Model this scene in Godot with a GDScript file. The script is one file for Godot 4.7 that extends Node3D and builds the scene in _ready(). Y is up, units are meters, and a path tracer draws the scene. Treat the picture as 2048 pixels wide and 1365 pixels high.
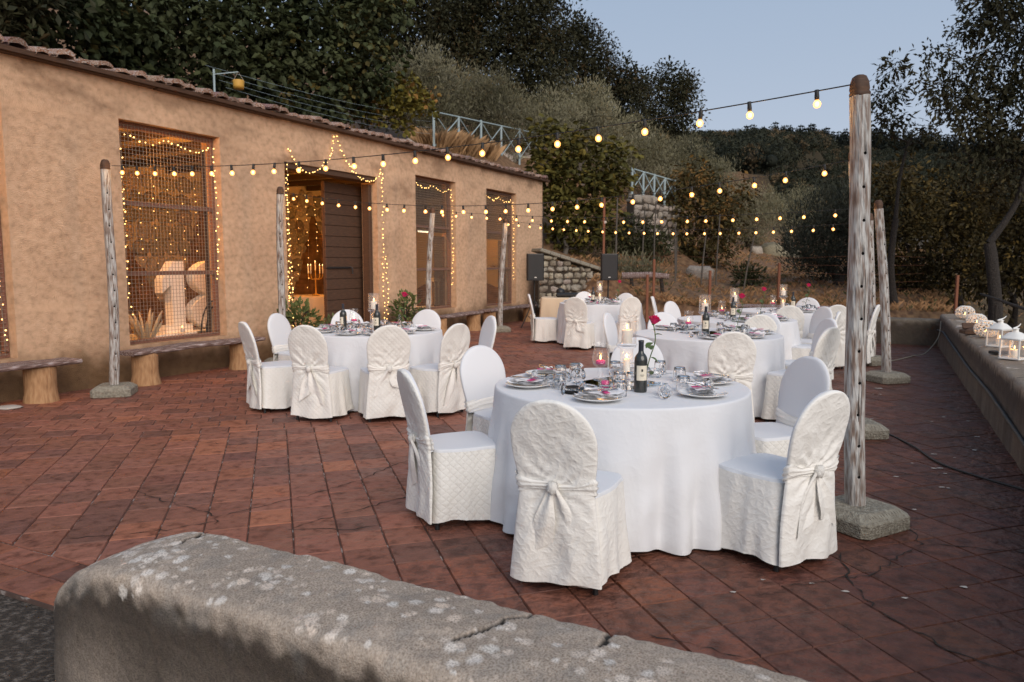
extends Node3D

# Terrace frame: u runs along the building, v runs from the building towards the right parapet.
const ORIGIN := Vector3(-5.535, 0.0, -7.996)
const UD := Vector3(0.44103, 0.0, -0.89749)
const VD := Vector3(0.89749, 0.0, 0.44103)
const FRAME_TURN := -0.45675      # rotation about y that lays local x along v and local -z along u
var rng := RandomNumberGenerator.new()
var noise_a := FastNoiseLite.new()
var noise_b := FastNoiseLite.new()
var M := {}
var mesh_cache := {}

func T(u: float, v: float, y := 0.0) -> Vector3:
	return ORIGIN + UD * u + VD * v + Vector3(0, y, 0)

func frame_xf(u: float, v: float, y := 0.0) -> Transform3D:
	return Transform3D(Basis(VD, Vector3.UP, -UD), T(u, v, y))

func _ready() -> void:
	set_camera()
	set_sky()
	rng.seed = 18
	noise_a.seed = 5
	noise_a.frequency = 1.0
	noise_a.fractal_octaves = 4
	noise_b.seed = 11
	noise_b.frequency = 1.0
	noise_b.fractal_octaves = 2
	make_materials()
	make_terrain()
	make_terrace()
	make_building()
	make_parapets()
	make_far_bank()
	make_trees()
	make_poles()
	make_string_lights()
	make_benches()
	make_speakers()
	make_tables_and_chairs()
	make_parapet_lanterns()
	make_interior()
	make_fairy_lights()
	make_small_things()

func set_camera() -> void:
	var cam := Camera3D.new()
	cam.name = "camera"
	cam.near = 0.05
	cam.far = 1500.0
	cam.position = Vector3(0, 1.5, 0)
	cam.rotation = Vector3(-atan(155.5 / 1500.0), 0, 0)
	var at := CameraAttributesPhysical.new()
	at.frustum_focal_length = 26.0
	at.frustum_focus_distance = 4.1
	at.exposure_aperture = 4.8
	at.frustum_near = 0.05
	at.frustum_far = 1500.0
	cam.attributes = at
	add_child(cam)
	cam.keep_aspect = Camera3D.KEEP_HEIGHT
	cam.fov = rad_to_deg(2.0 * atan(682.0 / 1500.0))
	cam.current = true

func set_sky() -> void:
	var sky_mat := ProceduralSkyMaterial.new()
	sky_mat.sky_top_color = Color(0.265, 0.37, 0.53).linear_to_srgb()
	sky_mat.sky_horizon_color = Color(0.57, 0.63, 0.725).linear_to_srgb()
	sky_mat.sky_curve = 0.19
	sky_mat.ground_bottom_color = Color(0.05, 0.045, 0.04).linear_to_srgb()
	sky_mat.ground_horizon_color = Color(0.1, 0.09, 0.08).linear_to_srgb()
	sky_mat.sun_angle_max = 1.0
	var sky := Sky.new()
	sky.sky_material = sky_mat
	var env := Environment.new()
	env.background_mode = Environment.BG_SKY
	env.sky = sky
	env.background_energy_multiplier = 0.92
	env.tonemap_mode = Environment.TONE_MAPPER_LINEAR
	env.tonemap_exposure = 1.15
	env.sdfgi_enabled = true
	env.ssao_enabled = true
	env.ssil_enabled = true
	var we := WorldEnvironment.new()
	we.name = "world_environment"
	we.environment = env
	add_child(we)
	# the afterglow of the sun that has just set, low over the open valley on the right, behind the camera
	var sun := DirectionalLight3D.new()
	sun.name = "afterglow"
	sun.light_energy = 0.8
	sun.light_color = Color(1.0, 0.95, 0.9)
	sun.light_angular_distance = 50.0
	sun.sky_mode = DirectionalLight3D.SKY_MODE_LIGHT_ONLY
	sun.shadow_enabled = true
	add_child(sun)
	sun.look_at_from_position(Vector3(3.0, 4.5, 7.5), Vector3.ZERO)

# ---------------------------------------------------------------- helpers
class MB:
	var v := PackedVector3Array()
	var n := PackedVector3Array()
	var t := PackedVector2Array()
	var c := PackedColorArray()
	var ix := PackedInt32Array()
	var xf := Transform3D.IDENTITY
	var col := Color(1, 1, 1)

	func put(p: Vector3, nn: Vector3, uv: Vector2, cc: Color) -> void:
		v.push_back(xf * p)
		n.push_back((xf.basis * nn).normalized())
		t.push_back(uv)
		c.push_back(cc)

	# corners counter-clockwise as seen from outside
	func quad(a: Vector3, b: Vector3, cc: Vector3, d: Vector3) -> void:
		var nn := (b - a).cross(d - a)
		if nn.length_squared() < 1e-18:
			nn = (cc - b).cross(d - b)
		nn = nn.normalized()
		var k := v.size()
		var w := (b - a).length()
		var h := (d - a).length()
		put(a, nn, Vector2(0, 0), col)
		put(b, nn, Vector2(w, 0), col)
		put(cc, nn, Vector2(w, h), col)
		put(d, nn, Vector2(0, h), col)
		ix.append_array(PackedInt32Array([k, k + 2, k + 1, k, k + 3, k + 2]))

	func tri(a: Vector3, b: Vector3, cc: Vector3) -> void:
		var nn := (b - a).cross(cc - a).normalized()
		var k := v.size()
		put(a, nn, Vector2(a.x, a.z), col)
		put(b, nn, Vector2(b.x, b.z), col)
		put(cc, nn, Vector2(cc.x, cc.z), col)
		ix.append_array(PackedInt32Array([k, k + 2, k + 1]))

	# box with chamfered edges
	func box(p: Vector3, s: Vector3, bev := 0.0, bas := Basis.IDENTITY) -> void:
		var keep := xf
		xf = xf * Transform3D(bas, p)
		var h := s * 0.5
		if bev <= 0.0:
			for ax in 3:
				for sg in [-1.0, 1.0]:
					face(ax, sg, h, h)
		else:
			var i := h - Vector3(bev, bev, bev)
			for ax in 3:
				for sg in [-1.0, 1.0]:
					face(ax, sg, h, i)
			for ax in 3:
				var b1 := (ax + 1) % 3
				var b2 := (ax + 2) % 3
				for s1 in [-1.0, 1.0]:
					for s2 in [-1.0, 1.0]:
						var q := []
						for e in [[-1.0, 0], [1.0, 0], [1.0, 1], [-1.0, 1]]:
							var w := Vector3.ZERO
							w[ax] = e[0] * i[ax]
							w[b1] = s1 * (h[b1] if e[1] == 0 else i[b1])
							w[b2] = s2 * (i[b2] if e[1] == 0 else h[b2])
							q.append(w)
						if s1 * s2 > 0:
							quad(q[3], q[2], q[1], q[0])
						else:
							quad(q[0], q[1], q[2], q[3])
						
			for sx in [-1.0, 1.0]:
				for sy in [-1.0, 1.0]:
					for sz in [-1.0, 1.0]:
						var a := Vector3(sx * h.x, sy * i.y, sz * i.z)
						var b := Vector3(sx * i.x, sy * h.y, sz * i.z)
						var d := Vector3(sx * i.x, sy * i.y, sz * h.z)
						if sx * sy * sz > 0:
							tri(a, b, d)
						else:
							tri(a, d, b)
		xf = keep

	func face(ax: int, sg: float, h: Vector3, i: Vector3) -> void:
		var b1 := (ax + 1) % 3
		var b2 := (ax + 2) % 3
		var q := []
		for e in [[-1.0, -1.0], [1.0, -1.0], [1.0, 1.0], [-1.0, 1.0]]:
			var w := Vector3.ZERO
			w[ax] = sg * h[ax]
			w[b1] = e[0] * i[b1]
			w[b2] = e[1] * i[b2]
			q.append(w)
		if sg > 0:
			quad(q[0], q[1], q[2], q[3])
		else:
			quad(q[3], q[2], q[1], q[0])

	# nu x nv points, p[j * nu + i]; outward is du x dv unless flip
	func grid(p: PackedVector3Array, nu: int, nv: int, wrap := false, flip := false, uv := PackedVector2Array(), cols := PackedColorArray(), wrap_v := false) -> void:
		var k := v.size()
		var sg := -1.0 if flip else 1.0
		var nn := PackedVector3Array()
		nn.resize(nu * nv)
		for j in nv:
			var ja := (j - 1 + nv) % nv if wrap_v else maxi(j - 1, 0)
			var jb := (j + 1) % nv if wrap_v else mini(j + 1, nv - 1)
			for i in nu:
				var ia := (i - 1 + nu) % nu if wrap else maxi(i - 1, 0)
				var ib := (i + 1) % nu if wrap else mini(i + 1, nu - 1)
				nn[j * nu + i] = (p[j * nu + ib] - p[j * nu + ia]).cross(p[jb * nu + i] - p[ja * nu + i]) * sg
		for j in nv:
			for i in nu:
				var m := nn[j * nu + i]
				if m.length_squared() < 1e-16:
					var o := j + 1 if j < nv / 2 else j - 1
					m = Vector3.ZERO
					for q in nu:
						m += nn[clampi(o, 0, nv - 1) * nu + q]
					if m.length_squared() < 1e-16:
						m = Vector3.UP
				put(p[j * nu + i], m.normalized(), uv[j * nu + i] if uv.size() else Vector2(float(i) / nu, float(j) / nv), cols[j * nu + i] if cols.size() else col)
		for j in (nv if wrap_v else nv - 1):
			for i in (nu if wrap else nu - 1):
				var a := k + j * nu + i
				var b := k + j * nu + (i + 1) % nu
				var d := k + ((j + 1) % nv) * nu + i
				var e := k + ((j + 1) % nv) * nu + (i + 1) % nu
				if flip:
					ix.append_array(PackedInt32Array([a, b, d, b, e, d]))
				else:
					ix.append_array(PackedInt32Array([a, d, b, b, d, e]))

	# profile of (radius, height), from the bottom up
	func lathe(prof: Array, sides := 24, inside := false) -> void:
		var p := PackedVector3Array()
		for q in prof:
			for i in sides:
				var a := TAU * i / sides
				p.push_back(Vector3(q.x * cos(a), q.y, -q.x * sin(a)))
		grid(p, sides, prof.size(), true, inside)

	func tube(path: Array, rads: Array, sides := 8, caps := true, wob := 0.0, sd := 0) -> void:
		var p := PackedVector3Array()
		var m := path.size()
		var d0: Vector3 = (path[1] - path[0]).normalized()
		var side := d0.cross(Vector3.UP)
		if side.length() < 0.1:
			side = d0.cross(Vector3.RIGHT)
		side = side.normalized()
		var rg := RandomNumberGenerator.new()
		rg.seed = sd + 7
		var jit := []
		for i in sides:
			jit.append(1.0 + wob * rg.randf_range(-1, 1))
		for k in m:
			var d: Vector3 = (path[mini(k + 1, m - 1)] - path[maxi(k - 1, 0)]).normalized()
			side = (side - d * side.dot(d)).normalized()
			var up := side.cross(d)
			var r: float = rads[k] if k < rads.size() else rads[-1]
			for i in sides:
				var a := TAU * i / sides
				p.push_back(path[k] + (side * cos(a) - up * sin(a)) * r * jit[i] * (1.0 + wob * 0.5 * rg.randf_range(-1, 1)))
		grid(p, sides, m, true)
		if caps:
			for e in [0, m - 1]:
				for i in sides:
					var a1 := p[e * sides + i]
					var a2 := p[e * sides + (i + 1) % sides]
					if e == 0:
						tri(path[e], a2, a1)
					else:
						tri(path[e], a1, a2)

	func ball(ctr: Vector3, r: Vector3, nu := 12, nv := 8, noise: FastNoiseLite = null, amp := 0.0, fr := 1.0) -> void:
		var p := PackedVector3Array()
		for j in nv:
			var b := PI * j / (nv - 1) - PI / 2
			for i in nu:
				var a := TAU * i / nu
				var q := Vector3(cos(b) * cos(a), sin(b), -cos(b) * sin(a))
				if noise:
					q *= 1.0 + amp * noise.get_noise_3dv(q * fr + ctr * 3.7)
				p.push_back(ctr + q * r)
		grid(p, nu, nv, true)

	func mesh() -> ArrayMesh:
		var a := []
		a.resize(Mesh.ARRAY_MAX)
		a[Mesh.ARRAY_VERTEX] = v
		a[Mesh.ARRAY_NORMAL] = n
		a[Mesh.ARRAY_TEX_UV] = t
		a[Mesh.ARRAY_COLOR] = c
		a[Mesh.ARRAY_INDEX] = ix
		var m := ArrayMesh.new()
		m.add_surface_from_arrays(Mesh.PRIMITIVE_TRIANGLES, a)
		return m

var used_names := {}

func numbered(called: String) -> String:
	if not used_names.has(called):
		used_names[called] = 0
		return called
	used_names[called] += 1
	return "%s_%03d" % [called, used_names[called]]

func tag(o: Node3D, label: String, category: String, group := "") -> Node3D:
	o.set_meta("label", label)
	o.set_meta("category", category)
	if group:
		o.set_meta("group", group)
	return o

func thing(called: String, label: String, category: String, at := Vector3.ZERO, turn := 0.0, group := "") -> Node3D:
	var o := Node3D.new()
	o.name = numbered(called)
	add_child(o)
	o.position = at
	o.rotation.y = turn
	return tag(o, label, category, group)

func part(called: String, mesh: Mesh, mat: Material, parent: Node3D, at := Vector3.ZERO, bas := Basis.IDENTITY, stuff := false, label := "") -> MeshInstance3D:
	var o := MeshInstance3D.new()
	o.name = called
	o.mesh = mesh
	o.material_override = mat
	o.transform = Transform3D(bas, at)
	parent.add_child(o, true)
	if stuff:
		o.set_meta("kind", "stuff")
	if label:
		o.set_meta("label", label)
	return o

func solo(called: String, mesh: Mesh, mat: Material, label: String, category: String, at := Vector3.ZERO, bas := Basis.IDENTITY, group := "") -> MeshInstance3D:
	var o := part(numbered(called), mesh, mat, self, at, bas)
	tag(o, label, category, group)
	return o

func struct(called: String, mesh: Mesh, mat: Material, xf := Transform3D.IDENTITY, label := "", kind := "structure") -> MeshInstance3D:
	var o := part(numbered(called), mesh, mat, self, xf.origin, xf.basis)
	o.set_meta("kind", kind)
	if label:
		o.set_meta("label", label)
	return o

func lamp(at: Vector3, energy: float, col: Color, parent: Node3D, size := 0.02) -> void:
	var l := OmniLight3D.new()
	l.name = "lamp_light"
	l.light_energy = energy
	l.light_color = col
	l.light_size = size
	l.omni_range = 25.0
	l.omni_attenuation = 2.0
	l.shadow_enabled = true
	l.position = at
	parent.add_child(l, true)

func lin(r: float, g: float, b: float, a := 1.0) -> Color:
	var c := Color(r, g, b).linear_to_srgb()
	c.a = a
	return c

func ntex(sd: int, freq: float, stops: Array, cols: Array, oct := 4, size := 512, kind := FastNoiseLite.TYPE_SIMPLEX_SMOOTH) -> NoiseTexture2D:
	var f := FastNoiseLite.new()
	f.seed = sd
	f.frequency = freq
	f.fractal_octaves = oct
	f.noise_type = kind
	var t := NoiseTexture2D.new()
	t.width = size
	t.height = size
	t.seamless = true
	t.noise = f
	if cols.size():
		var g := Gradient.new()
		g.offsets = PackedFloat32Array(stops)
		var pc := PackedColorArray()
		for q in cols:
			pc.push_back(q)
		g.colors = pc
		t.color_ramp = g
	return t

func mat(col: Color, rough := 0.8) -> StandardMaterial3D:
	var m := StandardMaterial3D.new()
	m.albedo_color = col
	m.roughness = rough
	return m

func tri_mat(m: StandardMaterial3D, scale: float, world := true) -> StandardMaterial3D:
	m.uv1_triplanar = true
	m.uv1_world_triplanar = world
	m.uv1_scale = Vector3(scale, scale, scale)
	return m

# ---------------------------------------------------------------- materials
func fabric_image(quilted: bool, sd: int) -> ImageTexture:
	var s := 512
	var f := FastNoiseLite.new()
	f.seed = sd
	f.frequency = 0.012
	f.fractal_octaves = 4
	var f2 := FastNoiseLite.new()
	f2.seed = sd + 1
	f2.frequency = 0.02
	f2.noise_type = FastNoiseLite.TYPE_SIMPLEX
	f2.fractal_type = FastNoiseLite.FRACTAL_RIDGED
	f2.fractal_octaves = 3
	var a := f.get_seamless_image(s, s)
	var b := f2.get_seamless_image(s, s)
	var im := Image.create(s, s, false, Image.FORMAT_L8)
	for y in s:
		for x in s:
			var h := a.get_pixel(x, y).r * 0.45 + b.get_pixel(x, y).r * (0.35 if quilted else 0.55)
			if quilted:
				var p := 8.0 * PI / s
				var q := minf(absf(sin((x + y) * p)), absf(sin((x - y) * p)))
				h = h * 0.5 + 0.5 * pow(q, 0.45)
			im.set_pixel(x, y, Color(h, h, h))
	return ImageTexture.create_from_image(im)

func make_materials() -> void:
	# building
	var pl := mat(Color.WHITE, 0.95)
	pl.albedo_texture = ntex(3, 0.022, [0.0, 0.36, 0.6, 1.0], [lin(0.4, 0.25, 0.155), lin(0.62, 0.395, 0.245), lin(0.71, 0.46, 0.29), lin(0.78, 0.54, 0.36)], 8, 1024)
	pl.heightmap_enabled = true
	pl.heightmap_texture = ntex(4, 0.2, [], [], 5, 1024)
	pl.heightmap_scale = 2.4
	pl.vertex_color_use_as_albedo = true
	M.plaster = tri_mat(pl, 0.45)
	var inn := mat(lin(0.5, 0.42, 0.3), 0.95)
	M.inner = inn
	var st := mat(Color.WHITE, 0.95)
	st.albedo_texture = ntex(8, 0.02, [0.0, 0.5, 1.0], [lin(0.4, 0.37, 0.32), lin(0.7, 0.66, 0.6), lin(0.95, 0.92, 0.86)], 5)
	st.heightmap_enabled = true
	st.heightmap_texture = ntex(9, 0.03, [], [], 5)
	st.heightmap_scale = 3.0
	st.vertex_color_use_as_albedo = true
	M.stone = tri_mat(st, 1.1)
	M.ceiling = mat(lin(0.5, 0.4, 0.25), 0.9)
	M.beam = mat(lin(0.06, 0.035, 0.02), 0.8)
	var dw := mat(Color.WHITE, 0.75)
	dw.albedo_texture = ntex(21, 0.03, [0.0, 0.5, 1.0], [lin(0.035, 0.018, 0.01), lin(0.07, 0.034, 0.018), lin(0.12, 0.06, 0.03)], 4)
	M.dark_wood = tri_mat(dw, 1.0)
	dw.uv1_scale = Vector3(0.5, 4.0, 0.5)
	var rw := mat(Color.WHITE, 0.8)
	rw.albedo_texture = ntex(22, 0.03, [0.0, 0.5, 1.0], [lin(0.1, 0.045, 0.03), lin(0.2, 0.09, 0.06), lin(0.3, 0.17, 0.12)], 4)
	M.red_wood = tri_mat(rw, 2.0)
	M.wire = mat(lin(0.3, 0.26, 0.21), 0.5)
	M.wire.metallic = 0.4
	M.reed = mat(Color.WHITE, 0.85)
	M.reed.vertex_color_use_as_albedo = true
	var rt := mat(Color.WHITE, 0.9)
	rt.albedo_texture = ntex(31, 0.03, [0.0, 0.42, 0.55, 0.7, 1.0], [lin(0.13, 0.075, 0.06), lin(0.33, 0.15, 0.085), lin(0.4, 0.27, 0.2), lin(0.5, 0.46, 0.43), lin(0.62, 0.6, 0.58)], 5)
	rt.heightmap_enabled = true
	rt.heightmap_texture = ntex(32, 0.05, [], [], 4)
	rt.heightmap_scale = 1.5
	rt.vertex_color_use_as_albedo = true
	M.roof = tri_mat(rt, 2.6)
	# floor
	var tl := mat(Color.WHITE, 0.72)
	tl.albedo_texture = ntex(41, 0.014, [0.0, 0.26, 0.38, 0.5, 0.7, 1.0], [lin(0.34, 0.29, 0.27), lin(0.66, 0.62, 0.6), lin(0.84, 0.83, 0.81), lin(0.92, 0.92, 0.91), lin(0.98, 0.98, 0.98), lin(1.0, 1.0, 1.0)], 8, 2048)
	tl.heightmap_enabled = true
	tl.heightmap_texture = ntex(42, 0.035, [], [], 5, 1024)
	tl.heightmap_scale = 0.9
	tl.roughness_texture = ntex(43, 0.015, [0.0, 1.0], [Color(0.6, 0.6, 0.6), Color(1, 1, 1)], 4)
	tl.vertex_color_use_as_albedo = true
	tl.metallic_specular = 0.35
	M.tile = tri_mat(tl, 0.33)
	# the side under the trees is scuffed, lichened and silted
	var tw: StandardMaterial3D = tl.duplicate()
	tw.albedo_texture = ntex(44, 0.011, [0.0, 0.3, 0.5, 0.62, 0.72, 1.0], [lin(0.4, 0.38, 0.36), lin(0.62, 0.6, 0.58), lin(0.86, 0.84, 0.82), lin(0.98, 0.95, 0.92), lin(1.0, 0.9, 0.8), lin(1.0, 1.0, 1.0)], 8, 2048)
	tw.heightmap_scale = 1.6
	M.tile_worn = tri_mat(tw, 0.36)
	var gr := mat(Color.WHITE, 0.95)
	gr.albedo_texture = ntex(45, 0.018, [0.0, 0.52, 0.62, 0.68, 1.0], [lin(0.05, 0.03, 0.022), lin(0.08, 0.046, 0.035), lin(0.12, 0.08, 0.064), lin(0.3, 0.26, 0.24), lin(0.4, 0.36, 0.33)], 4, 1024)
	M.grout = tri_mat(gr, 0.4)
	M.crack = mat(lin(0.012, 0.009, 0.007), 1.0)
	M.lichen = mat(lin(0.42, 0.38, 0.34), 0.95)
	var pv := mat(Color.WHITE, 0.95)
	pv.albedo_texture = ntex(46, 0.03, [0.0, 0.45, 0.62, 1.0], [lin(0.02, 0.014, 0.009), lin(0.045, 0.033, 0.023), lin(0.085, 0.067, 0.052), lin(0.22, 0.19, 0.165)], 6)
	pv.heightmap_enabled = true
	pv.heightmap_texture = ntex(47, 0.08, [], [], 4)
	pv.heightmap_scale = 2.0
	M.path = tri_mat(pv, 1.2)
	var wl := mat(Color.WHITE, 0.95)
	wl.albedo_texture = ntex(48, 0.09, [0.0, 0.36, 0.5, 0.64, 1.0], [lin(0.3, 0.27, 0.25), lin(0.62, 0.59, 0.56), lin(0.9, 0.89, 0.88), lin(1, 1, 1), lin(1, 1, 1)], 6, 1024)
	wl.heightmap_enabled = true
	wl.heightmap_texture = ntex(49, 0.22, [], [], 5, 1024)
	wl.heightmap_scale = 0.8
	wl.vertex_color_use_as_albedo = true
	M.masonry = tri_mat(wl, 1.3)
	var gd := mat(Color.WHITE, 1.0)
	gd.albedo_texture = ntex(50, 0.03, [0.0, 0.4, 0.6, 1.0], [lin(0.05, 0.026, 0.015), lin(0.15, 0.08, 0.045), lin(0.26, 0.15, 0.085), lin(0.34, 0.22, 0.13)], 7, 1024)
	gd.vertex_color_use_as_albedo = true
	M.soil = tri_mat(gd, 0.15)
	# cloth
	var smooth_cloth := mat(lin(0.66, 0.67, 0.69), 0.85)
	smooth_cloth.rim_enabled = true
	smooth_cloth.rim = 0.25
	smooth_cloth.heightmap_enabled = true
	smooth_cloth.heightmap_texture = fabric_image(false, 75)
	smooth_cloth.heightmap_scale = 0.3
	M.cloth = tri_mat(smooth_cloth, 0.8, false)
	var qc := mat(lin(0.76, 0.745, 0.7), 0.85)
	qc.rim_enabled = true
	qc.rim = 0.2
	qc.heightmap_enabled = true
	qc.heightmap_texture = fabric_image(true, 61)
	qc.heightmap_scale = 0.5
	qc.uv1_scale = Vector3(1.0 / 0.36, 1.0 / 0.36, 1)
	M.quilt = qc
	var lc := mat(lin(0.78, 0.76, 0.715), 0.85)
	lc.rim_enabled = true
	lc.rim = 0.2
	lc.heightmap_enabled = true
	lc.heightmap_texture = fabric_image(false, 71)
	lc.heightmap_scale = 0.5
	lc.uv1_scale = Vector3(1.15, 1.3, 1)
	M.linen = lc
	M.seat_cloth = mat(lin(0.66, 0.675, 0.7), 0.8)
	M.cream_cloth = mat(lin(0.62, 0.5, 0.36), 0.9)
	M.black = mat(lin(0.012, 0.012, 0.013), 0.5)
	M.porcelain = mat(lin(0.82, 0.82, 0.8), 0.15)
	M.porcelain.clearcoat_enabled = true
	M.napkin = mat(lin(0.82, 0.82, 0.83), 0.9)
	M.pink = mat(lin(0.55, 0.02, 0.17), 0.6)
	M.rose = mat(lin(0.6, 0.008, 0.1), 0.55)
	M.rose.backlight_enabled = true
	M.rose.backlight = Color(0.3, 0.02, 0.08)
	M.stem = mat(lin(0.06, 0.11, 0.02), 0.6)
	M.steel = mat(lin(0.6, 0.6, 0.6), 0.2)
	M.steel.metallic = 1.0
	M.mirror = mat(lin(0.85, 0.86, 0.86), 0.03)
	M.mirror.metallic = 1.0
	var gl := mat(Color(1, 1, 1, 0.03), 0.03)
	gl.transparency = BaseMaterial3D.TRANSPARENCY_ALPHA
	M.glass = gl
	var gs := mat(Color(1, 1, 1, 0.0), 0.0)
	gs.refraction_enabled = true
	gs.refraction_scale = 0.048
	M.solid_glass = gs
	var bt := mat(lin(0.008, 0.01, 0.007), 0.06)
	bt.clearcoat_enabled = true
	M.bottle = bt
	M.foil = mat(lin(0.018, 0.02, 0.03), 0.35)
	M.label = mat(lin(0.66, 0.6, 0.48), 0.8)
	M.wax = mat(lin(0.8, 0.74, 0.64), 0.5)
	var fl := mat(Color(1, 0.8, 0.4), 1.0)
	fl.emission_enabled = true
	fl.emission = lin(1.0, 0.66, 0.26)
	fl.emission_energy_multiplier = 6.0
	M.flame = fl
	M.wick = mat(lin(0.01, 0.01, 0.01), 1.0)
	# lights
	var bulb := mat(lin(1.0, 0.8, 0.5), 0.3)
	bulb.emission_enabled = true
	bulb.emission = lin(1.0, 0.64, 0.3)
	bulb.emission_energy_multiplier = 3.2
	M.bulb = bulb
	var fil := mat(lin(1.0, 0.9, 0.7), 0.3)
	fil.emission_enabled = true
	fil.emission = lin(1.0, 0.8, 0.5)
	fil.emission_energy_multiplier = 8.0
	M.filament = fil
	# clear bulb glass; amber tint and glow painted in for the halo
	var ag := mat(Color(1.0, 0.72, 0.4, 0.42), 0.05)
	ag.transparency = BaseMaterial3D.TRANSPARENCY_ALPHA
	ag.emission_enabled = true
	ag.emission = lin(1.0, 0.46, 0.12)
	ag.emission_energy_multiplier = 2.3
	M.globe = ag
	var dead := mat(Color(1, 1, 1, 0.2), 0.05)
	dead.transparency = BaseMaterial3D.TRANSPARENCY_ALPHA
	M.dead_bulb = dead
	var fy := mat(lin(1.0, 0.7, 0.3), 0.3)
	fy.emission_enabled = true
	fy.emission = lin(1.0, 0.56, 0.16)
	fy.emission_energy_multiplier = 4.5
	M.fairy = fy
	var tb := mat(lin(1.0, 0.95, 0.85), 0.3)
	tb.emission_enabled = true
	tb.emission = lin(1.0, 0.85, 0.6)
	tb.emission_energy_multiplier = 3.0
	M.tube = tb
	M.rubber = mat(lin(0.012, 0.012, 0.012), 0.6)
	# wood and concrete
	var pw := mat(Color.WHITE, 0.8)
	pw.albedo_texture = ntex(80, 0.016, [0.0, 0.28, 0.4, 0.5, 0.62, 1.0], [lin(0.12, 0.075, 0.055), lin(0.19, 0.135, 0.105), lin(0.29, 0.25, 0.225), lin(0.38, 0.36, 0.335), lin(0.45, 0.44, 0.42), lin(0.54, 0.54, 0.52)], 6, 1024)
	pw.heightmap_enabled = true
	pw.heightmap_texture = ntex(80, 0.05, [], [], 4, 512)
	pw.heightmap_scale = 1.2
	M.pole = tri_mat(pw, 1.0, false)
	pw.uv1_scale = Vector3(2.2, 0.28, 2.2)
	M.pole_cap = M.dark_wood
	M.hole = mat(lin(0.008, 0.006, 0.005), 1.0)
	var cb := mat(Color.WHITE, 0.95)
	cb.albedo_texture = ntex(82, 0.025, [0.0, 0.4, 0.7, 1.0], [lin(0.13, 0.115, 0.09), lin(0.23, 0.205, 0.16), lin(0.3, 0.28, 0.225), lin(0.4, 0.38, 0.32)], 6)
	cb.heightmap_enabled = true
	cb.heightmap_texture = ntex(83, 0.07, [], [], 4)
	cb.heightmap_scale = 1.0
	M.concrete = tri_mat(cb, 2.0, false)
	var pk := mat(Color.WHITE, 0.8)
	pk.albedo_texture = ntex(84, 0.02, [0.0, 0.4, 0.56, 0.7, 1.0], [lin(0.06, 0.04, 0.035), lin(0.14, 0.085, 0.07), lin(0.24, 0.16, 0.14), lin(0.42, 0.36, 0.35), lin(0.5, 0.46, 0.45)], 5)
	pk.heightmap_enabled = true
	pk.heightmap_texture = ntex(85, 0.03, [], [], 4)
	pk.heightmap_scale = 1.0
	M.plank = tri_mat(pk, 1.0, false)
	pk.uv1_scale = Vector3(4.0, 4.0, 0.5)
	var lg := mat(Color.WHITE, 0.85)
	lg.albedo_texture = ntex(86, 0.02, [0.0, 0.5, 1.0], [lin(0.2, 0.1, 0.045), lin(0.36, 0.2, 0.095), lin(0.48, 0.3, 0.16)], 5)
	M.log = tri_mat(lg, 1.0, false)
	lg.uv1_scale = Vector3(3.0, 0.5, 3.0)
	M.rust = mat(lin(0.2, 0.075, 0.04), 0.9)
	M.rail = mat(lin(0.3, 0.37, 0.38), 0.6)
	M.white_metal = mat(lin(0.75, 0.74, 0.7), 0.5)
	M.terracotta = mat(lin(0.36, 0.13, 0.06), 0.85)
	M.white_board = mat(lin(0.8, 0.76, 0.68), 0.7)
	M.yellow = mat(lin(0.55, 0.3, 0.05), 0.6)
	M.bark = mat(Color.WHITE, 0.95)
	M.bark.albedo_texture = ntex(95, 0.03, [0.0, 0.5, 1.0], [lin(0.012, 0.009, 0.007), lin(0.03, 0.023, 0.018), lin(0.065, 0.052, 0.042)], 5)
	M.bark.heightmap_enabled = true
	M.bark.heightmap_texture = ntex(96, 0.05, [], [], 4)
	M.bark.heightmap_scale = 3.0
	tri_mat(M.bark, 1.5)
	M.pale_bark = mat(lin(0.1, 0.085, 0.07), 0.95)
	M.leaf = mat(Color.WHITE, 0.75)
	M.leaf.vertex_color_use_as_albedo = true
	M.leaf.backlight_enabled = true
	M.leaf.backlight = Color(0.25, 0.25, 0.25)
	M.leaf.metallic_specular = 0.3
	M.reed_dry = mat(lin(0.5, 0.42, 0.28), 0.9)

# ---------------------------------------------------------------- terrain
func frame_of(x: float, z: float) -> Vector2:
	var d := Vector3(x, 0, z) - ORIGIN
	return Vector2(d.dot(UD), d.dot(VD))

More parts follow.
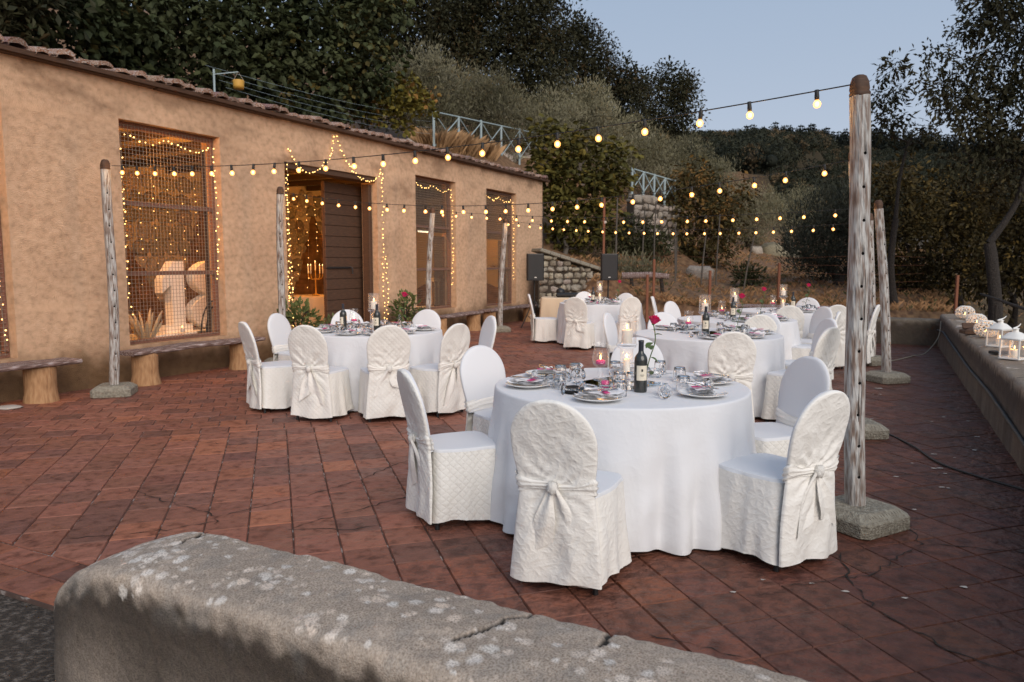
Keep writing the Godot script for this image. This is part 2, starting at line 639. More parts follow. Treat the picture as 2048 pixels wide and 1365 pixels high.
func ground_height(x: float, z: float) -> float:
	var f := frame_of(x, z)
	var u := f.x
	var v := f.y
	var h := -0.4
	if u > 13.5:
		h = 0.42 + 0.047 * (u - 13.5) + 1.15 * smoothstep(4.5, -0.5, v) * smoothstep(13.4, 14.4, u)
		h += 3.6 * smoothstep(0.0, -6.0, v) * smoothstep(14.0, 17.0, u)
		h = lerpf(-0.4, h, smoothstep(13.5, 14.1, u))
	if v < -5.2:
		h = maxf(h, 4.4)
		h = maxf(h, 4.7 + 0.3 * (-5.8 - v)) if v < -5.8 else h
		h += 0.045 * maxf(0.0, u - 14.0)
	if v < -14.0:
		h += 0.25 * (-14.0 - v) * smoothstep(60.0, 20.0, -v)
	h = minf(h, 34.0)
	# the shelf held up by the rock wall
	var shelf := smoothstep(3.6, 4.3, x) * smoothstep(7.6, 6.4, x) * smoothstep(-27.0, -28.6, z + 0.88 * (x - 4.2)) * smoothstep(-37.0, -33.0, z)
	h = lerpf(h, maxf(h, 3.95), shelf)
	if v > 9.9:
		var drop := -0.4 - 2.6 * smoothstep(9.9, 13.5, v) - 0.05 * (v - 9.9)
		h = lerpf(drop, h, smoothstep(16.0, 40.0, u)) if u > 13.5 else drop
	if u < -3.4:
		h = minf(h, -0.4)
	h += 0.25 * noise_a.get_noise_2d(x * 0.07, z * 0.07) * smoothstep(14.5, 20.0, u)
	# the wooded ridge that closes the view
	var d := Vector2(x, z).length()
	var k := 280.0 * x / maxf(-z, 40.0)
	var ridge := 58.0
	if z < -40.0:
		ridge = lerpf(45.0, 37.0, smoothstep(60.0, 200.0, k)) - 5.0 * smoothstep(95.0, 55.0, k) + 2.5 * noise_a.get_noise_2d(k * 0.012, 3.0)
	var t := smoothstep(95.0, 290.0, d) if z < -20.0 else 0.0
	return lerpf(h, ridge - 9.0, t) if d < 330.0 else (ridge - 9.0) * smoothstep(700.0, 330.0, d)

func make_terrain() -> void:
	var mb := MB.new()
	var xs := []
	var n := 150
	for i in n:
		var q := 2.0 * i / (n - 1) - 1.0
		xs.append(4.0 + 95.0 * q + 420.0 * q * q * q * absf(q))
	var zs := []
	var m := 170
	for j in m:
		var q := float(j) / (m - 1)
		zs.append(30.0 - 110.0 * q - 620.0 * q * q * q)
	var p := PackedVector3Array()
	var cols := PackedColorArray()
	for j in m:
		for i in n:
			var x: float = xs[i]
			var z: float = zs[j]
			p.push_back(Vector3(x, ground_height(x, z), z))
			var f := frame_of(x, z)
			var far := smoothstep(70.0, 110.0, Vector2(x, z).length())
			var g := 0.5 + 0.5 * noise_a.get_noise_2d(x * 0.15, z * 0.15)
			var dry := Color(0.95, 0.85, 0.75).lerp(Color(0.55, 0.6, 0.4), g * 0.7)
			if f.y > 9.9:
				dry = Color(0.3, 0.33, 0.2)
			cols.push_back(dry.lerp(Color(0.16, 0.2, 0.12), far))
	mb.grid(p, n, m, false, true, PackedVector2Array(), cols)
	struct("ground", mb.mesh(), M.soil, Transform3D.IDENTITY, "dry grassy hillside rising to a wooded ridge")

# ---------------------------------------------------------------- terrace floor
const ROW := Vector3(-0.299, 0, -0.9542)
const COLUMN := Vector3(0.9542, 0, -0.299)

func tile_tone(rg: RandomNumberGenerator, p: Vector3) -> Color:
	var f := frame_of(p.x, p.z)
	var w := 0.5 + 0.5 * noise_a.get_noise_2d(p.x * 0.5, p.z * 0.5)
	var c := Color(0.3, 0.118, 0.077).lerp(Color(0.25, 0.105, 0.073), rg.randf())
	if rg.randf() < 0.09:
		c = Color(0.35, 0.132, 0.073)
	elif rg.randf() < 0.16:
		c = Color(0.2, 0.09, 0.068)
	c = c.lerp(Color(0.19, 0.09, 0.072), w * 0.3)
	c = c * rg.randf_range(0.84, 1.14)
	# dirtier by the parapet, with shade and vignette painted into the tone
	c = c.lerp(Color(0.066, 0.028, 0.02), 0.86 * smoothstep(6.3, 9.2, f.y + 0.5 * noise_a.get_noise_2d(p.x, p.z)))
	c.a = 1.0
	return c

func slab(mb: MB, poly: PackedVector2Array, top: float, bev: float) -> void:
	# poly in world x,z; walked counter-clockwise as seen from above
	var q := poly
	var area := 0.0
	var ctr := Vector2.ZERO
	var m := q.size()
	for k in m:
		area += q[k].cross(q[(k + 1) % m])
		ctr += q[k] / m
	if area > 0.0:
		q.reverse()
	for k in m:
		var a := q[k]
		var b := q[(k + 1) % m]
		var c := a + (ctr - a).normalized() * bev * 1.4
		var d := b + (ctr - b).normalized() * bev * 1.4
		mb.quad(Vector3(a.x, top - 0.009, a.y), Vector3(b.x, top - 0.009, b.y), Vector3(d.x, top, d.y), Vector3(c.x, top, c.y))
		mb.tri(Vector3(ctr.x, top, ctr.y), Vector3(c.x, top, c.y), Vector3(d.x, top, d.y))

func make_terrace() -> void:
	var base := MB.new()
	base.xf = frame_xf(0, 0)
	base.quad(Vector3(-0.36, -0.01, 2.78), Vector3(10.6, -0.01, 2.78), Vector3(10.6, -0.01, -13.8), Vector3(-0.36, -0.01, -13.8))
	base.quad(Vector3(-0.36, -0.4, 2.78), Vector3(10.6, -0.4, 2.78), Vector3(10.6, -0.01, 2.78), Vector3(-0.36, -0.01, 2.78))
	var floor_node := struct("terrace_floor", base.mesh(), M.grout, Transform3D.IDENTITY, "terrace floor of worn square terracotta tiles laid diagonally")
	var step := MB.new()
	step.xf = frame_xf(0, 0)
	step.quad(Vector3(-3.5, -0.03, 9.0), Vector3(12.5, -0.03, 9.0), Vector3(12.5, -0.03, 2.6), Vector3(-3.5, -0.03, 2.6))
	struct("path", step.mesh(), M.path, Transform3D.IDENTITY, "mossy concrete path beside the end of the low wall")
	var rg := RandomNumberGenerator.new()
	rg.seed = 77
	var field := PackedVector2Array()
	for q in [[-2.42, -0.3], [13.45, -0.3], [13.45, 9.5], [-2.42, 9.5]]:
		var w := T(q[0], q[1])
		field.push_back(Vector2(w.x, w.z))
	var origin := Vector3(-1.508, 0, -4.16)
	var cw := 0.2405
	var rw := 0.262
	var border_gap := 0.003
	var all := []
	for k in range(-18, 76):
		for i in range(-46, 78):
			var sh := 0.0
			if k >= 10:
				sh = 0.5 * cw * (k % 2) + 0.02 * sin(k * 2.3)
			var c := origin + ROW * (rw * (k + 0.5)) + COLUMN * (cw * (i + 0.5) + sh)
			var f := frame_of(c.x, c.z)
			if f.x < -2.6 or f.x > 13.6 or f.y < -0.4 or f.y > 9.7:
				continue
			var poly := PackedVector2Array()
			# on the parapet side the joints have silted up
			var gap := lerpf(0.0026, 0.0009, smoothstep(6.0, 7.6, f.y))
			for e in [[-1, -1], [1, -1], [1, 1], [-1, 1]]:
				var w: Vector3 = c + COLUMN * (e[0] * (cw * 0.5 - gap) + rg.randf_range(-0.0015, 0.0015)) + ROW * (e[1] * (rw * 0.5 - gap * 0.45) + rg.randf_range(-0.0015, 0.0015))
				poly.push_back(Vector2(w.x, w.z))
			var cut := f.x < -2.2 or f.x > 13.2 or f.y < 0.0 or f.y > 9.2
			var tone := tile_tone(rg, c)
			var hgt := rg.randf_range(-0.0024, 0.0024)
			if cut:
				var got := Geometry2D.intersect_polygons(poly, field)
				if got.is_empty():
					continue
				poly = got[0]
			all.append([c, poly, tone, hgt, cut])
	# border courses laid along the low wall
	for r in 2:
		for k in 60:
			var v := -0.3 + 0.25 * k + 0.12 * r
			if v > 9.4:
				break
			var poly := PackedVector2Array()
			var u := -2.43 - 0.175 * r
			for e in [[u - 0.168, v + border_gap], [u - 0.168, v + 0.25 - border_gap], [u - 0.004, v + 0.25 - border_gap], [u - 0.004, v + border_gap]]:
				var w := T(e[0], e[1])
				poly.push_back(Vector2(w.x, w.z))
			var c := T(u - 0.09, v + 0.12)
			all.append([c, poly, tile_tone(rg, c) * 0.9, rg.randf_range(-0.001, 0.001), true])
	# the 300 tiles that show largest are parts of their own, the others one part
	var keyed := []
	for q in all:
		var c: Vector3 = q[0]
		var f := frame_of(c.x, c.z)
		var seen := c.z < -2.6 and absf(c.x) < -c.z * 0.68
		if f.y > 5.9 and f.x < -2.15:
			seen = false
		var under: bool = (c - Vector3(0.66, 0, -4.53)).length() < 0.85
		keyed.append([c.length() if seen and not under else 1000.0 + c.length(), q])
	keyed.sort_custom(func(a, b): return a[0] < b[0])
	var rest := MB.new()
	var rest_worn := MB.new()
	for k in keyed.size():
		var q = keyed[k][1]
		var f2 := frame_of(q[0].x, q[0].z)
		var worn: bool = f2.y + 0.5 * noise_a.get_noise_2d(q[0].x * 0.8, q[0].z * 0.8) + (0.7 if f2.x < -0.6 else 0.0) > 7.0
		if k < 300:
			var one := MB.new()
			one.col = q[2]
			var ctr: Vector3 = q[0]
			var moved := PackedVector2Array()
			for w in q[1]:
				moved.push_back(w - Vector2(ctr.x, ctr.z))
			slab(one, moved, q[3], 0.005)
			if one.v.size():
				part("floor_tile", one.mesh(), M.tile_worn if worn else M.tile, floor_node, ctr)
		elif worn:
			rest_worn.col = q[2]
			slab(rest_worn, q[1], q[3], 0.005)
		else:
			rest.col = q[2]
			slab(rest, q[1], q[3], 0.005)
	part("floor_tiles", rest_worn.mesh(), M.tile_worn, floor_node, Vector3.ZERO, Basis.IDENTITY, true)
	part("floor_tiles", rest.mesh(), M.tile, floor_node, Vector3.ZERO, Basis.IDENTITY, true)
	make_cracks(floor_node)

func ribbon(mb: MB, pts: Array, w: float, y: float, rg: RandomNumberGenerator) -> void:
	# a jagged strip through the points, lying on the floor
	var path := []
	for k in pts.size() - 1:
		var a: Vector2 = pts[k]
		var b: Vector2 = pts[k + 1]
		var m := maxi(2, int(a.distance_to(b) / 0.04))
		var side := (b - a).normalized().orthogonal()
		for i in m:
			path.append(a.lerp(b, float(i) / m) + side * rg.randf_range(-0.018, 0.018))
	path.append(pts[-1])
	var last := []
	for k in path.size():
		var d: Vector2 = (path[mini(k + 1, path.size() - 1)] - path[maxi(k - 1, 0)]).normalized()
		var s := d.orthogonal() * w * rg.randf_range(0.05, 1.3) * (0.2 if k == 0 or k == path.size() - 1 else 1.0)
		var l := Vector3(path[k].x + s.x, y, path[k].y + s.y)
		var r := Vector3(path[k].x - s.x, y, path[k].y - s.y)
		if last.size():
			mb.quad(last[0], last[1], r, l)
		last = [l, r]

func make_cracks(floor_node: Node3D) -> void:
	var rg := RandomNumberGenerator.new()
	rg.seed = 5
	var cr := MB.new()
	for q in [
		[Vector2(-2.6, -4.9), Vector2(-2.2, -4.62), Vector2(-1.75, -4.33), Vector2(-1.72, -4.2)],
		[Vector2(-1.75, -4.33), Vector2(-1.3, -4.75), Vector2(-1.05, -5.1), Vector2(-0.8, -5.6)],
		[Vector2(-2.45, -3.95), Vector2(-1.95, -4.1), Vector2(-1.72, -4.25)],
		[Vector2(-1.28, -4.1), Vector2(-1.0, -4.4), Vector2(-0.65, -4.75), Vector2(-0.5, -5.3), Vector2(-0.45, -5.9)],
		[Vector2(-1.28, -4.1), Vector2(-0.9, -4.12), Vector2(-0.75, -4.2)],
		[Vector2(-2.9, -6.3), Vector2(-2.3, -6.1), Vector2(-1.9, -6.25)],
		[Vector2(1.72, -3.85), Vector2(1.6, -3.4), Vector2(1.58, -3.1), Vector2(1.72, -2.75), Vector2(1.95, -2.5)],
		[Vector2(1.25, -3.35), Vector2(1.75, -3.5), Vector2(2.2, -3.9), Vector2(2.35, -4.4)],
		[Vector2(2.2, -3.9), Vector2(2.7, -3.75), Vector2(3.2, -3.9)],
		[Vector2(0.55, -2.9), Vector2(0.85, -2.75), Vector2(1.1, -2.45)],
		[Vector2(2.3, -5.6), Vector2(2.9, -5.2), Vector2(3.6, -5.3)],
		[Vector2(-0.5, -3.4), Vector2(-0.25, -3.2), Vector2(0.1, -3.05)]]:
		ribbon(cr, q, 0.0042, 0.0035, rg)
	part("crack", cr.mesh(), M.crack, floor_node, Vector3.ZERO, Basis.IDENTITY, true)
	var li := MB.new()
	for k in 56:
		var f := Vector2(rg.randf_range(-2.3, 6.0), rg.randf_range(7.6, 9.3)) if k < 44 else Vector2(rg.randf_range(-2.3, 1.5), rg.randf_range(5.5, 8.6))
		var c := T(f.x, f.y, 0.0035)
		var r := rg.randf_range(0.007, 0.018) * (1.9 if rg.randf() < 0.16 else 1.0)
		var m := 9
		var ring := []
		for i in m:
			var a := -TAU * i / m
			var q := r * rg.randf_range(0.45, 1.2)
			ring.append(c + Vector3(cos(a) * q * 1.5, 0, sin(a) * q))
		for i in m:
			li.tri(c, ring[i], ring[(i + 1) % m])
	part("lichen_patches", li.mesh(), M.lichen, floor_node, Vector3.ZERO, Basis.IDENTITY, true)

# ---------------------------------------------------------------- building
const HOLES := [[-1.35, 0.22, 0.46, 3.28], [1.6, 3.17, 0.46, 3.27], [4.45, 6.86, 0.0, 3.09], [8.15, 9.74, 0.52, 3.28], [11.17, 12.8, 0.46, 3.27]]
const WALL_THICK := 0.36
const EAVE := 3.75
var building: Node3D

func lines(lo: float, hi: float, step: float, marks: Array) -> Array:
	var out := []
	var n := int((hi - lo) / step)
	for i in n + 1:
		out.append(lo + (hi - lo) * i / n)
	for m in marks:
		var best := 0
		for i in out.size():
			if absf(out[i] - m) < absf(out[best] - m):
				best = i
		out[best] = m
	return out

func make_building() -> void:
	# local x = v (towards the terrace), local z = -u (along the wall)
	building = thing("farm_building", "long low ochre plastered farm building with mesh windows and a tiled roof", "building", T(0, 0), 0.0)
	building.transform = frame_xf(0, 0)
	var us := []
	var ys := []
	var mu := []
	var my := []
	for h in HOLES:
		mu.append_array([h[0], h[1]])
		my.append_array([h[2], h[3]])
	us = lines(-4.0, 14.45, 0.075, mu)
	ys = lines(0.0, EAVE, 0.075, my)
	var mb := MB.new()
	var pts := PackedVector3Array()
	var cols := PackedColorArray()
	for y in ys:
		for u in us:
			var edge := 1.0
			for h in HOLES:
				if u >= h[0] - 0.001 and u <= h[1] + 0.001 and y >= h[2] - 0.001 and y <= h[3] + 0.001:
					edge = 0.0
			var w := Vector3(u, y, 0)
			var d := 0.03 * noise_a.get_noise_2d(u * 1.1, y * 1.1) + 0.012 * noise_b.get_noise_2d(u * 9.0, y * 9.0)
			pts.push_back(Vector3(d * edge, y, -u))
			# rising damp: a dark, ragged, mossy foot of the wall and grey runs below the eave
			var top := 0.5 + 0.25 * noise_a.get_noise_2d(u * 0.7, 5.0) + 0.1 * noise_b.get_noise_2d(u * 4.0, y * 4.0)
			var damp := smoothstep(top + 0.16, top - 0.3, y)
			var run := smoothstep(0.15, 0.5, noise_a.get_noise_2d(u * 0.9, y * 2.2 + 40.0)) * smoothstep(2.0, 3.3, y) * 0.7
			var c := Color(1, 1, 1).lerp(Color(0.22, 0.19, 0.13), damp * 0.95).lerp(Color(0.5, 0.47, 0.44), run)
			var tone := 1.0 + 0.3 * noise_a.get_noise_2d(u * 0.4 + 9.0, y * 0.6)
			cols.push_back(Color(c.r * tone, c.g * tone, c.b * tone))
	var nu := us.size()
	var full := MB.new()
	full.grid(pts, nu, ys.size(), false, false, PackedVector2Array(), cols)
	# take the openings out of the sheet
	mb.v = full.v
	mb.n = full.n
	mb.t = full.t
	mb.c = full.c
	for k in range(0, full.ix.size(), 3):
		var ctr := (full.v[full.ix[k]] + full.v[full.ix[k + 1]] + full.v[full.ix[k + 2]]) / 3.0
		var open := false
		for h in HOLES:
			if -ctr.z > h[0] and -ctr.z < h[1] and ctr.y > h[2] and ctr.y < h[3]:
				open = true
		if not open:
			mb.ix.append_array(PackedInt32Array([full.ix[k], full.ix[k + 1], full.ix[k + 2]]))
	var t := -WALL_THICK
	for h in HOLES:
		var a := -float(h[0])
		var b := -float(h[1])
		mb.col = Color(0.92, 0.9, 0.86)
		mb.quad(Vector3(t, h[2], a), Vector3(0, h[2], a), Vector3(0, h[3], a), Vector3(t, h[3], a))
		mb.quad(Vector3(0, h[2], b), Vector3(t, h[2], b), Vector3(t, h[3], b), Vector3(0, h[3], b))
		mb.quad(Vector3(0, h[3], a), Vector3(0, h[3], b), Vector3(t, h[3], b), Vector3(t, h[3], a))
		if h[2] > 0.1:
			mb.col = Color(0.7, 0.66, 0.6)
			mb.quad(Vector3(t, h[2], a), Vector3(t, h[2], b), Vector3(0, h[2], b), Vector3(0, h[2], a))
	# gable end and its return, and the inner leaf between the openings
	mb.col = Color(0.85, 0.83, 0.8)
	mb.quad(Vector3(0, 0, -14.45), Vector3(-5.2, 0, -14.45), Vector3(-5.2, EAVE, -14.45), Vector3(0, EAVE, -14.45))
	var edge_u := [-4.0, -1.35, 0.22, 1.6, 3.17, 4.45, 6.86, 8.15, 9.74, 11.17, 12.8, 14.1]
	for k in edge_u.size() - 1:
		var lo := 0.0
		var bits := [[0.0, EAVE]]
		if k % 2 == 1:
			var h = HOLES[k / 2]
			bits = [[lo, h[2]], [h[3], EAVE]]
		for q in bits:
			if q[1] - q[0] > 0.01:
				mb.quad(Vector3(t, q[0], -edge_u[k + 1]), Vector3(t, q[0], -edge_u[k]), Vector3(t, q[1], -edge_u[k]), Vector3(t, q[1], -edge_u[k + 1]))
	part("wall", mb.mesh(), M.plaster, building)
	# room behind
	var rm := MB.new()
	rm.box(Vector3(-5.0, 1.9, -5.2), Vector3(0.3, 3.8, 18.4))
	var back := part("back_wall", rm.mesh(), M.inner, building)
	var sw := MB.new()
	sw.box(Vector3(-2.6, 1.9, -14.25), Vector3(4.45, 3.79, 0.3))
	part("side_wall", sw.mesh(), M.inner, building)
	sw = MB.new()
	sw.box(Vector3(-2.6, 1.9, 3.9), Vector3(4.45, 3.79, 0.3))
	part("side_wall", sw.mesh(), M.inner, building)
	var fl := MB.new()
	fl.box(Vector3(-2.6, 0.0, -5.2), Vector3(4.44, 0.04, 18.0))
	part("room_floor", fl.mesh(), M.concrete, building)
	var ce := MB.new()
	ce.box(Vector3(-2.6, 3.5, -5.2), Vector3(4.46, 0.08, 18.2))
	var ceil_node := part("ceiling", ce.mesh(), M.ceiling, building)
	var bm := MB.new()
	bm.box(Vector3.ZERO, Vector3(4.4, 0.12, 0.1), 0.01)
	var bmesh := bm.mesh()
	for k in 17:
		part("beam", bmesh, M.beam, ceil_node, Vector3(-2.6, 3.4, 3.2 - 1.05 * k))
	# rubble stones of the back wall, where the openings let one see them
	var rg := RandomNumberGenerator.new()
	rg.seed = 3
	var stones := []
	for k in 10:
		stones.append(stone_mesh(rg, k))
	var made := 0
	for row in 10:
		var u := 1.4 + rg.randf_range(0, 0.2)
		while u < 12.2:
			var w := rg.randf_range(0.24, 0.5)
			if made < 290 and (u > 3.0):
				var s := Vector3(rg.randf_range(0.12, 0.2), rg.randf_range(0.26, 0.34), w - 0.02)
				part("stone", stones[rg.randi() % 10], M.stone, back, Vector3(-4.86, 0.16 + row * 0.33 + rg.randf_range(-0.03, 0.03), -u - w * 0.5), Basis.from_scale(s))
				made += 1
			u += w
	# roof
	var rf := MB.new()
	var tilt := Basis(Vector3(0, 0, 1), -deg_to_rad(9.0))
	rf.box(Vector3(-2.55, EAVE + 0.43, -5.2), Vector3(5.45, 0.05, 18.9), 0.0, tilt)
	var roof := part("roof", rf.mesh(), M.dark_wood, building)
	var strip := MB.new()
	for k in 9:
		strip.box(Vector3(0.045, EAVE - 0.012 + 0.01 * sin(k * 1.7), 3.2 - 2.1 * k - 0.05), Vector3(0.11, 0.035, 2.08), 0.006)
	part("eave_board", strip.mesh(), M.dark_wood, roof)
	var covers := []
	for q in 9:
		covers.append(roof_tile_mesh(rg, false, q))
	for k in 74:
		var u := -3.9 + 0.25 * k
		var jit := rg.randf_range(-0.05, 0.04)
		var turn := tilt * Basis(Vector3.UP, rg.randf_range(-0.1, 0.1)) * Basis(Vector3(1, 0, 0), rg.randf_range(-0.08, 0.08))
		part("roof_tile", covers[rg.randi() % 9], M.roof, roof, Vector3(0.1 + jit, EAVE + 0.075 + rg.randf_range(-0.022, 0.022), -u + rg.randf_range(-0.03, 0.03)), turn * Basis.from_scale(Vector3(1, rg.randf_range(0.8, 1.2), rg.randf_range(0.85, 1.1))))
	make_windows()
	make_door()

func stone_mesh(rg: RandomNumberGenerator, sd: int) -> ArrayMesh:
	var mb := MB.new()
	var g := rg.randf_range(0.3, 0.6)
	mb.col = Color(g, g * rg.randf_range(0.86, 0.95), g * rg.randf_range(0.7, 0.85))
	var p := PackedVector3Array()
	var nu := 9
	var nv := 6
	for j in nv:
		var b := PI * j / (nv - 1) - PI / 2
		for i in nu:
			var a := TAU * i / nu
			var q := Vector3(cos(b) * cos(a), sin(b), -cos(b) * sin(a))
			q = Vector3(signf(q.x) * pow(absf(q.x), 0.72), signf(q.y) * pow(absf(q.y), 0.72), signf(q.z) * pow(absf(q.z), 0.72))
			q *= 0.5 * (1.06 + 0.55 * noise_a.get_noise_3d(q.x * 0.8 + sd * 9.1, q.y * 0.8, q.z * 0.8))
			p.push_back(q)
	mb.grid(p, nu, nv, true)
	return mb.mesh()

func roof_tile_mesh(rg: RandomNumberGenerator, pan: bool, sd: int) -> ArrayMesh:
	# half barrel, long side along x, thick at the lip
	var mb := MB.new()
	var tone := rg.randf_range(0.6, 1.35)
	mb.col = Color(tone, tone * rg.randf_range(0.85, 1.05), tone * rg.randf_range(0.85, 1.1))
	var out := PackedVector3Array()
	var r := 0.1
	var n := 9
	for j in 4:
		var x := 0.06 - 0.16 * j
		var rr := r * (1.0 - 0.05 * j)
		for i in n:
			var a := PI * i / (n - 1)
			var q := rr * (1.0 + 0.06 * noise_a.get_noise_2d(i * 0.7 + sd * 5.0, j))
			var s := -1.0 if pan else 1.0
			out.push_back(Vector3(x, s * sin(a) * q * 0.7 - 0.02, cos(a) * q))
	mb.grid(out, n, 4, false, pan)
	var inn := PackedVector3Array()
	for q in out:
		inn.push_back(Vector3(q.x, q.y - 0.018 if not pan else q.y + 0.018, q.z * 0.86))
	mb.grid(inn, n, 4, false, not pan)
	if not pan:
		# the mouth is stopped with mortar
		mb.col = Color(0.8, 0.78, 0.76) * tone
		for i in n - 1:
			mb.tri(Vector3(0.07, 0.0, 0), out[i] + Vector3(0.001, 0, 0), out[i + 1] + Vector3(0.001, 0, 0))
	for i in n - 1:
		if pan:
			mb.quad(out[i + 1], out[i], inn[i], inn[i + 1])
		else:
			mb.quad(out[i], out[i + 1], inn[i + 1], inn[i])
	return mb.mesh()

func make_windows() -> void:
	for k in [0, 1, 3, 4]:
		var h = HOLES[k]
		var u0: float = h[0]
		var u1: float = h[1]
		var y0: float = h[2]
		var y1: float = h[3]
		var x := -0.17
		var mid := (u0 + u1) * 0.5
		var fr := MB.new()
		fr.box(Vector3(x, y1 - 0.035, -mid), Vector3(0.08, 0.07, u1 - u0 - 0.006), 0.006)
		fr.box(Vector3(x, y0 + 0.025, -mid), Vector3(0.08, 0.05, u1 - u0 - 0.006), 0.006)
		fr.box(Vector3(x, (y0 + y1) * 0.5, -u1 + 0.028), Vector3(0.08, y1 - y0 - 0.124, 0.05), 0.006)
		fr.box(Vector3(x, (y0 + y1) * 0.5, -u0 - 0.028), Vector3(0.08, y1 - y0 - 0.124, 0.05), 0.006)
		var win := part("window", fr.mesh(), M.red_wood, building)
		for yy in [1.37, 2.26]:
			var rl := MB.new()
			rl.box(Vector3(x + 0.01, yy, -mid), Vector3(0.05, 0.055, u1 - u0 - 0.11), 0.008)
			part("rail", rl.mesh(), M.red_wood, win)
		var wm := MB.new()
		var n := int((u1 - u0 - 0.1) / 0.05)
		for i in n:
			var u := u0 + 0.06 + (u1 - u0 - 0.12) * i / (n - 1.0)
			wm.box(Vector3(x + 0.045, (y0 + y1) * 0.5, -u), Vector3(0.0042, y1 - y0 - 0.06, 0.0042))
		var m := int((y1 - y0) / 0.05)
		for i in m:
			var y := y0 + 0.04 + (y1 - y0 - 0.08) * i / (m - 1.0)
			wm.box(Vector3(x + 0.0494, y, -mid), Vector3(0.0042, 0.0042, u1 - u0 - 0.06))
		part("wire_mesh", wm.mesh(), M.wire, win, Vector3.ZERO, Basis.IDENTITY, true)
		if k >= 3:
			var bl := MB.new()
			var rg := RandomNumberGenerator.new()
			rg.seed = k
			var rows := 62 if k == 3 else 66
			for i in rows:
				var y := y1 - 0.08 - 0.0168 * i
				var g := rg.randf_range(0.5, 1.15)
				bl.col = Color(0.075 * g, 0.045 * g, 0.03 * g)
				bl.box(Vector3(x - 0.09, y, -mid + rg.randf_range(-0.01, 0.01)), Vector3(0.012, 0.0125, u1 - u0 - 0.04))
			part("reed_blind", bl.mesh(), M.reed, win, Vector3.ZERO, Basis.IDENTITY, true)
			# a rolled reed screen hanging down the far side
			bl = MB.new()
			for i in 140:
				var y := y1 - 1.2 - 0.0168 * i
				if y < y0 + 0.03:
					break
				var g := rg.randf_range(0.5, 1.15)
				bl.col = Color(0.06 * g, 0.036 * g, 0.024 * g)
				bl.box(Vector3(x - 0.12, y, -u1 + 0.24), Vector3(0.012, 0.0125, 0.44))
			part("reed_screen", bl.mesh(), M.reed, win, Vector3.ZERO, Basis.IDENTITY, true)
		else:
			var sh := MB.new()
			for i in 1:
				sh.box(Vector3(x - 0.14, (y0 + y1) * 0.5 - 0.06, -u1 + 0.03 + 0.075 * i), Vector3(0.03, y1 - y0 - 0.2, 0.07), 0.005)
			part("shutter", sh.mesh(), M.dark_wood, win)

func make_door() -> void:
	var h = HOLES[2]
	var dr := MB.new()
	dr.box(Vector3(-0.18, 3.04, -(h[0] + h[1]) * 0.5), Vector3(0.3, 0.09, h[1] - h[0] - 0.006), 0.006)
	dr.box(Vector3(-0.2, 1.48, -h[1] + 0.05), Vector3(0.16, 2.95, 0.09), 0.006)
	var frame := part("door_frame", dr.mesh(), M.dark_wood, building)
	# the leaf has slid half open on the inside of the wall
	var lf := MB.new()
	lf.box(Vector3(-0.46, 1.5, -6.62), Vector3(0.04, 2.9, 1.5))
	var door := part("door", lf.mesh(), M.dark_wood, building)
	for k in 15:
		var pk := MB.new()
		pk.box(Vector3(-0.425, 0.16 + 0.192 * k, -6.62), Vector3(0.03, 0.185, 1.5), 0.006)
		part("plank", pk.mesh(), M.dark_wood, door)
	var hd := MB.new()
	hd.box(Vector3(-0.39, 1.42, -6.2), Vector3(0.02, 0.035, 0.62), 0.004)
	hd.tube([Vector3(-0.38, 1.43, -6.5), Vector3(-0.34, 1.42, -6.52), Vector3(-0.34, 1.3, -6.52)], [0.014, 0.014, 0.012], 8)
	part("handle", hd.mesh(), M.black, door)

# ---------------------------------------------------------------- low masonry walls
func lichen_color(c: Color, spots: Array, cell: Dictionary, s: float, q: float) -> Color:
	var key := Vector2i(int(floor(s / 0.1)), int(floor(q / 0.1)))
	for dx in [-1, 0, 1]:
		for dy in [-1, 0, 1]:
			for k in cell.get(key + Vector2i(dx, dy), []):
				var sp = spots[k]
				var d := Vector2(s - sp[0], q - sp[1])
				var r: float = sp[2] * (1.0 + 0.3 * noise_b.get_noise_2d(s * 45.0, q * 45.0))
				if d.length() < r:
					return c.lerp(sp[3], smoothstep(r, r * 0.75, d.length()) * 0.97)
	return c

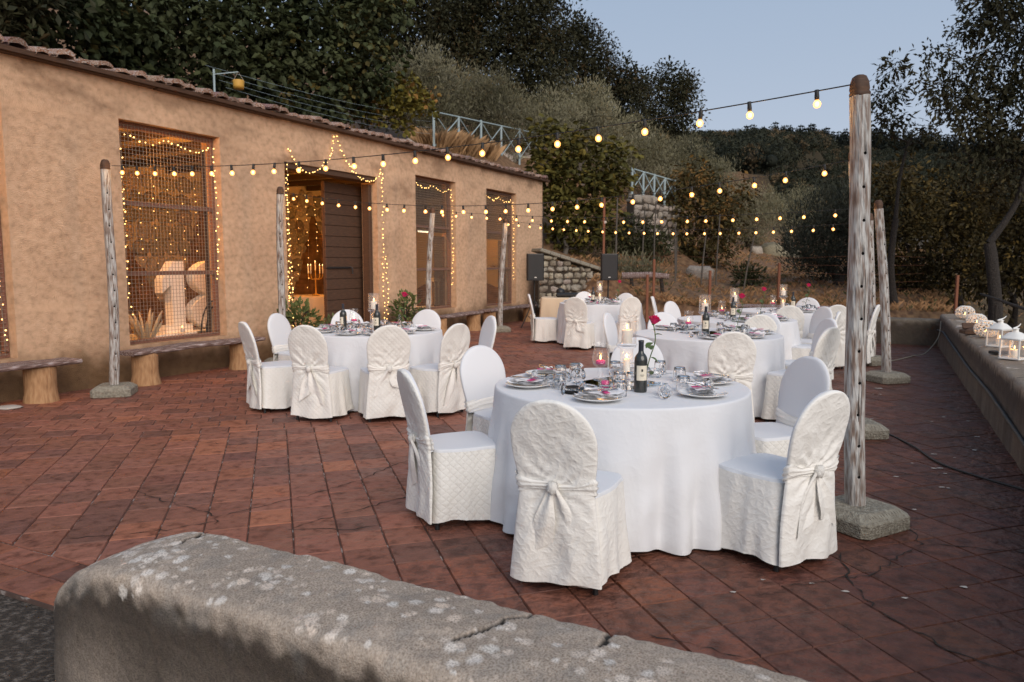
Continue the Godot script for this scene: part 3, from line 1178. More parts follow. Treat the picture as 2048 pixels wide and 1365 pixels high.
func masonry(length: float, width: float, height: float, step: float, end_round: float, sd: int, n_spots: int, spot_max: float, base_col: Color, dark: Color) -> ArrayMesh:
	# runs along local z from 0 to -length; local x across, 0 at the middle
	var rg := RandomNumberGenerator.new()
	rg.seed = sd
	var half := width * 0.5
	var prof := []
	var r := 0.05
	var n := int(height / step / 1.3)
	for i in n:
		prof.append(Vector2(half + 0.015 * (1.0 - float(i) / n), (height - r) * i / n))
	var na := clampi(int(1.57 * r / step), 7, 20)
	for i in na + 1:
		var a := PI * 0.5 * i / na
		prof.append(Vector2(half - r + r * cos(a), height - r + r * sin(a)))
	var m := int((width - 2 * r) / step)
	for i in range(1, m):
		prof.append(Vector2(half - r - (width - 2 * r) * i / m, height + 0.012 * sin(PI * i / m)))
	for i in range(prof.size() - m, -1, -1):
		prof.append(Vector2(-prof[i].x, prof[i].y))
	var nu := prof.size()
	var nv := int(length / step)
	var arc := [0.0]
	for i in range(1, nu):
		arc.append(arc[i - 1] + prof[i].distance_to(prof[i - 1]))
	var mid: float = arc[nu - 1] * 0.5
	var spots := []
	var cell := {}
	for k in n_spots:
		var s := rg.randf_range(0, length)
		var q := mid + rg.randf_range(-0.52, 0.5) * width * 0.95
		# they gather along the shoulder that faces the camera and in colonies
		if rg.randf() < 0.6 and spots.size() > 4:
			var near = spots[rg.randi() % spots.size()]
			s = near[0] + rg.randfn(0, 0.07)
			q = near[1] + rg.randfn(0, 0.035)
		var big := rg.randf_range(0.2, 1.0)
		var tint := Color(0.95, 0.9, 0.83).lerp(Color(0.85, 0.7, 0.57), rg.randf()) * rg.randf_range(0.8, 1.1)
		spots.append([s, q, spot_max * big * big + 0.003, tint])
		var key := Vector2i(int(floor(s / 0.1)), int(floor(q / 0.1)))
		if not cell.has(key):
			cell[key] = []
		cell[key].append(k)
	var cracks := []
	for k in int(length / 0.45) + 1:
		cracks.append([rg.randf_range(0.15, length), rg.randf_range(-0.35, 0.35), mid + rg.randf_range(-0.2, 0.1), rg.randf_range(0.1, 0.3)])
	var p := PackedVector3Array()
	var cols := PackedColorArray()
	for j in nv:
		var s := length * j / (nv - 1.0)
		var e := clampf((end_round - s) / maxf(end_round, 0.001), 0.0, 1.0)
		var sc := sqrt(maxf(1.0 - pow(e, 2.1), 0.0))
		var sx := pow(maxf(1.0 - pow(e, 3.0), 0.0), 0.4) if e > 0 else 1.0
		for i in nu:
			var w: Vector2 = prof[i]
			var nn := Vector2(clampf(w.x / half, -1, 1), clampf((w.y - height * 0.6) / (height * 0.4), 0, 1))
			var d := 0.008 * noise_a.get_noise_3d(w.x * 3.0 + sd, w.y * 3.0, s * 2.0) + 0.004 * noise_b.get_noise_3d(w.x * 14.0, w.y * 14.0, s * 14.0)
			var q: float = arc[i]
			var dk := 0.0
			for c in cracks:
				var off: float = s - c[0] - c[1] * (q - c[2]) - 0.02 * noise_b.get_noise_2d(q * 9.0, c[0] * 7.0)
				if absf(off) < 0.006 and q > c[2] and q < c[2] + c[3]:
					dk = 1.0
			p.push_back(Vector3((w.x + nn.x * d) * sx, (w.y + nn.y * d) * (sc if end_round > 0 else 1.0) - dk * 0.008, -s))
			var g := 0.5 + 0.5 * noise_a.get_noise_3d(w.x * 2.2 + 3.0, w.y * 2.2, s * 2.2)
			var fine := 0.5 + 0.5 * noise_b.get_noise_3d(w.x * 60.0, w.y * 60.0, s * 60.0)
			var c := base_col.lerp(base_col * 0.7, g) * lerpf(0.68, 1.25, fine)
			# dark tone on the upright faces, strongest just under the rounded shoulder and running down in streaks
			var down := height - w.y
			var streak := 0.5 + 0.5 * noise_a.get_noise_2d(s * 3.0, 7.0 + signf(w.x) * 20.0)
			var side_dark := smoothstep(0.03, 0.1, down + 0.05 * noise_b.get_noise_2d(s * 8.0, w.y * 8.0)) * lerpf(1.0, 0.35, smoothstep(0.12, 0.42, down) * streak)
			c = c.lerp(dark * lerpf(0.7, 1.3, fine), side_dark * 0.92)
			var crust := smoothstep(0.1, 0.45, noise_a.get_noise_3d(w.x * 6.0, w.y * 6.0 + 9.0, s * 6.0)) * smoothstep(0.16, 0.05, down)
			c = c.lerp(Color(0.3, 0.29, 0.27), crust * 0.3)
			c = lichen_color(c, spots, cell, s, q)
			c = c.lerp(Color(0.02, 0.017, 0.014), dk)
			c.a = 1.0
			cols.push_back(c)
	var mb := MB.new()
	mb.grid(p, nu, nv, false, true, PackedVector2Array(), cols)
	# the two ends
	for e in [0, nv - 1]:
		for i in nu - 1:
			mb.col = dark
			var foot := Vector3(0, 0, p[e * nu].z)
			if e == 0:
				mb.tri(foot, p[i + 1], p[i])
			else:
				mb.tri(foot, p[e * nu + i], p[e * nu + i + 1])
	return mb.mesh()

func make_parapets() -> void:
	var tan_stone := Color(0.62, 0.51, 0.41)
	var side_tone := Color(0.05, 0.034, 0.023)  # dark tone of the upright faces
	# foreground wall, runs along v
	var m := masonry(3.7, 0.42, 0.525, 0.0085, 0.58, 4, 520, 0.022, tan_stone, side_tone)
	solo("low_wall", m, M.masonry, "nearest low stone wall with rounded end and white lichen spots, in front of the tables", "wall", T(-3.0, 5.8, 0.0), Basis(Vector3.UP, -0.04) * Basis(-UD, Vector3.UP, -VD))
	# parapet on the right
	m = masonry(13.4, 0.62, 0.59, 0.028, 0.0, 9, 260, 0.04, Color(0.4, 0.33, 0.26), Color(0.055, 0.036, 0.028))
	solo("parapet_wall", m, M.masonry, "long dark stone parapet on the right that carries the lanterns", "wall", T(-2.4, 9.79, -0.01), Basis(VD, Vector3.UP, -UD))
	m = masonry(2.9, 0.4, 0.48, 0.025, 0.0, 12, 50, 0.03, Color(0.18, 0.15, 0.115), Color(0.065, 0.05, 0.037))
	solo("parapet_wall", m, M.masonry, "short low stone wall closing the far right corner of the terrace", "wall", T(11.12, 7.05, -0.01), Basis(-UD, Vector3.UP, -VD))
	# pipe handrail outside the parapet
	var mb := MB.new()
	mb.tube([T(-2.0, 10.2, 0.72), T(2.0, 10.2, 0.78), T(6.3, 10.2, 0.9), T(12.0, 10.2, 0.92)], [0.022], 8)
	var hr := thing("handrail", "dark pipe handrail running outside the right parapet", "railing")
	part("rail", mb.mesh(), M.bark, hr)
	for u in [-1.0, 2.6, 6.2, 9.8]:
		mb = MB.new()
		mb.tube([T(u, 10.2, -0.4), T(u, 10.2, 0.82)], [0.018], 6)
		part("post", mb.mesh(), M.bark, hr)
	# black hose along the parapet foot and cable from the post base
	mb = MB.new()
	mb.tube([T(-2.2, 9.45, 0.1), T(-0.5, 9.44, 0.16), T(1.8, 9.45, 0.24), T(3.4, 9.44, 0.3), T(5.4, 9.45, 0.28), T(7.4, 9.44, 0.33), T(9.6, 9.45, 0.36), T(10.8, 9.44, 0.3)], [0.016], 8)
	solo("hose", mb.mesh(), M.rubber, "black hose fixed along the inner face of the right parapet", "hose")
	mb = MB.new()
	var path := []
	for q in [[3.03, -6.5, 0.6], [3.1, -6.55, 0.1], [3.3, -6.5, 0.012], [3.28, -6.0, 0.012], [3.2, -5.5, 0.012], [3.28, -5.1, 0.012], [3.42, -4.7, 0.012], [3.5, -4.2, 0.012], [3.6, -3.8, 0.012]]:
		path.append(Vector3(q[0], q[2], q[1]))
	mb.tube(smooth(path, 5), [0.008], 6)
	solo("power_cable", mb.mesh(), M.rubber, "thin black cable trailing over the tiles from the second right-hand post", "cable")
	mb = MB.new()
	path = [T(7.7, 8.5, 0.02), T(8.2, 8.75, 0.012), T(8.9, 9.0, 0.012), T(9.4, 9.2, 0.015), T(9.8, 9.4, 0.25), T(10.2, 9.45, 0.5)]
	mb.tube(smooth(path, 4), [0.008], 6)
	solo("power_cable", mb.mesh(), M.concrete, "pale cable running from the far right posts up the far corner of the parapet", "cable")

func smooth(path: Array, n: int) -> Array:
	var out := []
	for k in path.size() - 1:
		var a: Vector3 = path[maxi(k - 1, 0)]
		var b: Vector3 = path[k]
		var c: Vector3 = path[k + 1]
		var d: Vector3 = path[mini(k + 2, path.size() - 1)]
		for i in n:
			out.append(b.cubic_interpolate(c, a, d, float(i) / n))
	out.append(path[-1])
	return out

# ---------------------------------------------------------------- the bank beyond the terrace
func gpos(x: float, z: float, sink := 0.0) -> Vector3:
	return Vector3(x, ground_height(x, z) - sink, z)

func rubble_wall(called: String, label: String, a: Vector3, b: Vector3, ha: float, hb: float, size: float, limit: int, cap: bool) -> void:
	# a dry stone wall from a to b, heights above each foot
	var along := (b - a)
	along.y = 0
	var len := along.length()
	along = along.normalized()
	var side := along.cross(Vector3.UP)
	var root := thing(called, label, "wall", a)
	var rg := RandomNumberGenerator.new()
	rg.seed = called.length() + int(len * 10)
	var core := MB.new()
	var n := 8
	var bas := Basis(along, Vector3.UP, -side)
	for k in n:
		var t := (k + 0.5) / n
		var h := lerpf(ha, hb, t)
		var y := (b.y - a.y) * t
		core.box(along * len * t + Vector3(0, y + h * 0.5 - 0.06, 0), Vector3(len / n, h - 0.1, 0.3), 0.0, Basis(along, Vector3.UP, along.cross(Vector3.UP)))
	part("core", core.mesh(), M.masonry_dark, root)
	var stones := []
	for k in 8:
		stones.append(stone_mesh(rg, k + 20))
	var made := 0
	var row := 0
	var y0 := 0.0
	while y0 < maxf(ha, hb) and made < limit:
		var s := 0.0
		var rh := size * rg.randf_range(0.75, 1.15)
		while s < len and made < limit:
			var w := size * rg.randf_range(0.7, 1.9)
			var t := clampf((s + w * 0.5) / len, 0, 1)
			var h := lerpf(ha, hb, t)
			if y0 + rh * 0.6 < h:
				var sc := Vector3(w * 1.04, rh * 1.1, rg.randf_range(0.4, 0.52))
				part("stone", stones[rg.randi() % 8], M.stone, root, along * (s + w * 0.5) + Vector3(0, (b.y - a.y) * t + y0 + rh * rg.randf_range(0.35, 0.65), 0), Basis(along, Vector3.UP, along.cross(Vector3.UP)) * Basis(Vector3(0, 0, 1), rg.randf_range(-0.3, 0.3)) * Basis.from_scale(sc))
				made += 1
			s += w
		y0 += rh
		row += 1
	if cap:
		var mb := MB.new()
		for k in n:
			var t := (k + 0.5) / n
			var dy := (b.y + hb) - (a.y + ha)
			var tilt := Basis(along, Vector3.UP, along.cross(Vector3.UP)) * Basis(Vector3(0, 0, 1), atan2(dy, len))
			mb.box(along * len * t + Vector3(0, ha + dy * t + 0.05, 0), Vector3(len / n * 1.01, 0.09, 0.55), 0.015, tilt)
		part("coping", mb.mesh(), M.concrete, root)

func railing(label: String, a: Vector3, b: Vector3, bays: int, hgt: float, first_open: bool) -> void:
	var root := thing("hillside_railing", label, "railing", a)
	var d := (b - a)
	var mb := MB.new()
	for k in bays + 1:
		var q := d * (float(k) / bays)
		mb = MB.new()
		var tall := hgt * (1.0 if k % 2 == 0 else 0.96)
		mb.tube([q + Vector3(0, -0.4, 0), q + Vector3(0, tall, 0)], [0.045], 8)
		part("post", mb.mesh(), M.rail, root)
		if k < bays:
			var q2 := d * (float(k + 1) / bays)
			mb = MB.new()
			mb.tube([q + Vector3(0, 0.12, 0), q2 + Vector3(0, hgt * 0.92, 0)], [0.02], 6)
			mb.tube([q + Vector3(0.03, hgt * 0.92, 0.03), q2 + Vector3(0.03, 0.12, 0.03)], [0.022], 6)
			part("brace", mb.mesh(), M.rail, root)
	mb = MB.new()
	mb.tube([Vector3(0, hgt * 0.96, 0), d + Vector3(0, hgt * 0.96, 0)], [0.026], 6)
	part("top_rail", mb.mesh(), M.rail, root)

func make_far_bank() -> void:
	M.masonry_dark = mat(lin(0.05, 0.038, 0.028), 1.0)
	rubble_wall("stone_wall", "rough rubble retaining wall with a sloping coping beside the end of the building", Vector3(0.62, 0.3, -19.6), Vector3(2.75, 0.3, -20.6), 1.5, 0.85, 0.17, 130, true)
	rubble_wall("rock_wall", "pale rocky retaining wall under the distant railing on the hillside", Vector3(4.2, 0.9, -27.0), Vector3(6.1, 0.9, -28.7), 3.05, 2.75, 0.3, 110, false)
	rubble_wall("stone_wall", "stone wall of the upper terrace under the pale railing behind the roof", Vector3(-3.6, 4.0, -26.0), Vector3(1.0, 4.6, -34.0), 1.6, 1.5, 0.34, 120, false)
	railing("pale blue steel railing with crossed braces above the roof of the building", Vector3(-2.65, 5.3, -26.0), Vector3(1.05, 5.85, -33.5), 5, 1.35, true)
	railing("small distant pale steel railing with crossed braces on the rock wall", Vector3(4.3, 4.0, -27.3), Vector3(6.2, 3.75, -29.0), 4, 0.9, false)
	# rusty fence of the meadow
	var spots := [[Vector3(2.5, 0.4, -20.6), 2.2, "tall rusty fence post behind the right loudspeaker"], [Vector3(3.42, 0.4, -19.0), 1.2, "rusty fence post, left one of the close pair in the meadow fence"], [Vector3(3.62, 0.4, -19.2), 1.12, "rusty fence post, right one of the close pair in the meadow fence"], [Vector3(5.0, 0.4, -19.0), 0.95, "thin rusty fence post between the middle pair and the right-hand post"], [Vector3(6.74, 0.4, -19.0), 1.1, "rusty fence post standing before the dark olive on the right"], [Vector3(10.3, 0.1, -17.4), 1.75, "rusty fence post beyond the globe lanterns at the right parapet"]]
	for q in spots:
		var mb := MB.new()
		var p: Vector3 = q[0]
		mb.box(Vector3(0, q[1] * 0.5, 0), Vector3(0.06, q[1], 0.06), 0.006)
		solo("fence_post", mb.mesh(), M.rust, q[2], "fence post", gpos(p.x, p.z, 0.1))
	var wires := thing("fence_wire", "sagging wire netting stretched between the rusty meadow posts", "fence", Vector3(2.4, 0, -19.5))
	var wb := MB.new()
	for k in 5:
		var y := 0.6 + 0.2 * k
		var path := []
		for i in 9:
			var t := i / 8.0
			path.append(Vector3(8.0 * t, y + 0.25 - 0.05 * sin(t * PI * 3.0) * sin(k), 0.5 * t))
		wb.tube(path, [0.0022], 4, false)
	part("netting", wb.mesh(), M.rust, wires, Vector3.ZERO, Basis.IDENTITY, true)
	# bean poles and stakes among the shrubs
	var stakes := [[3.1, -22.5, 2.6, 0.0], [4.05, -23.5, 2.5, 0.02], [5.0, -23.0, 2.3, -0.03], [5.9, -23.5, 2.0, 0.05], [6.5, -24.0, 2.9, 0.02], [5.35, -24.5, 1.6, -0.02], [6.9, -22.5, 2.1, 0.14], [4.6, -24.5, 2.8, 0.01]]
	var names := ["leftmost thin wooden stake among the bushes right of the loudspeaker", "tall thin wooden stake, second from the left among the bushes", "thin wooden stake before the grey rosemary bushes, third from the left", "grey stake between the bushes and the orange-leaved tree", "longest grey stake left of the orange-leaved tree trunk", "shortest stake among the bushes of the meadow edge", "slanting grey stake leaning by the trunk of the orange-leaved tree", "thin stake rising against the dark shrub in the middle of the stakes"]
	for k in stakes.size():
		var s = stakes[k]
		var mb := MB.new()
		mb.tube([Vector3(0, -0.2, 0), Vector3(s[3] * s[2] * 0.5, s[2] * 0.4, 0), Vector3(s[3] * s[2] + 0.02, s[2] * 0.8, 0)], [0.026, 0.024, 0.02], 6, true, 0.2, k)
		solo("garden_stake", mb.mesh(), M.pale_bark, names[k], "stake", gpos(s[0], s[1]), Basis.IDENTITY, "stakes among the meadow bushes")
	# meadow rocks
	var rg := RandomNumberGenerator.new()
	rg.seed = 31
	var rocks := [[15.2, -44.0, 0.9, "pale boulder under the olives at the top of the meadow"], [16.6, -44.5, 0.7, "second pale boulder under the olives, right of the larger one"], [6.4, -25.5, 0.55, "pale rock in the dry grass left of the small dark bush"], [13.6, -42.0, 0.5, "small pale stone low in the grass under the olives"]]
	for k in rocks.size():
		var q = rocks[k]
		solo("boulder", stone_mesh(rg, 40 + k), M.stone, q[3], "rock", gpos(q[0], q[1]) + Vector3(0, q[2] * 0.25, 0), Basis(Vector3.UP, k * 1.3) * Basis.from_scale(Vector3(q[2] * 1.7, q[2], q[2])))
	# dry grass
	var tuft := MB.new()
	for k in 9:
		var a := rg.randf() * TAU
		var l := rg.randf_range(0.16, 0.42)
		var o := Vector3(cos(a), 0, sin(a)) * rg.randf_range(0.02, 0.12)
		var lean := Vector3(cos(a), 0, sin(a)) * l * rg.randf_range(0.2, 0.9)
		var s := Vector3(-sin(a), 0, cos(a)) * 0.008
		tuft.tri(o - s, o + s, o + lean * 0.5 + Vector3(0, l * 0.7, 0))
		tuft.tri(o + s, o + lean + Vector3(0, l * 0.8, 0), o + lean * 0.4 + Vector3(0, l * 0.55, 0))
	var spots2 := []
	for k in 20000:
		var u := 14.1 + 46.0 * pow(rg.randf(), 1.7)
		var v := rg.randf_range(-4.5, 14.0)
		var p := T(u, v)
		if noise_a.get_noise_2d(p.x * 0.4, p.z * 0.4) + rg.randf_range(-0.4, 0.4) < -0.12:
			continue
		var g := gpos(p.x, p.z, 0.01)
		var c := Color(0.2, 0.105, 0.05).lerp(Color(0.4, 0.23, 0.11), rg.randf())
		if rg.randf() < 0.16:
			c = Color(0.07, 0.075, 0.03)
		spots2.append([g, rg.randf_range(0.16, 0.5), c])
	# a dry strip on the upper terrace behind the railing
	for k in 500:
		var p := Vector3(-2.5, 0, -26.3).lerp(Vector3(0.6, 0, -32.5), rg.randf() * 0.55) + Vector3(rg.randf_range(-0.6, 0.0), 0, 0)
		spots2.append([Vector3(p.x, 5.3 + rg.randf_range(0, 0.15), p.z), rg.randf_range(1.2, 2.4), Color(0.4, 0.24, 0.12) * rg.randf_range(0.7, 1.1)])
	scatter("dry_grass", tuft.mesh(), spots2, rg)

func scatter(called: String, mesh: Mesh, spots: Array, rg: RandomNumberGenerator) -> void:
	var mm := MultiMesh.new()
	mm.transform_format = MultiMesh.TRANSFORM_3D
	mm.use_colors = true
	mm.mesh = mesh
	mm.instance_count = spots.size()
	for k in spots.size():
		mm.set_instance_transform(k, Transform3D(Basis(Vector3.UP, rg.randf() * TAU) * Basis.from_scale(Vector3.ONE * spots[k][1]), spots[k][0]))
		mm.set_instance_color(k, spots[k][2])
	var o := MultiMeshInstance3D.new()
	o.name = numbered(called)
	o.multimesh = mm
	o.material_override = M.leaf
	o.set_meta("kind", "stuff")
	add_child(o)

# ---------------------------------------------------------------- trees and shrubs
func leaf_clump(kind: String) -> ArrayMesh:
	# [leaves, length, width, spread, droop, upright]
	var d: Array = {"fig": [15, 0.21, 0.17, 0.32, 0.5, 0.0], "oak": [34, 0.2, 0.1, 0.5, 0.1, 0.0], "olive": [46, 0.17, 0.034, 0.38, -0.3, 0.8], "vine": [8, 0.17, 0.15, 0.22, 0.4, 0.0], "fruit": [10, 0.24, 0.15, 0.3, 0.7, 0.0], "orange": [22, 0.19, 0.095, 0.36, 0.5, 0.0], "shrub": [30, 0.14, 0.026, 0.34, -0.2, 0.6], "dark": [30, 0.15, 0.07, 0.36, 0.1, 0.2], "airy": [22, 0.14, 0.055, 0.24, 0.45, 0.0], "dusk": [30, 0.17, 0.085, 0.42, 0.25, 0.0]}[kind]
	var rg := RandomNumberGenerator.new()
	rg.seed = kind.length() * 31 + int(d[0])
	var mb := MB.new()
	for k in d[0]:
		var dir := Vector3(rg.randfn(), rg.randfn(), rg.randfn()).normalized()
		var o: Vector3 = dir * d[3] * pow(rg.randf(), 0.5)
		var f := (dir + Vector3(rg.randf_range(-0.6, 0.6), rg.randf_range(-0.5, 0.5) - d[4] + d[5], rg.randf_range(-0.6, 0.6))).normalized()
		var s := f.cross(Vector3(rg.randfn(), rg.randfn() + 0.8, rg.randfn())).normalized()
		var l: float = d[1] * rg.randf_range(0.65, 1.15)
		var w: float = d[2] * 0.5 * rg.randf_range(0.7, 1.15)
		var up := s.cross(f) * w * 0.35
		var g := rg.randf_range(0.75, 1.2)
		mb.col = Color(g, g, g * rg.randf_range(0.85, 1.1))
		var mid := o + f * l * 0.55
		if d[2] > 0.1:
			# broad leaves with a lobed outline
			mb.tri(o, mid + s * w + up, o + f * l)
			mb.tri(o, o + f * l, mid - s * w + up)
			mb.tri(o, o + f * l * 0.3 + s * w * 0.85 + up, mid + s * w * 0.5)
			mb.tri(o, mid - s * w * 0.5, o + f * l * 0.3 - s * w * 0.85 + up)
		else:
			mb.tri(o, mid + s * w + up, o + f * l)
			mb.tri(o, o + f * l, mid - s * w + up)
	return mb.mesh()

const LEAF_TONES := {
	"fig": [Color(0.039, 0.051, 0.022), Color(0.075, 0.084, 0.038), Color(0.150, 0.108, 0.030), 0.05],
	"oak": [Color(0.023, 0.024, 0.012), Color(0.049, 0.046, 0.022), Color(0.074, 0.046, 0.019), 0.1],
	"olive": [Color(0.12, 0.112, 0.065), Color(0.25, 0.23, 0.155), Color(0.2, 0.15, 0.075), 0.08],
	"olive_dark": [Color(0.033, 0.037, 0.027), Color(0.062, 0.068, 0.053), Color(0.062, 0.056, 0.037), 0.08],
	"vine": [Color(0.098, 0.091, 0.021), Color(0.210, 0.168, 0.035), Color(0.280, 0.140, 0.042), 0.15],
	"fruit": [Color(0.07, 0.066, 0.018), Color(0.16, 0.135, 0.03), Color(0.24, 0.175, 0.035), 0.22],
	"orange": [Color(0.05, 0.042, 0.016), Color(0.115, 0.088, 0.032), Color(0.24, 0.125, 0.035), 0.25],
	"shrub": [Color(0.068, 0.051, 0.033), Color(0.128, 0.098, 0.060), Color(0.075, 0.075, 0.038), 0.25],
	"dark": [Color(0.033, 0.039, 0.015), Color(0.063, 0.063, 0.027), Color(0.090, 0.068, 0.030), 0.1],
	"airy": [Color(0.023, 0.023, 0.011), Color(0.044, 0.039, 0.018), Color(0.057, 0.039, 0.016), 0.1],
	"dusk": [Color(0.024, 0.018, 0.007), Color(0.075, 0.056, 0.018), Color(0.13, 0.085, 0.022), 0.16]}
var clumps := {}
var tree_seed := 100

func tree(called: String, label: String, kind: String, foot: Vector3, blobs: Array, bark: Material, trunk_r: float) -> void:
	tree_seed += 1
	var rg := RandomNumberGenerator.new()
	rg.seed = tree_seed
	var gy := minf(foot.y, ground_height(foot.x, foot.z))
	if called in ["tall_tree", "young_tree", "dense_tree"]:
		gy = ground_height(foot.x, foot.z)
	var base := Vector3(foot.x, gy - 0.1, foot.z)
	var cat := "tree" if called.ends_with("tree") or called.ends_with("oak") else ("vine" if called == "vine" else "shrub")
	var root := thing(called, label, cat, base)
	var ctr := Vector3.ZERO
	var low := 1e9
	for b in blobs:
		ctr += Vector3(b[0], b[1], b[2]) / blobs.size()
		low = minf(low, b[1] - b[3])
	var mb := MB.new()
	var fork := Vector3(lerpf(foot.x, ctr.x, 0.45), lerpf(gy, ctr.y, 0.45), lerpf(foot.z, ctr.z, 0.45)) - base
	var m1 := fork * 0.5 + Vector3(rg.randf_range(-1, 1), 0, rg.randf_range(-1, 1)) * trunk_r * (0.7 if called == "tall_tree" else 1.6)
	mb.tube(smooth([Vector3.ZERO, m1, fork], 4), [trunk_r * 1.35, trunk_r * 1.1, trunk_r, trunk_r * 0.95, trunk_r * 0.9, trunk_r * 0.88, trunk_r * 0.85, trunk_r * 0.8, trunk_r * 0.75], 9, true, 0.16, tree_seed)
	# limbs grow from the nearest limb end that is already there
	var ends := [[fork, trunk_r * 0.72]]
	var order := blobs.duplicate()
	order.sort_custom(func(p, q): return (Vector3(p[0], p[1], p[2]) - base - fork).length() < (Vector3(q[0], q[1], q[2]) - base - fork).length())
	for b in order:
		var c := Vector3(b[0], b[1], b[2]) - base
		var best := 0
		for q in ends.size():
			var dq: float = (ends[q][0] - c).length() + (0.0 if ends[q][0].y < c.y else 0.6 * (ends[q][0].y - c.y))
			if dq < (ends[best][0] - c).length() + (0.0 if ends[best][0].y < c.y else 0.6 * (ends[best][0].y - c.y)):
				best = q
		var from: Vector3 = ends[best][0]
		var r0: float = ends[best][1] * 0.8
		var mid := from.lerp(c, 0.5) + Vector3(rg.randf_range(-0.3, 0.3), rg.randf_range(-0.05, 0.3), rg.randf_range(-0.3, 0.3)) * float(b[3])
		mb.tube(smooth([from, mid, c], 4), [r0, r0 * 0.92, r0 * 0.85, r0 * 0.8, r0 * 0.74, r0 * 0.7, r0 * 0.66, r0 * 0.6, r0 * 0.55], 6, false, 0.15, tree_seed)
		ends.append([mid, r0 * 0.7])
		ends.append([c, r0 * 0.55])
		for q in 6:
			var e := c + Vector3(rg.randfn(), rg.randfn(), rg.randfn()).normalized() * float(b[3]) * 0.9
			var s0 := mid.lerp(c, rg.randf_range(0.4, 1.0))
			mb.tube([s0, s0.lerp(e, 0.5) + Vector3(0, 0.1, 0) * float(b[3]), e], [r0 * 0.32, r0 * 0.2, r0 * 0.06], 5, false)
	part("trunk", mb.mesh(), bark, root)
	var k0 := "olive" if kind == "olive_dark" else kind
	if not clumps.has(k0):
		clumps[k0] = leaf_clump(k0)
	var tones = LEAF_TONES[kind]
	var dens: float = {"fig": 62.0, "oak": 52.0, "olive": 68.0, "olive_dark": 80.0, "vine": 110.0, "fruit": 80.0, "orange": 72.0, "shrub": 70.0, "dark": 70.0, "airy": 88.0, "dusk": 62.0}[kind]
	var gap: float = {"airy": -0.02, "fig": -0.22, "oak": -0.28, "orange": -0.25, "fruit": -0.25}.get(kind, -0.5)
	var own := rg.randf_range(0.72, 1.3) if kind == "olive" else rg.randf_range(0.9, 1.12)
	var xs := []
	for b in blobs:
		var r: float = b[3]
		var c := Vector3(b[0], b[1], b[2]) - base
		var n := int(dens * r * r) + 10
		for k in n:
			var dir := Vector3(rg.randfn(), rg.randfn(), rg.randfn()).normalized()
			var q := c + dir * r * (rg.randf_range(0.62, 1.08) if rg.randf() < 0.75 else rg.randf_range(0.1, 0.7)) * Vector3(1.05, 0.92, 1.05)
			var w := q + base
			if noise_a.get_noise_3dv(w * (0.9 / maxf(0.45, r * 0.55))) < gap * 0.5 + rg.randf_range(-0.08, 0.08):
				continue
			var t := clampf(rg.randf() * 0.8 + 0.7 * noise_b.get_noise_3dv(w * 0.45), 0, 1)
			var col: Color = tones[0].lerp(tones[1], t)
			if rg.randf() < tones[3]:
				col = col.lerp(tones[2], rg.randf_range(0.4, 1.0))
			xs.append([q, rg.randf_range(0.6, 1.3), col * own])
	var mm := MultiMesh.new()
	mm.transform_format = MultiMesh.TRANSFORM_3D
	mm.use_colors = true
	mm.mesh = clumps[k0]
	mm.instance_count = xs.size()
	for k in xs.size():
		var bas := Basis(Vector3.UP, rg.randf() * TAU) * Basis(Vector3.RIGHT, rg.randf_range(-0.5, 0.5))
		mm.set_instance_transform(k, Transform3D(bas * Basis.from_scale(Vector3.ONE * xs[k][1]), xs[k][0]))
		mm.set_instance_color(k, xs[k][2])
	var o := MultiMeshInstance3D.new()
	o.name = "crown"
	o.multimesh = mm
	o.material_override = M.leaf
	o.set_meta("kind", "stuff")
	root.add_child(o)

func make_forest() -> void:
	# the far wood on the ridge reads as one mass: round crowns below, pointed ones along the top
	var rg := RandomNumberGenerator.new()
	rg.seed = 8
	for form in 2:
		var mb := MB.new()
		for k in 70:
			var a := rg.randf() * TAU
			var t := rg.randf()
			var wd := (1.0 - t) * 1.9 + 0.15 if form == 1 else 3.0 * sqrt(maxf(0.02, 1.0 - pow(t * 2.0 - 1.0, 2.0)))
			var y := t * 9.0 if form == 1 else 2.0 + t * 6.0
			var o := Vector3(cos(a) * wd, y, sin(a) * wd)
			var g := rg.randf_range(0.65, 1.3)
			mb.col = Color(g, g, g)
			for q in 3:
				var p := o + Vector3(rg.randf_range(-0.8, 0.8), rg.randf_range(-0.6, 0.6), rg.randf_range(-0.8, 0.8))
				var s1 := Vector3(rg.randfn(), rg.randfn(), rg.randfn()).normalized() * rg.randf_range(0.4, 0.9)
				var s2 := Vector3(rg.randfn(), rg.randfn(), rg.randfn()).normalized() * rg.randf_range(0.4, 0.9)
				mb.tri(p, p + s1, p + s2)
		if form == 1:
			mb.tube([Vector3.ZERO, Vector3(0, 9.3, 0)], [0.25, 0.03], 5)
		else:
			mb.tube([Vector3.ZERO, Vector3(0, 5, 0)], [0.3, 0.2], 5)
			mb.col = Color(0.5, 0.5, 0.5)
			mb.ball(Vector3(0, 4.6, 0), Vector3(1.5, 1.7, 1.5), 7, 5, noise_a, 0.5, 1.0)
		var spots := []
		var m := 8600 if form == 0 else 3400
		for k in m:
			var ang := rg.randf_range(-0.28, 1.05)
			var d := rg.randf_range(105.0, 292.0) if form == 0 else rg.randf_range(245.0, 297.0)
			var p := Vector3(sin(ang) * d, 0, -cos(ang) * d)
			var c := Color(0.016, 0.021, 0.014).lerp(Color(0.046, 0.047, 0.027), rg.randf())
			if form == 1:
				c = Color(0.012, 0.015, 0.012).lerp(Color(0.022, 0.026, 0.017), rg.randf())
			elif rg.randf() < 0.12:
				c = Color(0.12, 0.085, 0.045)
			spots.append([gpos(p.x, p.z, 0.6), rg.randf_range(0.5, 0.85) * (0.75 if form == 0 else 1.35), c])
		scatter("far_wood", mb.mesh(), spots, rg)

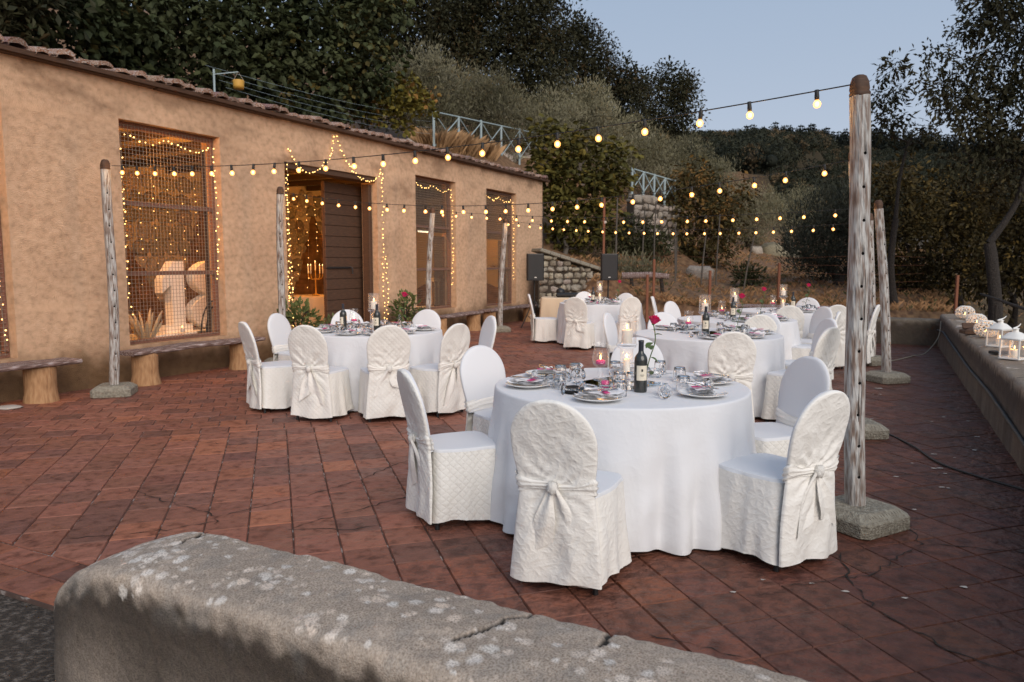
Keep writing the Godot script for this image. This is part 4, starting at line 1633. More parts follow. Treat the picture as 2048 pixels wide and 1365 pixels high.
func make_trees() -> void:
	make_forest()
	tree("fig_tree", "large dark fig tree with broad leaves over the left half of the roof", "fig", Vector3(-8.21, 3.62, -17.00), [[-8.90, 5.95, -14.30, 0.76], [-8.64, 6.67, -15.00, 1.00], [-8.46, 5.68, -15.40, 0.82], [-8.09, 6.51, -16.10, 1.18], [-7.92, 5.73, -16.40, 0.87], [-7.59, 7.21, -16.90, 1.24], [-7.24, 6.34, -17.40, 1.10], [-7.73, 5.14, -16.70, 0.67], [-7.01, 5.59, -17.70, 0.89]], M.bark, 0.20)
	tree("fig_tree", "dark fig tree with broad yellowing leaves over the middle of the roof, beside the mast", "fig", Vector3(-5.65, 3.99, -20.00), [[-6.60, 7.41, -18.20, 1.33], [-6.25, 6.30, -18.60, 1.24], [-5.88, 5.52, -19.00, 0.89], [-5.48, 7.54, -19.40, 1.55], [-5.28, 6.30, -19.60, 1.18], [-4.85, 5.73, -20.00, 0.93], [-4.52, 7.28, -20.30, 1.35], [-4.06, 6.56, -20.70, 0.97], [-4.41, 8.40, -20.40, 1.50], [-3.82, 8.01, -20.90, 0.98], [-5.07, 5.16, -19.80, 0.66]], M.bark, 0.20)
	tree("dark_shrub", "dark bushy tree at the top left corner above the roof end", "oak", Vector3(-9.13, 3.54, -13.50), [[-9.49, 5.88, -13.50, 0.81], [-8.95, 6.15, -13.50, 0.72], [-9.04, 5.25, -13.50, 0.45], [-9.40, 4.80, -13.50, 0.45], [-8.50, 6.42, -13.50, 0.72]], M.bark, 0.12)
	tree("holm_oak", "tall dark holm oak that rises above the top edge behind the olives", "oak", Vector3(-3.46, 6.23, -36.00), [[-6.34, 11.27, -36.00, 1.92], [-5.62, 13.67, -36.00, 2.64], [-3.46, 12.71, -36.00, 2.88], [-3.94, 10.31, -36.00, 2.16], [-1.54, 13.67, -36.00, 2.88], [-0.58, 11.27, -36.00, 2.40], [-2.02, 9.35, -36.00, 1.92], [0.62, 12.71, -36.00, 2.16], [0.86, 10.07, -36.00, 1.92], [-7.30, 12.71, -36.00, 1.92], [0.14, 8.39, -36.00, 1.44], [1.34, 14.15, -36.00, 1.20], [-5.62, 9.35, -36.00, 1.44]], M.bark, 0.35)
	tree("holm_oak", "dark holm oak stepping down the skyline right of the tallest oak", "oak", Vector3(3.99, 6.88, -41.00), [[2.35, 12.90, -41.00, 1.64], [2.90, 10.98, -41.00, 2.19], [4.54, 11.80, -41.00, 1.64], [4.81, 9.89, -41.00, 2.05], [6.18, 10.71, -41.00, 1.37], [6.04, 9.07, -41.00, 1.64], [3.44, 9.07, -41.00, 1.64], [3.72, 13.31, -41.00, 0.96]], M.bark, 0.30)
	tree("holm_oak", "round dark holm oak standing alone against the sky in the middle", "oak", Vector3(9.03, 7.11, -45.00), [[8.88, 11.61, -45.00, 1.50], [8.28, 10.11, -45.00, 1.35], [9.78, 10.41, -45.00, 1.26], [9.03, 8.76, -45.00, 1.50], [10.08, 11.61, -45.00, 0.75]], M.bark, 0.30)
	tree("olive_tree", "grey olive bush directly behind the left end of the pale railing", "olive", Vector3(-3.88, 6.24, -30.00), [[-4.48, 8.24, -30.00, 1.00], [-3.48, 8.84, -30.00, 1.10], [-2.68, 8.04, -30.00, 1.10], [-3.78, 7.44, -30.00, 1.00], [-3.08, 7.04, -30.00, 0.90]], M.pale_bark, 0.14)
	tree("olive_tree", "grey olive tree behind the middle of the pale railing", "olive", Vector3(-1.37, 6.34, -32.00), [[-1.79, 8.69, -32.00, 1.02], [-0.83, 8.48, -32.00, 1.07], [-0.30, 7.62, -32.00, 1.17], [-1.58, 7.41, -32.00, 1.17], [-0.51, 6.56, -32.00, 0.96]], M.pale_bark, 0.14)
	tree("olive_tree", "grey olive tree above the right end of the pale railing", "olive", Vector3(1.27, 5.97, -34.00), [[0.82, 8.23, -34.00, 1.02], [1.50, 7.33, -34.00, 1.25], [0.59, 6.87, -34.00, 1.02], [1.95, 8.01, -34.00, 1.02]], M.pale_bark, 0.14)
	tree("olive_tree", "silvery olive tree right of the railing, below the dark oaks", "olive", Vector3(3.26, 5.75, -36.00), [[2.54, 9.11, -36.00, 0.96], [3.50, 8.87, -36.00, 1.15], [4.22, 7.91, -36.00, 1.20], [3.02, 7.43, -36.00, 1.20], [4.58, 6.71, -36.00, 1.08]], M.pale_bark, 0.14)
	tree("olive_tree", "grey olive tree beneath the round oak", "olive", Vector3(5.98, 4.97, -38.00), [[5.22, 7.50, -38.00, 1.27], [6.23, 7.25, -38.00, 1.27], [6.74, 6.24, -38.00, 1.27], [5.47, 5.98, -38.00, 1.14]], M.pale_bark, 0.14)
	tree("olive_tree", "olive tree sloping down right of the round oak", "olive", Vector3(8.91, 4.15, -41.00), [[8.09, 7.43, -41.00, 1.23], [9.18, 6.88, -41.00, 1.37], [10.00, 5.79, -41.00, 1.37], [8.64, 5.52, -41.00, 1.23], [10.82, 6.06, -41.00, 1.23]], M.pale_bark, 0.14)
	tree("olive_tree", "paler olive tree at the upper edge of the meadow", "olive", Vector3(13.96, 1.85, -44.00), [[11.93, 5.14, -43.00, 1.29], [13.07, 4.57, -43.00, 1.43], [14.51, 4.28, -43.00, 1.29], [13.65, 3.42, -43.00, 1.15], [12.21, 3.71, -43.00, 1.15]], M.pale_bark, 0.20)
	tree("olive_tree", "olive tree between the pale olive and the dark one, its foot among rocks", "olive", Vector3(16.44, 2.17, -46.00), [[16.08, 4.71, -45.00, 1.20], [17.28, 4.71, -45.00, 1.35], [16.68, 3.66, -45.00, 1.14]], M.pale_bark, 0.20)
	tree("olive_tree", "big dark grey olive with leaning trunk behind the nearest post", "olive_dark", Vector3(10.45, 0.16, -23.60), [[9.86, 3.05, -24.00, 0.88], [10.66, 3.21, -24.00, 0.80], [9.54, 2.09, -24.00, 0.88], [10.34, 1.93, -24.00, 1.04], [11.14, 2.41, -24.00, 0.80], [10.02, 1.37, -24.00, 0.64], [9.30, 1.61, -24.00, 0.48], [11.30, 1.45, -24.00, 0.64]], M.bark, 0.22)
	tree("vine", "yellowing vine spilling over the clothes lines behind the roof", "vine", Vector3(-3.87, 4.39, -22.00), [[-4.36, 5.90, -21.50, 0.50], [-3.64, 6.04, -21.50, 0.57], [-2.92, 6.19, -21.50, 0.54], [-2.49, 5.97, -21.50, 0.43], [-4.07, 5.47, -21.50, 0.50], [-3.21, 5.54, -21.50, 0.43]], M.bark, 0.06)
	tree("fruit_tree", "fruit tree with large yellow-green leaves right beside the end of the building", "fruit", Vector3(1.35, 0.53, -23.00), [[1.38, 5.13, -24.00, 0.72], [2.02, 4.65, -24.00, 0.96], [1.38, 3.53, -24.00, 0.80], [2.34, 3.37, -24.00, 0.96], [2.98, 4.01, -24.00, 0.72], [1.70, 2.41, -24.00, 0.80], [2.66, 2.57, -24.00, 0.72], [3.30, 4.97, -24.00, 0.48], [1.22, 4.33, -24.00, 0.64]], M.pale_bark, 0.10)
	tree("fruit_tree", "orange-leaved fruit tree with dark trunk at the edge of the meadow", "orange", Vector3(6.76, 0.29, -28.00), [[6.11, 3.96, -29.00, 0.87], [7.08, 4.34, -29.00, 1.06], [8.04, 3.76, -29.00, 0.97], [5.92, 2.80, -29.00, 0.87], [7.08, 2.80, -29.00, 1.16], [8.24, 2.60, -29.00, 0.77], [5.34, 3.38, -29.00, 0.68], [6.69, 1.64, -29.00, 0.68], [7.66, 1.64, -29.00, 0.58]], M.bark, 0.13)
	tree("shrub", "brown twiggy shrub behind the rubble wall", "shrub", Vector3(2.34, 0.97, -24.00), [[1.86, 1.61, -24.00, 0.48], [2.42, 1.93, -24.00, 0.61], [2.98, 1.61, -24.00, 0.48], [2.50, 1.29, -24.00, 0.45]], M.bark, 0.05)
	tree("shrub", "dark green shrub left of the stakes, below the orange-leaved tree", "dark", Vector3(4.25, 0.91, -27.00), [[3.89, 2.53, -27.00, 0.68], [4.61, 2.35, -27.00, 0.76], [5.15, 1.99, -27.00, 0.61], [4.16, 1.72, -27.00, 0.65], [3.62, 1.99, -27.00, 0.45]], M.bark, 0.06)
	tree("rosemary_bush", "grey-green rosemary bush right of the right loudspeaker", "olive", Vector3(3.46, 0.65, -22.00), [[3.09, 1.02, -22.00, 0.38], [3.53, 1.16, -22.00, 0.47], [3.97, 0.94, -22.00, 0.41], [3.31, 0.72, -22.00, 0.32]], M.bark, 0.04)
	tree("shrub", "small round dark bush alone on the dry meadow", "dark", Vector3(7.55, 0.81, -24.00), [[7.46, 1.04, -24.00, 0.22], [7.65, 0.94, -24.00, 0.19]], M.bark, 0.03)
	tree("tall_tree", "tall airy tree leaning in at the right edge, its branches open against the sky", "airy", Vector3(9.61, -0.83, -15.00), [[9.76, 6.57, -15.00, 0.85], [9.36, 6.57, -15.00, 0.60], [10.06, 6.17, -15.00, 0.80], [9.86, 4.27, -15.00, 0.60], [10.21, 4.97, -15.00, 0.70], [9.61, 3.77, -15.00, 0.50], [9.01, 3.97, -15.00, 0.40], [9.61, 6.47, -15.00, 0.75], [9.26, 6.17, -15.00, 0.50], [9.86, 5.37, -15.00, 0.60], [9.06, 5.27, -15.00, 0.38], [9.46, 4.37, -15.00, 0.45], [9.96, 3.97, -15.00, 0.45], [8.36, 4.67, -15.00, 0.32], [8.71, 4.67, -15.00, 0.36], [8.16, 5.47, -15.00, 0.26], [9.16, 4.77, -15.00, 0.36], [10.11, 5.87, -15.00, 0.80], [9.16, 5.67, -15.00, 0.40], [8.66, 5.07, -15.00, 0.42], [8.46, 5.67, -15.00, 0.35], [8.26, 5.07, -15.00, 0.28], [8.81, 5.87, -15.00, 0.32], [9.01, 4.47, -15.00, 0.42], [8.56, 4.32, -15.00, 0.35], [9.66, 4.87, -15.00, 0.55], [10.21, 4.47, -15.00, 0.60], [9.36, 3.87, -15.00, 0.45], [10.06, 3.47, -15.00, 0.60], [8.81, 3.47, -15.00, 0.40]], M.bark, 0.13)
	tree("young_tree", "slim young tree whose twigs rise behind the nearest post top", "airy", Vector3(9.19, -0.82, -18.00), [[8.77, 6.02, -18.00, 0.24], [8.65, 5.42, -18.00, 0.24], [9.01, 5.54, -18.00, 0.19], [8.95, 4.82, -18.00, 0.29], [9.31, 4.34, -18.00, 0.36], [8.59, 4.58, -18.00, 0.24], [9.67, 4.58, -18.00, 0.24]], M.bark, 0.08)
	tree("dense_tree", "dense dark tree right behind the pair of far right posts", "dusk", Vector3(10.86, -1.20, -21.00), [[10.72, 3.56, -21.00, 0.70], [11.28, 2.72, -21.00, 0.77], [10.58, 2.30, -21.00, 0.70], [11.28, 1.46, -21.00, 0.70], [10.72, 0.90, -21.00, 0.63]], M.bark, 0.12)
	tree("dense_tree", "dense dark tree above the globe lanterns", "dusk", Vector3(12.99, -1.62, -22.00), [[12.55, 3.36, -22.00, 0.73], [13.29, 3.66, -22.00, 0.73], [12.85, 2.34, -22.00, 0.88], [13.73, 2.48, -22.00, 0.81], [12.70, 1.16, -22.00, 0.73], [13.58, 1.16, -22.00, 0.66]], M.bark, 0.12)
	tree("dense_tree", "dense dark tree at the right edge behind the square lanterns", "dusk", Vector3(12.07, -1.30, -18.00), [[11.83, 3.02, -18.00, 0.72], [12.43, 2.66, -18.00, 0.72], [11.95, 1.82, -18.00, 0.72], [12.55, 1.34, -18.00, 0.60], [11.59, 1.10, -18.00, 0.48]], M.bark, 0.12)
	tree("dense_tree", "dark thicket filling the dip behind the short corner wall", "dusk", Vector3(13.10, -1.15, -26.00), [[12.41, 0.41, -26.00, 0.43], [13.10, 0.06, -26.00, 0.52], [13.97, 0.23, -26.00, 0.61], [14.84, 0.06, -26.00, 0.61]], M.bark, 0.12)
	tree("dense_tree", "dense dark tree beyond the right edge of the picture, nearer the parapet", "dusk", Vector3(13.78, -1.37, -17.00), [[13.10, 2.49, -17.00, 0.79], [13.89, 2.94, -17.00, 0.79], [14.57, 2.03, -17.00, 0.79], [13.55, 1.35, -17.00, 0.68], [12.87, 1.13, -17.00, 0.51]], M.bark, 0.12)
	tree("dense_tree", "dense dark tree far beyond the right edge of the picture", "dusk", Vector3(18.95, -1.70, -19.00), [[17.94, 2.73, -19.00, 1.01], [19.08, 3.11, -19.00, 1.01], [20.09, 2.10, -19.00, 1.01], [18.44, 1.34, -19.00, 0.89]], M.bark, 0.12)

# ---------------------------------------------------------------- posts and lights
func post_mesh(height: float, sd: int) -> ArrayMesh:
	var mb := MB.new()
	var p := PackedVector3Array()
	var nu := 16
	var nv := 16
	for j in nv:
		var y := height * j / (nv - 1.0)
		for i in nu:
			var a := TAU * (i + 0.5) / nu
			var c := Vector2(cos(a), sin(a))
			var q := 0.047 / pow(pow(absf(c.x), 5.0) + pow(absf(c.y), 5.0), 0.2)
			q *= 1.0 + 0.05 * noise_a.get_noise_3d(c.x * 0.6 + sd * 3.0, c.y * 0.6, y * 1.3) + 0.018 * noise_b.get_noise_3d(c.x * 2.0, c.y * 2.0 + sd, y * 6.0)
			q *= lerpf(1.03, 0.95, y / height)
			p.push_back(Vector3(c.x * q + 0.02 * sin(y * 1.9 + sd), y, -c.y * q))
	mb.grid(p, nu, nv, true)
	for e in [0, nv - 1]:
		var ctr := Vector3(0.02 * sin((height if e else 0.0) * 1.9 + sd), height if e else 0.0, 0)
		for i in nu:
			if e == 0:
				mb.tri(ctr, p[(i + 1) % nu], p[i])
			else:
				mb.tri(ctr, p[e * nu + i], p[e * nu + (i + 1) % nu])
	return mb.mesh()

func base_mesh() -> ArrayMesh:
	# cast block: upright sides, clipped corners, sloping shoulders and a flat top
	var mb := MB.new()
	var rings := []
	for q in [[0.2, 0.0], [0.208, 0.008], [0.208, 0.078], [0.203, 0.086], [0.158, 0.122], [0.152, 0.125]]:
		var r := []
		var h: float = q[0]
		var k: float = h - 0.035
		for e in [[h, k], [k, h], [-k, h], [-h, k], [-h, -k], [-k, -h], [k, -h], [h, -k]]:
			r.append(Vector3(e[0], q[1], -e[1]))
		rings.append(r)
	for j in rings.size() - 1:
		for i in 8:
			mb.quad(rings[j][i], rings[j][(i + 1) % 8], rings[j + 1][(i + 1) % 8], rings[j + 1][i])
	for i in 8:
		mb.tri(Vector3(0, 0.125, 0), rings[5][i], rings[5][(i + 1) % 8])
	return mb.mesh()

func make_poles() -> void:
	var base := base_mesh()
	var names := ["weathered white post at the far left, standing before the wall between the left windows", "weathered post left of the doorway", "weathered leaning post before the reed-blind window nearest the door", "weathered post before the last window of the building", "nearest white post with holes, tallest in the picture", "weathered post hidden right behind the nearest post", "leaning weathered post of the pair behind the nearest post, the nearer of the two", "weathered post of the far right pair, the farther of the two"]
	var data := [
		[T(0.87, 0.67), 2.41, Vector2(0.055, 0.0), 0.75], [T(3.5, 0.7), 2.35, Vector2(0.08, 0.0), 0.5], [T(7.22, 0.92) + Vector3(-0.08, 0, 0), 2.3, Vector2(0.13, 0), 0.3], [T(9.93, 0.99), 2.25, Vector2(0.11, 0), 0.6],
		[T(-0.09, 8.43), 2.28, Vector2(-0.125, 0.02), 0.05], [T(2.42, 8.35), 2.24, Vector2(-0.12, 0), 0.1], [T(5.84, 8.57) + Vector3(0.04, 0, 0), 2.06, Vector2(-0.2, 0), 0.35], [T(7.62, 8.4), 2.0, Vector2(-0.1, 0), 0.2]]
	for k in 8:
		var d = data[k]
		var root := thing("lamp_post", names[k], "post", d[0], d[3], "weathered posts that carry the light strings")
		var tilt := Basis(Vector3(0, 1, 0), -float(d[3])) * Basis(Quaternion(Vector3.UP, Vector3(d[2].x, d[1], d[2].y).normalized())) * Basis(Vector3(0, 1, 0), d[3])
		part("base_block", base, M.concrete, root, Vector3.ZERO, Basis(Vector3.UP, 0.25 - d[3] + 0.3 * sin(k * 2.1)))
		# raised ribs cast in the block
		var rb := MB.new()
		for i in 12:
			rb.box(Vector3(-0.13 + 0.0236 * i, 0.1045, 0.181), Vector3(0.011, 0.005, 0.042), 0.0015, Basis(Vector3.RIGHT, 0.675))
			rb.box(Vector3(-0.15 + 0.027 * i, 0.043, 0.2085), Vector3(0.014 if i % 3 else 0.02, 0.045, 0.004), 0.001)
		part("rib", rb.mesh(), M.concrete, root, Vector3.ZERO, Basis(Vector3.UP, 0.25 - d[3] + 0.3 * sin(k * 2.1)), true)
		var post := CSGMesh3D.new()
		post.name = "post"
		post.mesh = post_mesh(d[1], k)
		post.material = M.pole
		post.transform = Transform3D(tilt, Vector3(0, 0.125, 0))
		root.add_child(post)
		# drying splits down the faces
		var ck := MB.new()
		for q in 5:
			var y0: float = 0.2 + fposmod(q * 0.53 + k * 0.31, d[1] - 0.7)
			var lw := 0.25 + 0.3 * fposmod(q * 0.37 + k * 0.21, 1.0)
			var fx := 0.026 * sin(q * 2.3 + k)
			var last := []
			for i in 9:
				var y := y0 + lw * i / 8.0
				var hw := 0.0016 * sin(PI * (i + 0.2) / 8.4) + 0.0003
				var cx := fx + 0.003 * noise_b.get_noise_2d(y * 9.0, q + k * 5.0)
				var bow := 0.02 * sin(y * 1.9 + k)
				var zz := 0.0478
				var l := Vector3(cx - hw + bow, y, zz) if q % 3 else Vector3(zz + bow, y, cx + hw)
				var r := Vector3(cx + hw + bow, y, zz) if q % 3 else Vector3(zz + bow, y, cx - hw)
				if last.size():
					ck.quad(last[0], last[1], r, l)
				last = [l, r]
		part("split", ck.mesh(), M.hole, root, Vector3(0, 0.125, 0), tilt, true)
		var n := int((d[1] - 0.2) / 0.18)
		for i in n:
			var h := CSGCylinder3D.new()
			h.name = "hole"
			h.radius = 0.0085
			h.height = 0.09
			h.sides = 10
			h.operation = CSGShape3D.OPERATION_SUBTRACTION
			h.material = M.hole
			var y := 0.17 + 0.18 * i
			h.transform = Transform3D(Basis(Vector3.RIGHT, PI / 2), Vector3(0.02 * sin(y * 1.9 + k) + 0.004 * sin(i * 2.7), y, 0.05))
			post.add_child(h, true)
		var cp := MB.new()
		cp.xf = Transform3D(tilt, tilt * Vector3(0.02 * sin(float(d[1]) * 1.9 + k), d[1] + 0.125, 0))
		cp.xf.origin = Vector3(0, 0.125, 0) + tilt * Vector3(0.02 * sin(float(d[1]) * 1.9 + k), d[1], 0)
		var pr := PackedVector3Array()
		for q in [Vector2(0.042, -0.004), Vector2(0.046, 0.0), Vector2(0.0475, 0.012), Vector2(0.0425, 0.022), Vector2(0.0465, 0.034), Vector2(0.044, 0.07), Vector2(0.032, 0.1), Vector2(0.02, 0.108), Vector2(0, 0.108)]:
			for i in 14:
				var a := TAU * (i + 0.5) / 14
				var c := Vector2(cos(a), sin(a))
				var s: float = q.x / pow(pow(absf(c.x), 4.0) + pow(absf(c.y), 4.0), 0.25) * (1.0 + 0.16 * noise_b.get_noise_3d(c.x + k, c.y, q.y * 9.0))
				pr.push_back(Vector3(c.x * s, q.y, -c.y * s))
		cp.grid(pr, 14, 9, true)
		part("cap", cp.mesh(), M.pole_cap, root)

func make_string_lights() -> void:
	var sk := MB.new()
	sk.lathe([Vector2(0.0, -0.048), Vector2(0.0125, -0.048), Vector2(0.0135, -0.03), Vector2(0.012, -0.012), Vector2(0.012, 0.006), Vector2(0, 0.007)], 10)
	var socket := sk.mesh()
	var gb := MB.new()
	var prof := [Vector2(0.0, -0.094)]
	for k in 9:
		var a := -PI / 2 + PI * 0.86 * (k + 1) / 9.0
		prof.append(Vector2(0.0215 * cos(a), -0.0715 + 0.0225 * sin(a)))
	prof.append(Vector2(0.011, -0.047))
	gb.lathe(prof, 14)
	var globe := gb.mesh()
	var cb := MB.new()
	cb.ball(Vector3(0, -0.0715, 0), Vector3(0.0125, 0.015, 0.0125), 10, 8)
	var core := cb.mesh()
	var data := [
		[T(0.93, 0.75, 2.58), Vector3(1.84, 2.46, -4.17), 0.15, 23, "nearest string of warm globe bulbs, from the far left post to the nearest post", []],
		[T(3.52, 0.85, 2.5), Vector3(2.87, 2.37, -6.48), 0.28, 24, "second string of warm globe bulbs, from the post by the doorway across the tables", []],
		[T(7.24, 1.02, 2.47), Vector3(4.6, 2.2, -9.47), 0.13, 22, "third string of warm globe bulbs, the upper of the two far strings", [10]],
		[T(9.95, 1.06, 2.42), Vector3(5.25, 2.1, -11.13), 0.15, 24, "farthest and lowest string of warm globe bulbs", []]]
	var rg := RandomNumberGenerator.new()
	rg.seed = 14
	for s in data:
		var a: Vector3 = s[0]
		var b: Vector3 = s[1]
		var root := thing("string_light", s[4], "string lights", a, 0.0, "strings of globe bulbs over the terrace")
		var path := []
		for k in 41:
			var t := k / 40.0
			path.append(a.lerp(b, t) - Vector3(0, 4.0 * s[2] * t * (1 - t), 0) - a)
		var mb := MB.new()
		mb.tube(path, [0.0038], 6)
		part("cable", mb.mesh(), M.rubber, root)
		var n: int = s[3]
		for k in n:
			var t := (k + 0.55 + rg.randf_range(-0.09, 0.09)) / (n + 0.2)
			var p := a.lerp(b, t) - Vector3(0, 4.0 * s[2] * t * (1 - t), 0) - a
			var bas := Basis(Vector3(0, 0, 1), rg.randf_range(-0.1, 0.1)) * Basis(Vector3.RIGHT, rg.randf_range(-0.1, 0.1))
			var so := part("socket", socket, M.rubber, root, p, bas)
			var off: bool = k in s[5]
			part("bulb", globe, M.dead_bulb if off else M.globe, so)
			if not off:
				part("filament", core, M.bulb, so)
			if not off:
				lamp(p + bas * Vector3(0, -0.0715, 0), 0.028, Color(1.0, 0.74, 0.42), root, 0.015)

# ---------------------------------------------------------------- benches
func stump_mesh(h: float, r: float, sd: int) -> ArrayMesh:
	var mb := MB.new()
	var p := PackedVector3Array()
	for j in 9:
		var t := j / 8.0
		for i in 22:
			var a := TAU * i / 22
			var q := r * (1.14 - 0.14 * smoothstep(0.0, 0.35, t)) * (1.0 + 0.07 * noise_a.get_noise_3d(cos(a) + sd, sin(a), t * 0.7))
			p.push_back(Vector3(cos(a) * q, h * t, -sin(a) * q))
	for i in 22:
		p.push_back(Vector3(0, h, 0))
	mb.grid(p, 22, 10, true)
	return mb.mesh()

func plank_mesh(length: float, width: float, thick: float, sd: int) -> ArrayMesh:
	# live-edged slab along z
	var mb := MB.new()
	var p := PackedVector3Array()
	var nv := 28
	for j in nv:
		var z := length * (j / (nv - 1.0) - 0.5)
		var wl := width * 0.5 * (1.0 + 0.16 * noise_a.get_noise_2d(z * 1.3, sd))
		var wr := width * 0.5 * (1.0 + 0.16 * noise_a.get_noise_2d(z * 1.3, sd + 9.0))
		var y := 0.02 * noise_a.get_noise_2d(z * 0.8, sd + 20.0)
		for q in [Vector2(wr, 0.25), Vector2(wr * 1.02, 0.7), Vector2(wr * 0.93, 1.0), Vector2(0, 1.02), Vector2(-wl * 0.93, 1.0), Vector2(-wl * 1.02, 0.7), Vector2(-wl, 0.25), Vector2(-wl * 0.9, 0.0), Vector2(0, 0), Vector2(wr * 0.9, 0.0)]:
			p.push_back(Vector3(q.x, q.y * thick + y, -z))
	mb.grid(p, 10, nv, true, true)
	for e in [0, nv - 1]:
		for i in range(1, 9):
			if e == 0:
				mb.tri(p[0], p[i], p[i + 1])
			else:
				mb.tri(p[e * 10], p[e * 10 + i + 1], p[e * 10 + i])
	return mb.mesh()

func make_benches() -> void:
	var data := [
		[-0.75, 2.75, 0.36, 0.4, [0.25, -1.5], "rough plank bench on log stumps at the left edge of the picture"],
		[2.36, 2.15, 0.34, 0.4, [1.55, 3.12], "rough plank bench on log stumps under the window with the number eighteen"],
		[9.2, 1.85, 0.34, 0.38, [8.5, 9.95], "rough plank bench under the reed-blind window nearest the door"],
		[11.75, 2.6, 0.34, 0.4, [10.7, 12.9], "rough plank bench under the last window by the loudspeaker"]]
	for k in data.size():
		var d = data[k]
		var root := thing("plank_bench", d[5], "bench", T(d[0], 0.32), 0.0, "plank benches along the building")
		root.transform = frame_xf(d[0], 0.32)
		part("seat", plank_mesh(d[1], d[2], 0.05, k), M.plank, root, Vector3(0, d[3] - 0.012, 0), Basis(Vector3.UP, 0.02 * sin(k * 3.0)))
		for q in d[4]:
			part("stump", stump_mesh(d[3], 0.155, k * 7 + int(q)), M.log, root, Vector3(0.0, 0, -(q - d[0])))
	# seats beyond the tables
	var lb := thing("log_bench", "pale half-log bench with a forked leg behind the far table", "bench", gpos(3.7, -20.2))
	var mb := MB.new()
	mb.tube([Vector3(-0.75, 0.4, 0), Vector3(0, 0.42, 0), Vector3(0.5, 0.38, 0.05)], [0.085, 0.08, 0.07], 10, true, 0.12)
	part("log", mb.mesh(), M.plank, lb)
	for x in [-0.5, 0.3]:
		mb = MB.new()
		mb.tube([Vector3(x, 0.36, 0), Vector3(x + 0.05, -0.1, 0.05)], [0.045, 0.05], 7, true, 0.15)
		part("leg", mb.mesh(), M.bark, lb)
	var rbn := thing("plank_bench", "weathered red and white plank bench behind the farthest right table", "bench", T(12.6, 6.6))
	rbn.transform = frame_xf(12.6, 6.6)
	for k in 3:
		mb = MB.new()
		mb.box(Vector3(0, 0.56, 0), Vector3(2.2, 0.05, 0.12), 0.012)
		part("seat_plank", mb.mesh(), M.plank, rbn, Vector3(0, -0.005 * k, -0.16 + 0.135 * k))
	for x in [-0.8, 0.0, 0.8]:
		mb = MB.new()
		mb.box(Vector3(x, 0.265, -0.03), Vector3(0.09, 0.53, 0.3), 0.01)
		part("leg", mb.mesh(), M.bark, rbn)

# ---------------------------------------------------------------- loudspeakers
func make_speakers() -> void:
	var cab := MB.new()
	var p := PackedVector3Array()
	for y in [0.0, 0.02, 0.6, 0.62]:
		var s := 0.96 if y == 0.0 or y == 0.62 else 1.0
		for q in [Vector2(-0.2, 0.16), Vector2(-0.17, 0.185), Vector2(0.17, 0.185), Vector2(0.2, 0.16), Vector2(0.19, 0.02), Vector2(0.11, -0.17), Vector2(-0.11, -0.17), Vector2(-0.19, 0.02)]:
			p.push_back(Vector3(q.x * s, y, q.y * s))
	cab.grid(p, 8, 4, true)
	for e in [0, 3]:
		for i in range(1, 7):
			if e == 0:
				cab.tri(p[0], p[i + 1], p[i])
			else:
				cab.tri(p[24], p[24 + i], p[24 + i + 1])
	var cabinet := cab.mesh()
	var g := MB.new()
	g.box(Vector3(0, 0.31, 0.188), Vector3(0.33, 0.56, 0.012), 0.005)
	var grille := g.mesh()
	var lg := MB.new()
	lg.box(Vector3(0.0, 0.075, 0.1965), Vector3(0.05, 0.016, 0.004), 0.001)
	var logo := lg.mesh()
	var mg := mat(lin(0.018, 0.018, 0.019), 0.7)
	mg.heightmap_enabled = true
	mg.heightmap_texture = ntex(91, 0.4, [], [], 2, 256)
	mg.heightmap_scale = 0.2
	tri_mat(mg, 6.0, false)
	for k in 2:
		var at := Vector3(0.52, 0, -17.5) if k == 0 else Vector3(2.27, 0.0, -17.75)
		var side := "left loudspeaker" if k == 0 else "right loudspeaker"
		var where := "by the end of the building" if k == 0 else "behind the far round table"
		var st := thing("speaker_stand", "black tripod stand under the %s %s" % [side, where], "speaker stand", at, 0.4 * k, "loudspeaker stands")
		var mb := MB.new()
		mb.tube([Vector3(0, 0.42, 0), Vector3(0, 0.86, 0)], [0.02], 10)
		mb.tube([Vector3(0, 0.1, 0), Vector3(0, 0.6, 0)], [0.026], 10)
		mb.tube([Vector3(0, 0.7, 0), Vector3(0, 1.1, 0)], [0.017], 10)
		part("pole", mb.mesh(), M.black, st)
		for i in 3:
			var a := TAU * i / 3.0 + 0.5
			var d := Vector3(cos(a), 0, sin(a))
			mb = MB.new()
			mb.tube([d * 0.03 + Vector3(0, 0.62, 0), d * 0.36 + Vector3(0, 0.012, 0)], [0.013], 8)
			mb.tube([d * 0.02 + Vector3(0, 0.16, 0), d * 0.2 + Vector3(0, 0.3, 0)], [0.008], 6)
			part("leg", mb.mesh(), M.black, st)
		var sp := thing("loudspeaker", "black loudspeaker on the %s stand %s" % ["left" if k == 0 else "right", where], "loudspeaker", at + Vector3(0, 1.1, 0), 0.12 - 0.1 * k, "loudspeakers")
		part("cabinet", cabinet, M.black, sp)
		part("grille", grille, mg, sp)
		part("logo", logo, M.white_metal, sp)

# ---------------------------------------------------------------- chairs
func back_half(y: float) -> float:
	if y > 0.715:
		return 0.206 * sqrt(maxf(0.0, 1.0 - pow((y - 0.715) / 0.2, 2.0)))
	if y > 0.5:
		return lerpf(0.178, 0.206, sin((y - 0.5) / 0.215 * PI * 0.5))
	return lerpf(0.226, 0.178, pow(clampf(y / 0.5, 0.0, 1.0), 1.3))

func back_z(y: float) -> float:
	return 0.222 + (0.0 if y < 0.45 else 0.1 * pow((y - 0.45) / 0.465, 1.25)) + 0.015 * smoothstep(0.3, 0.0, y)

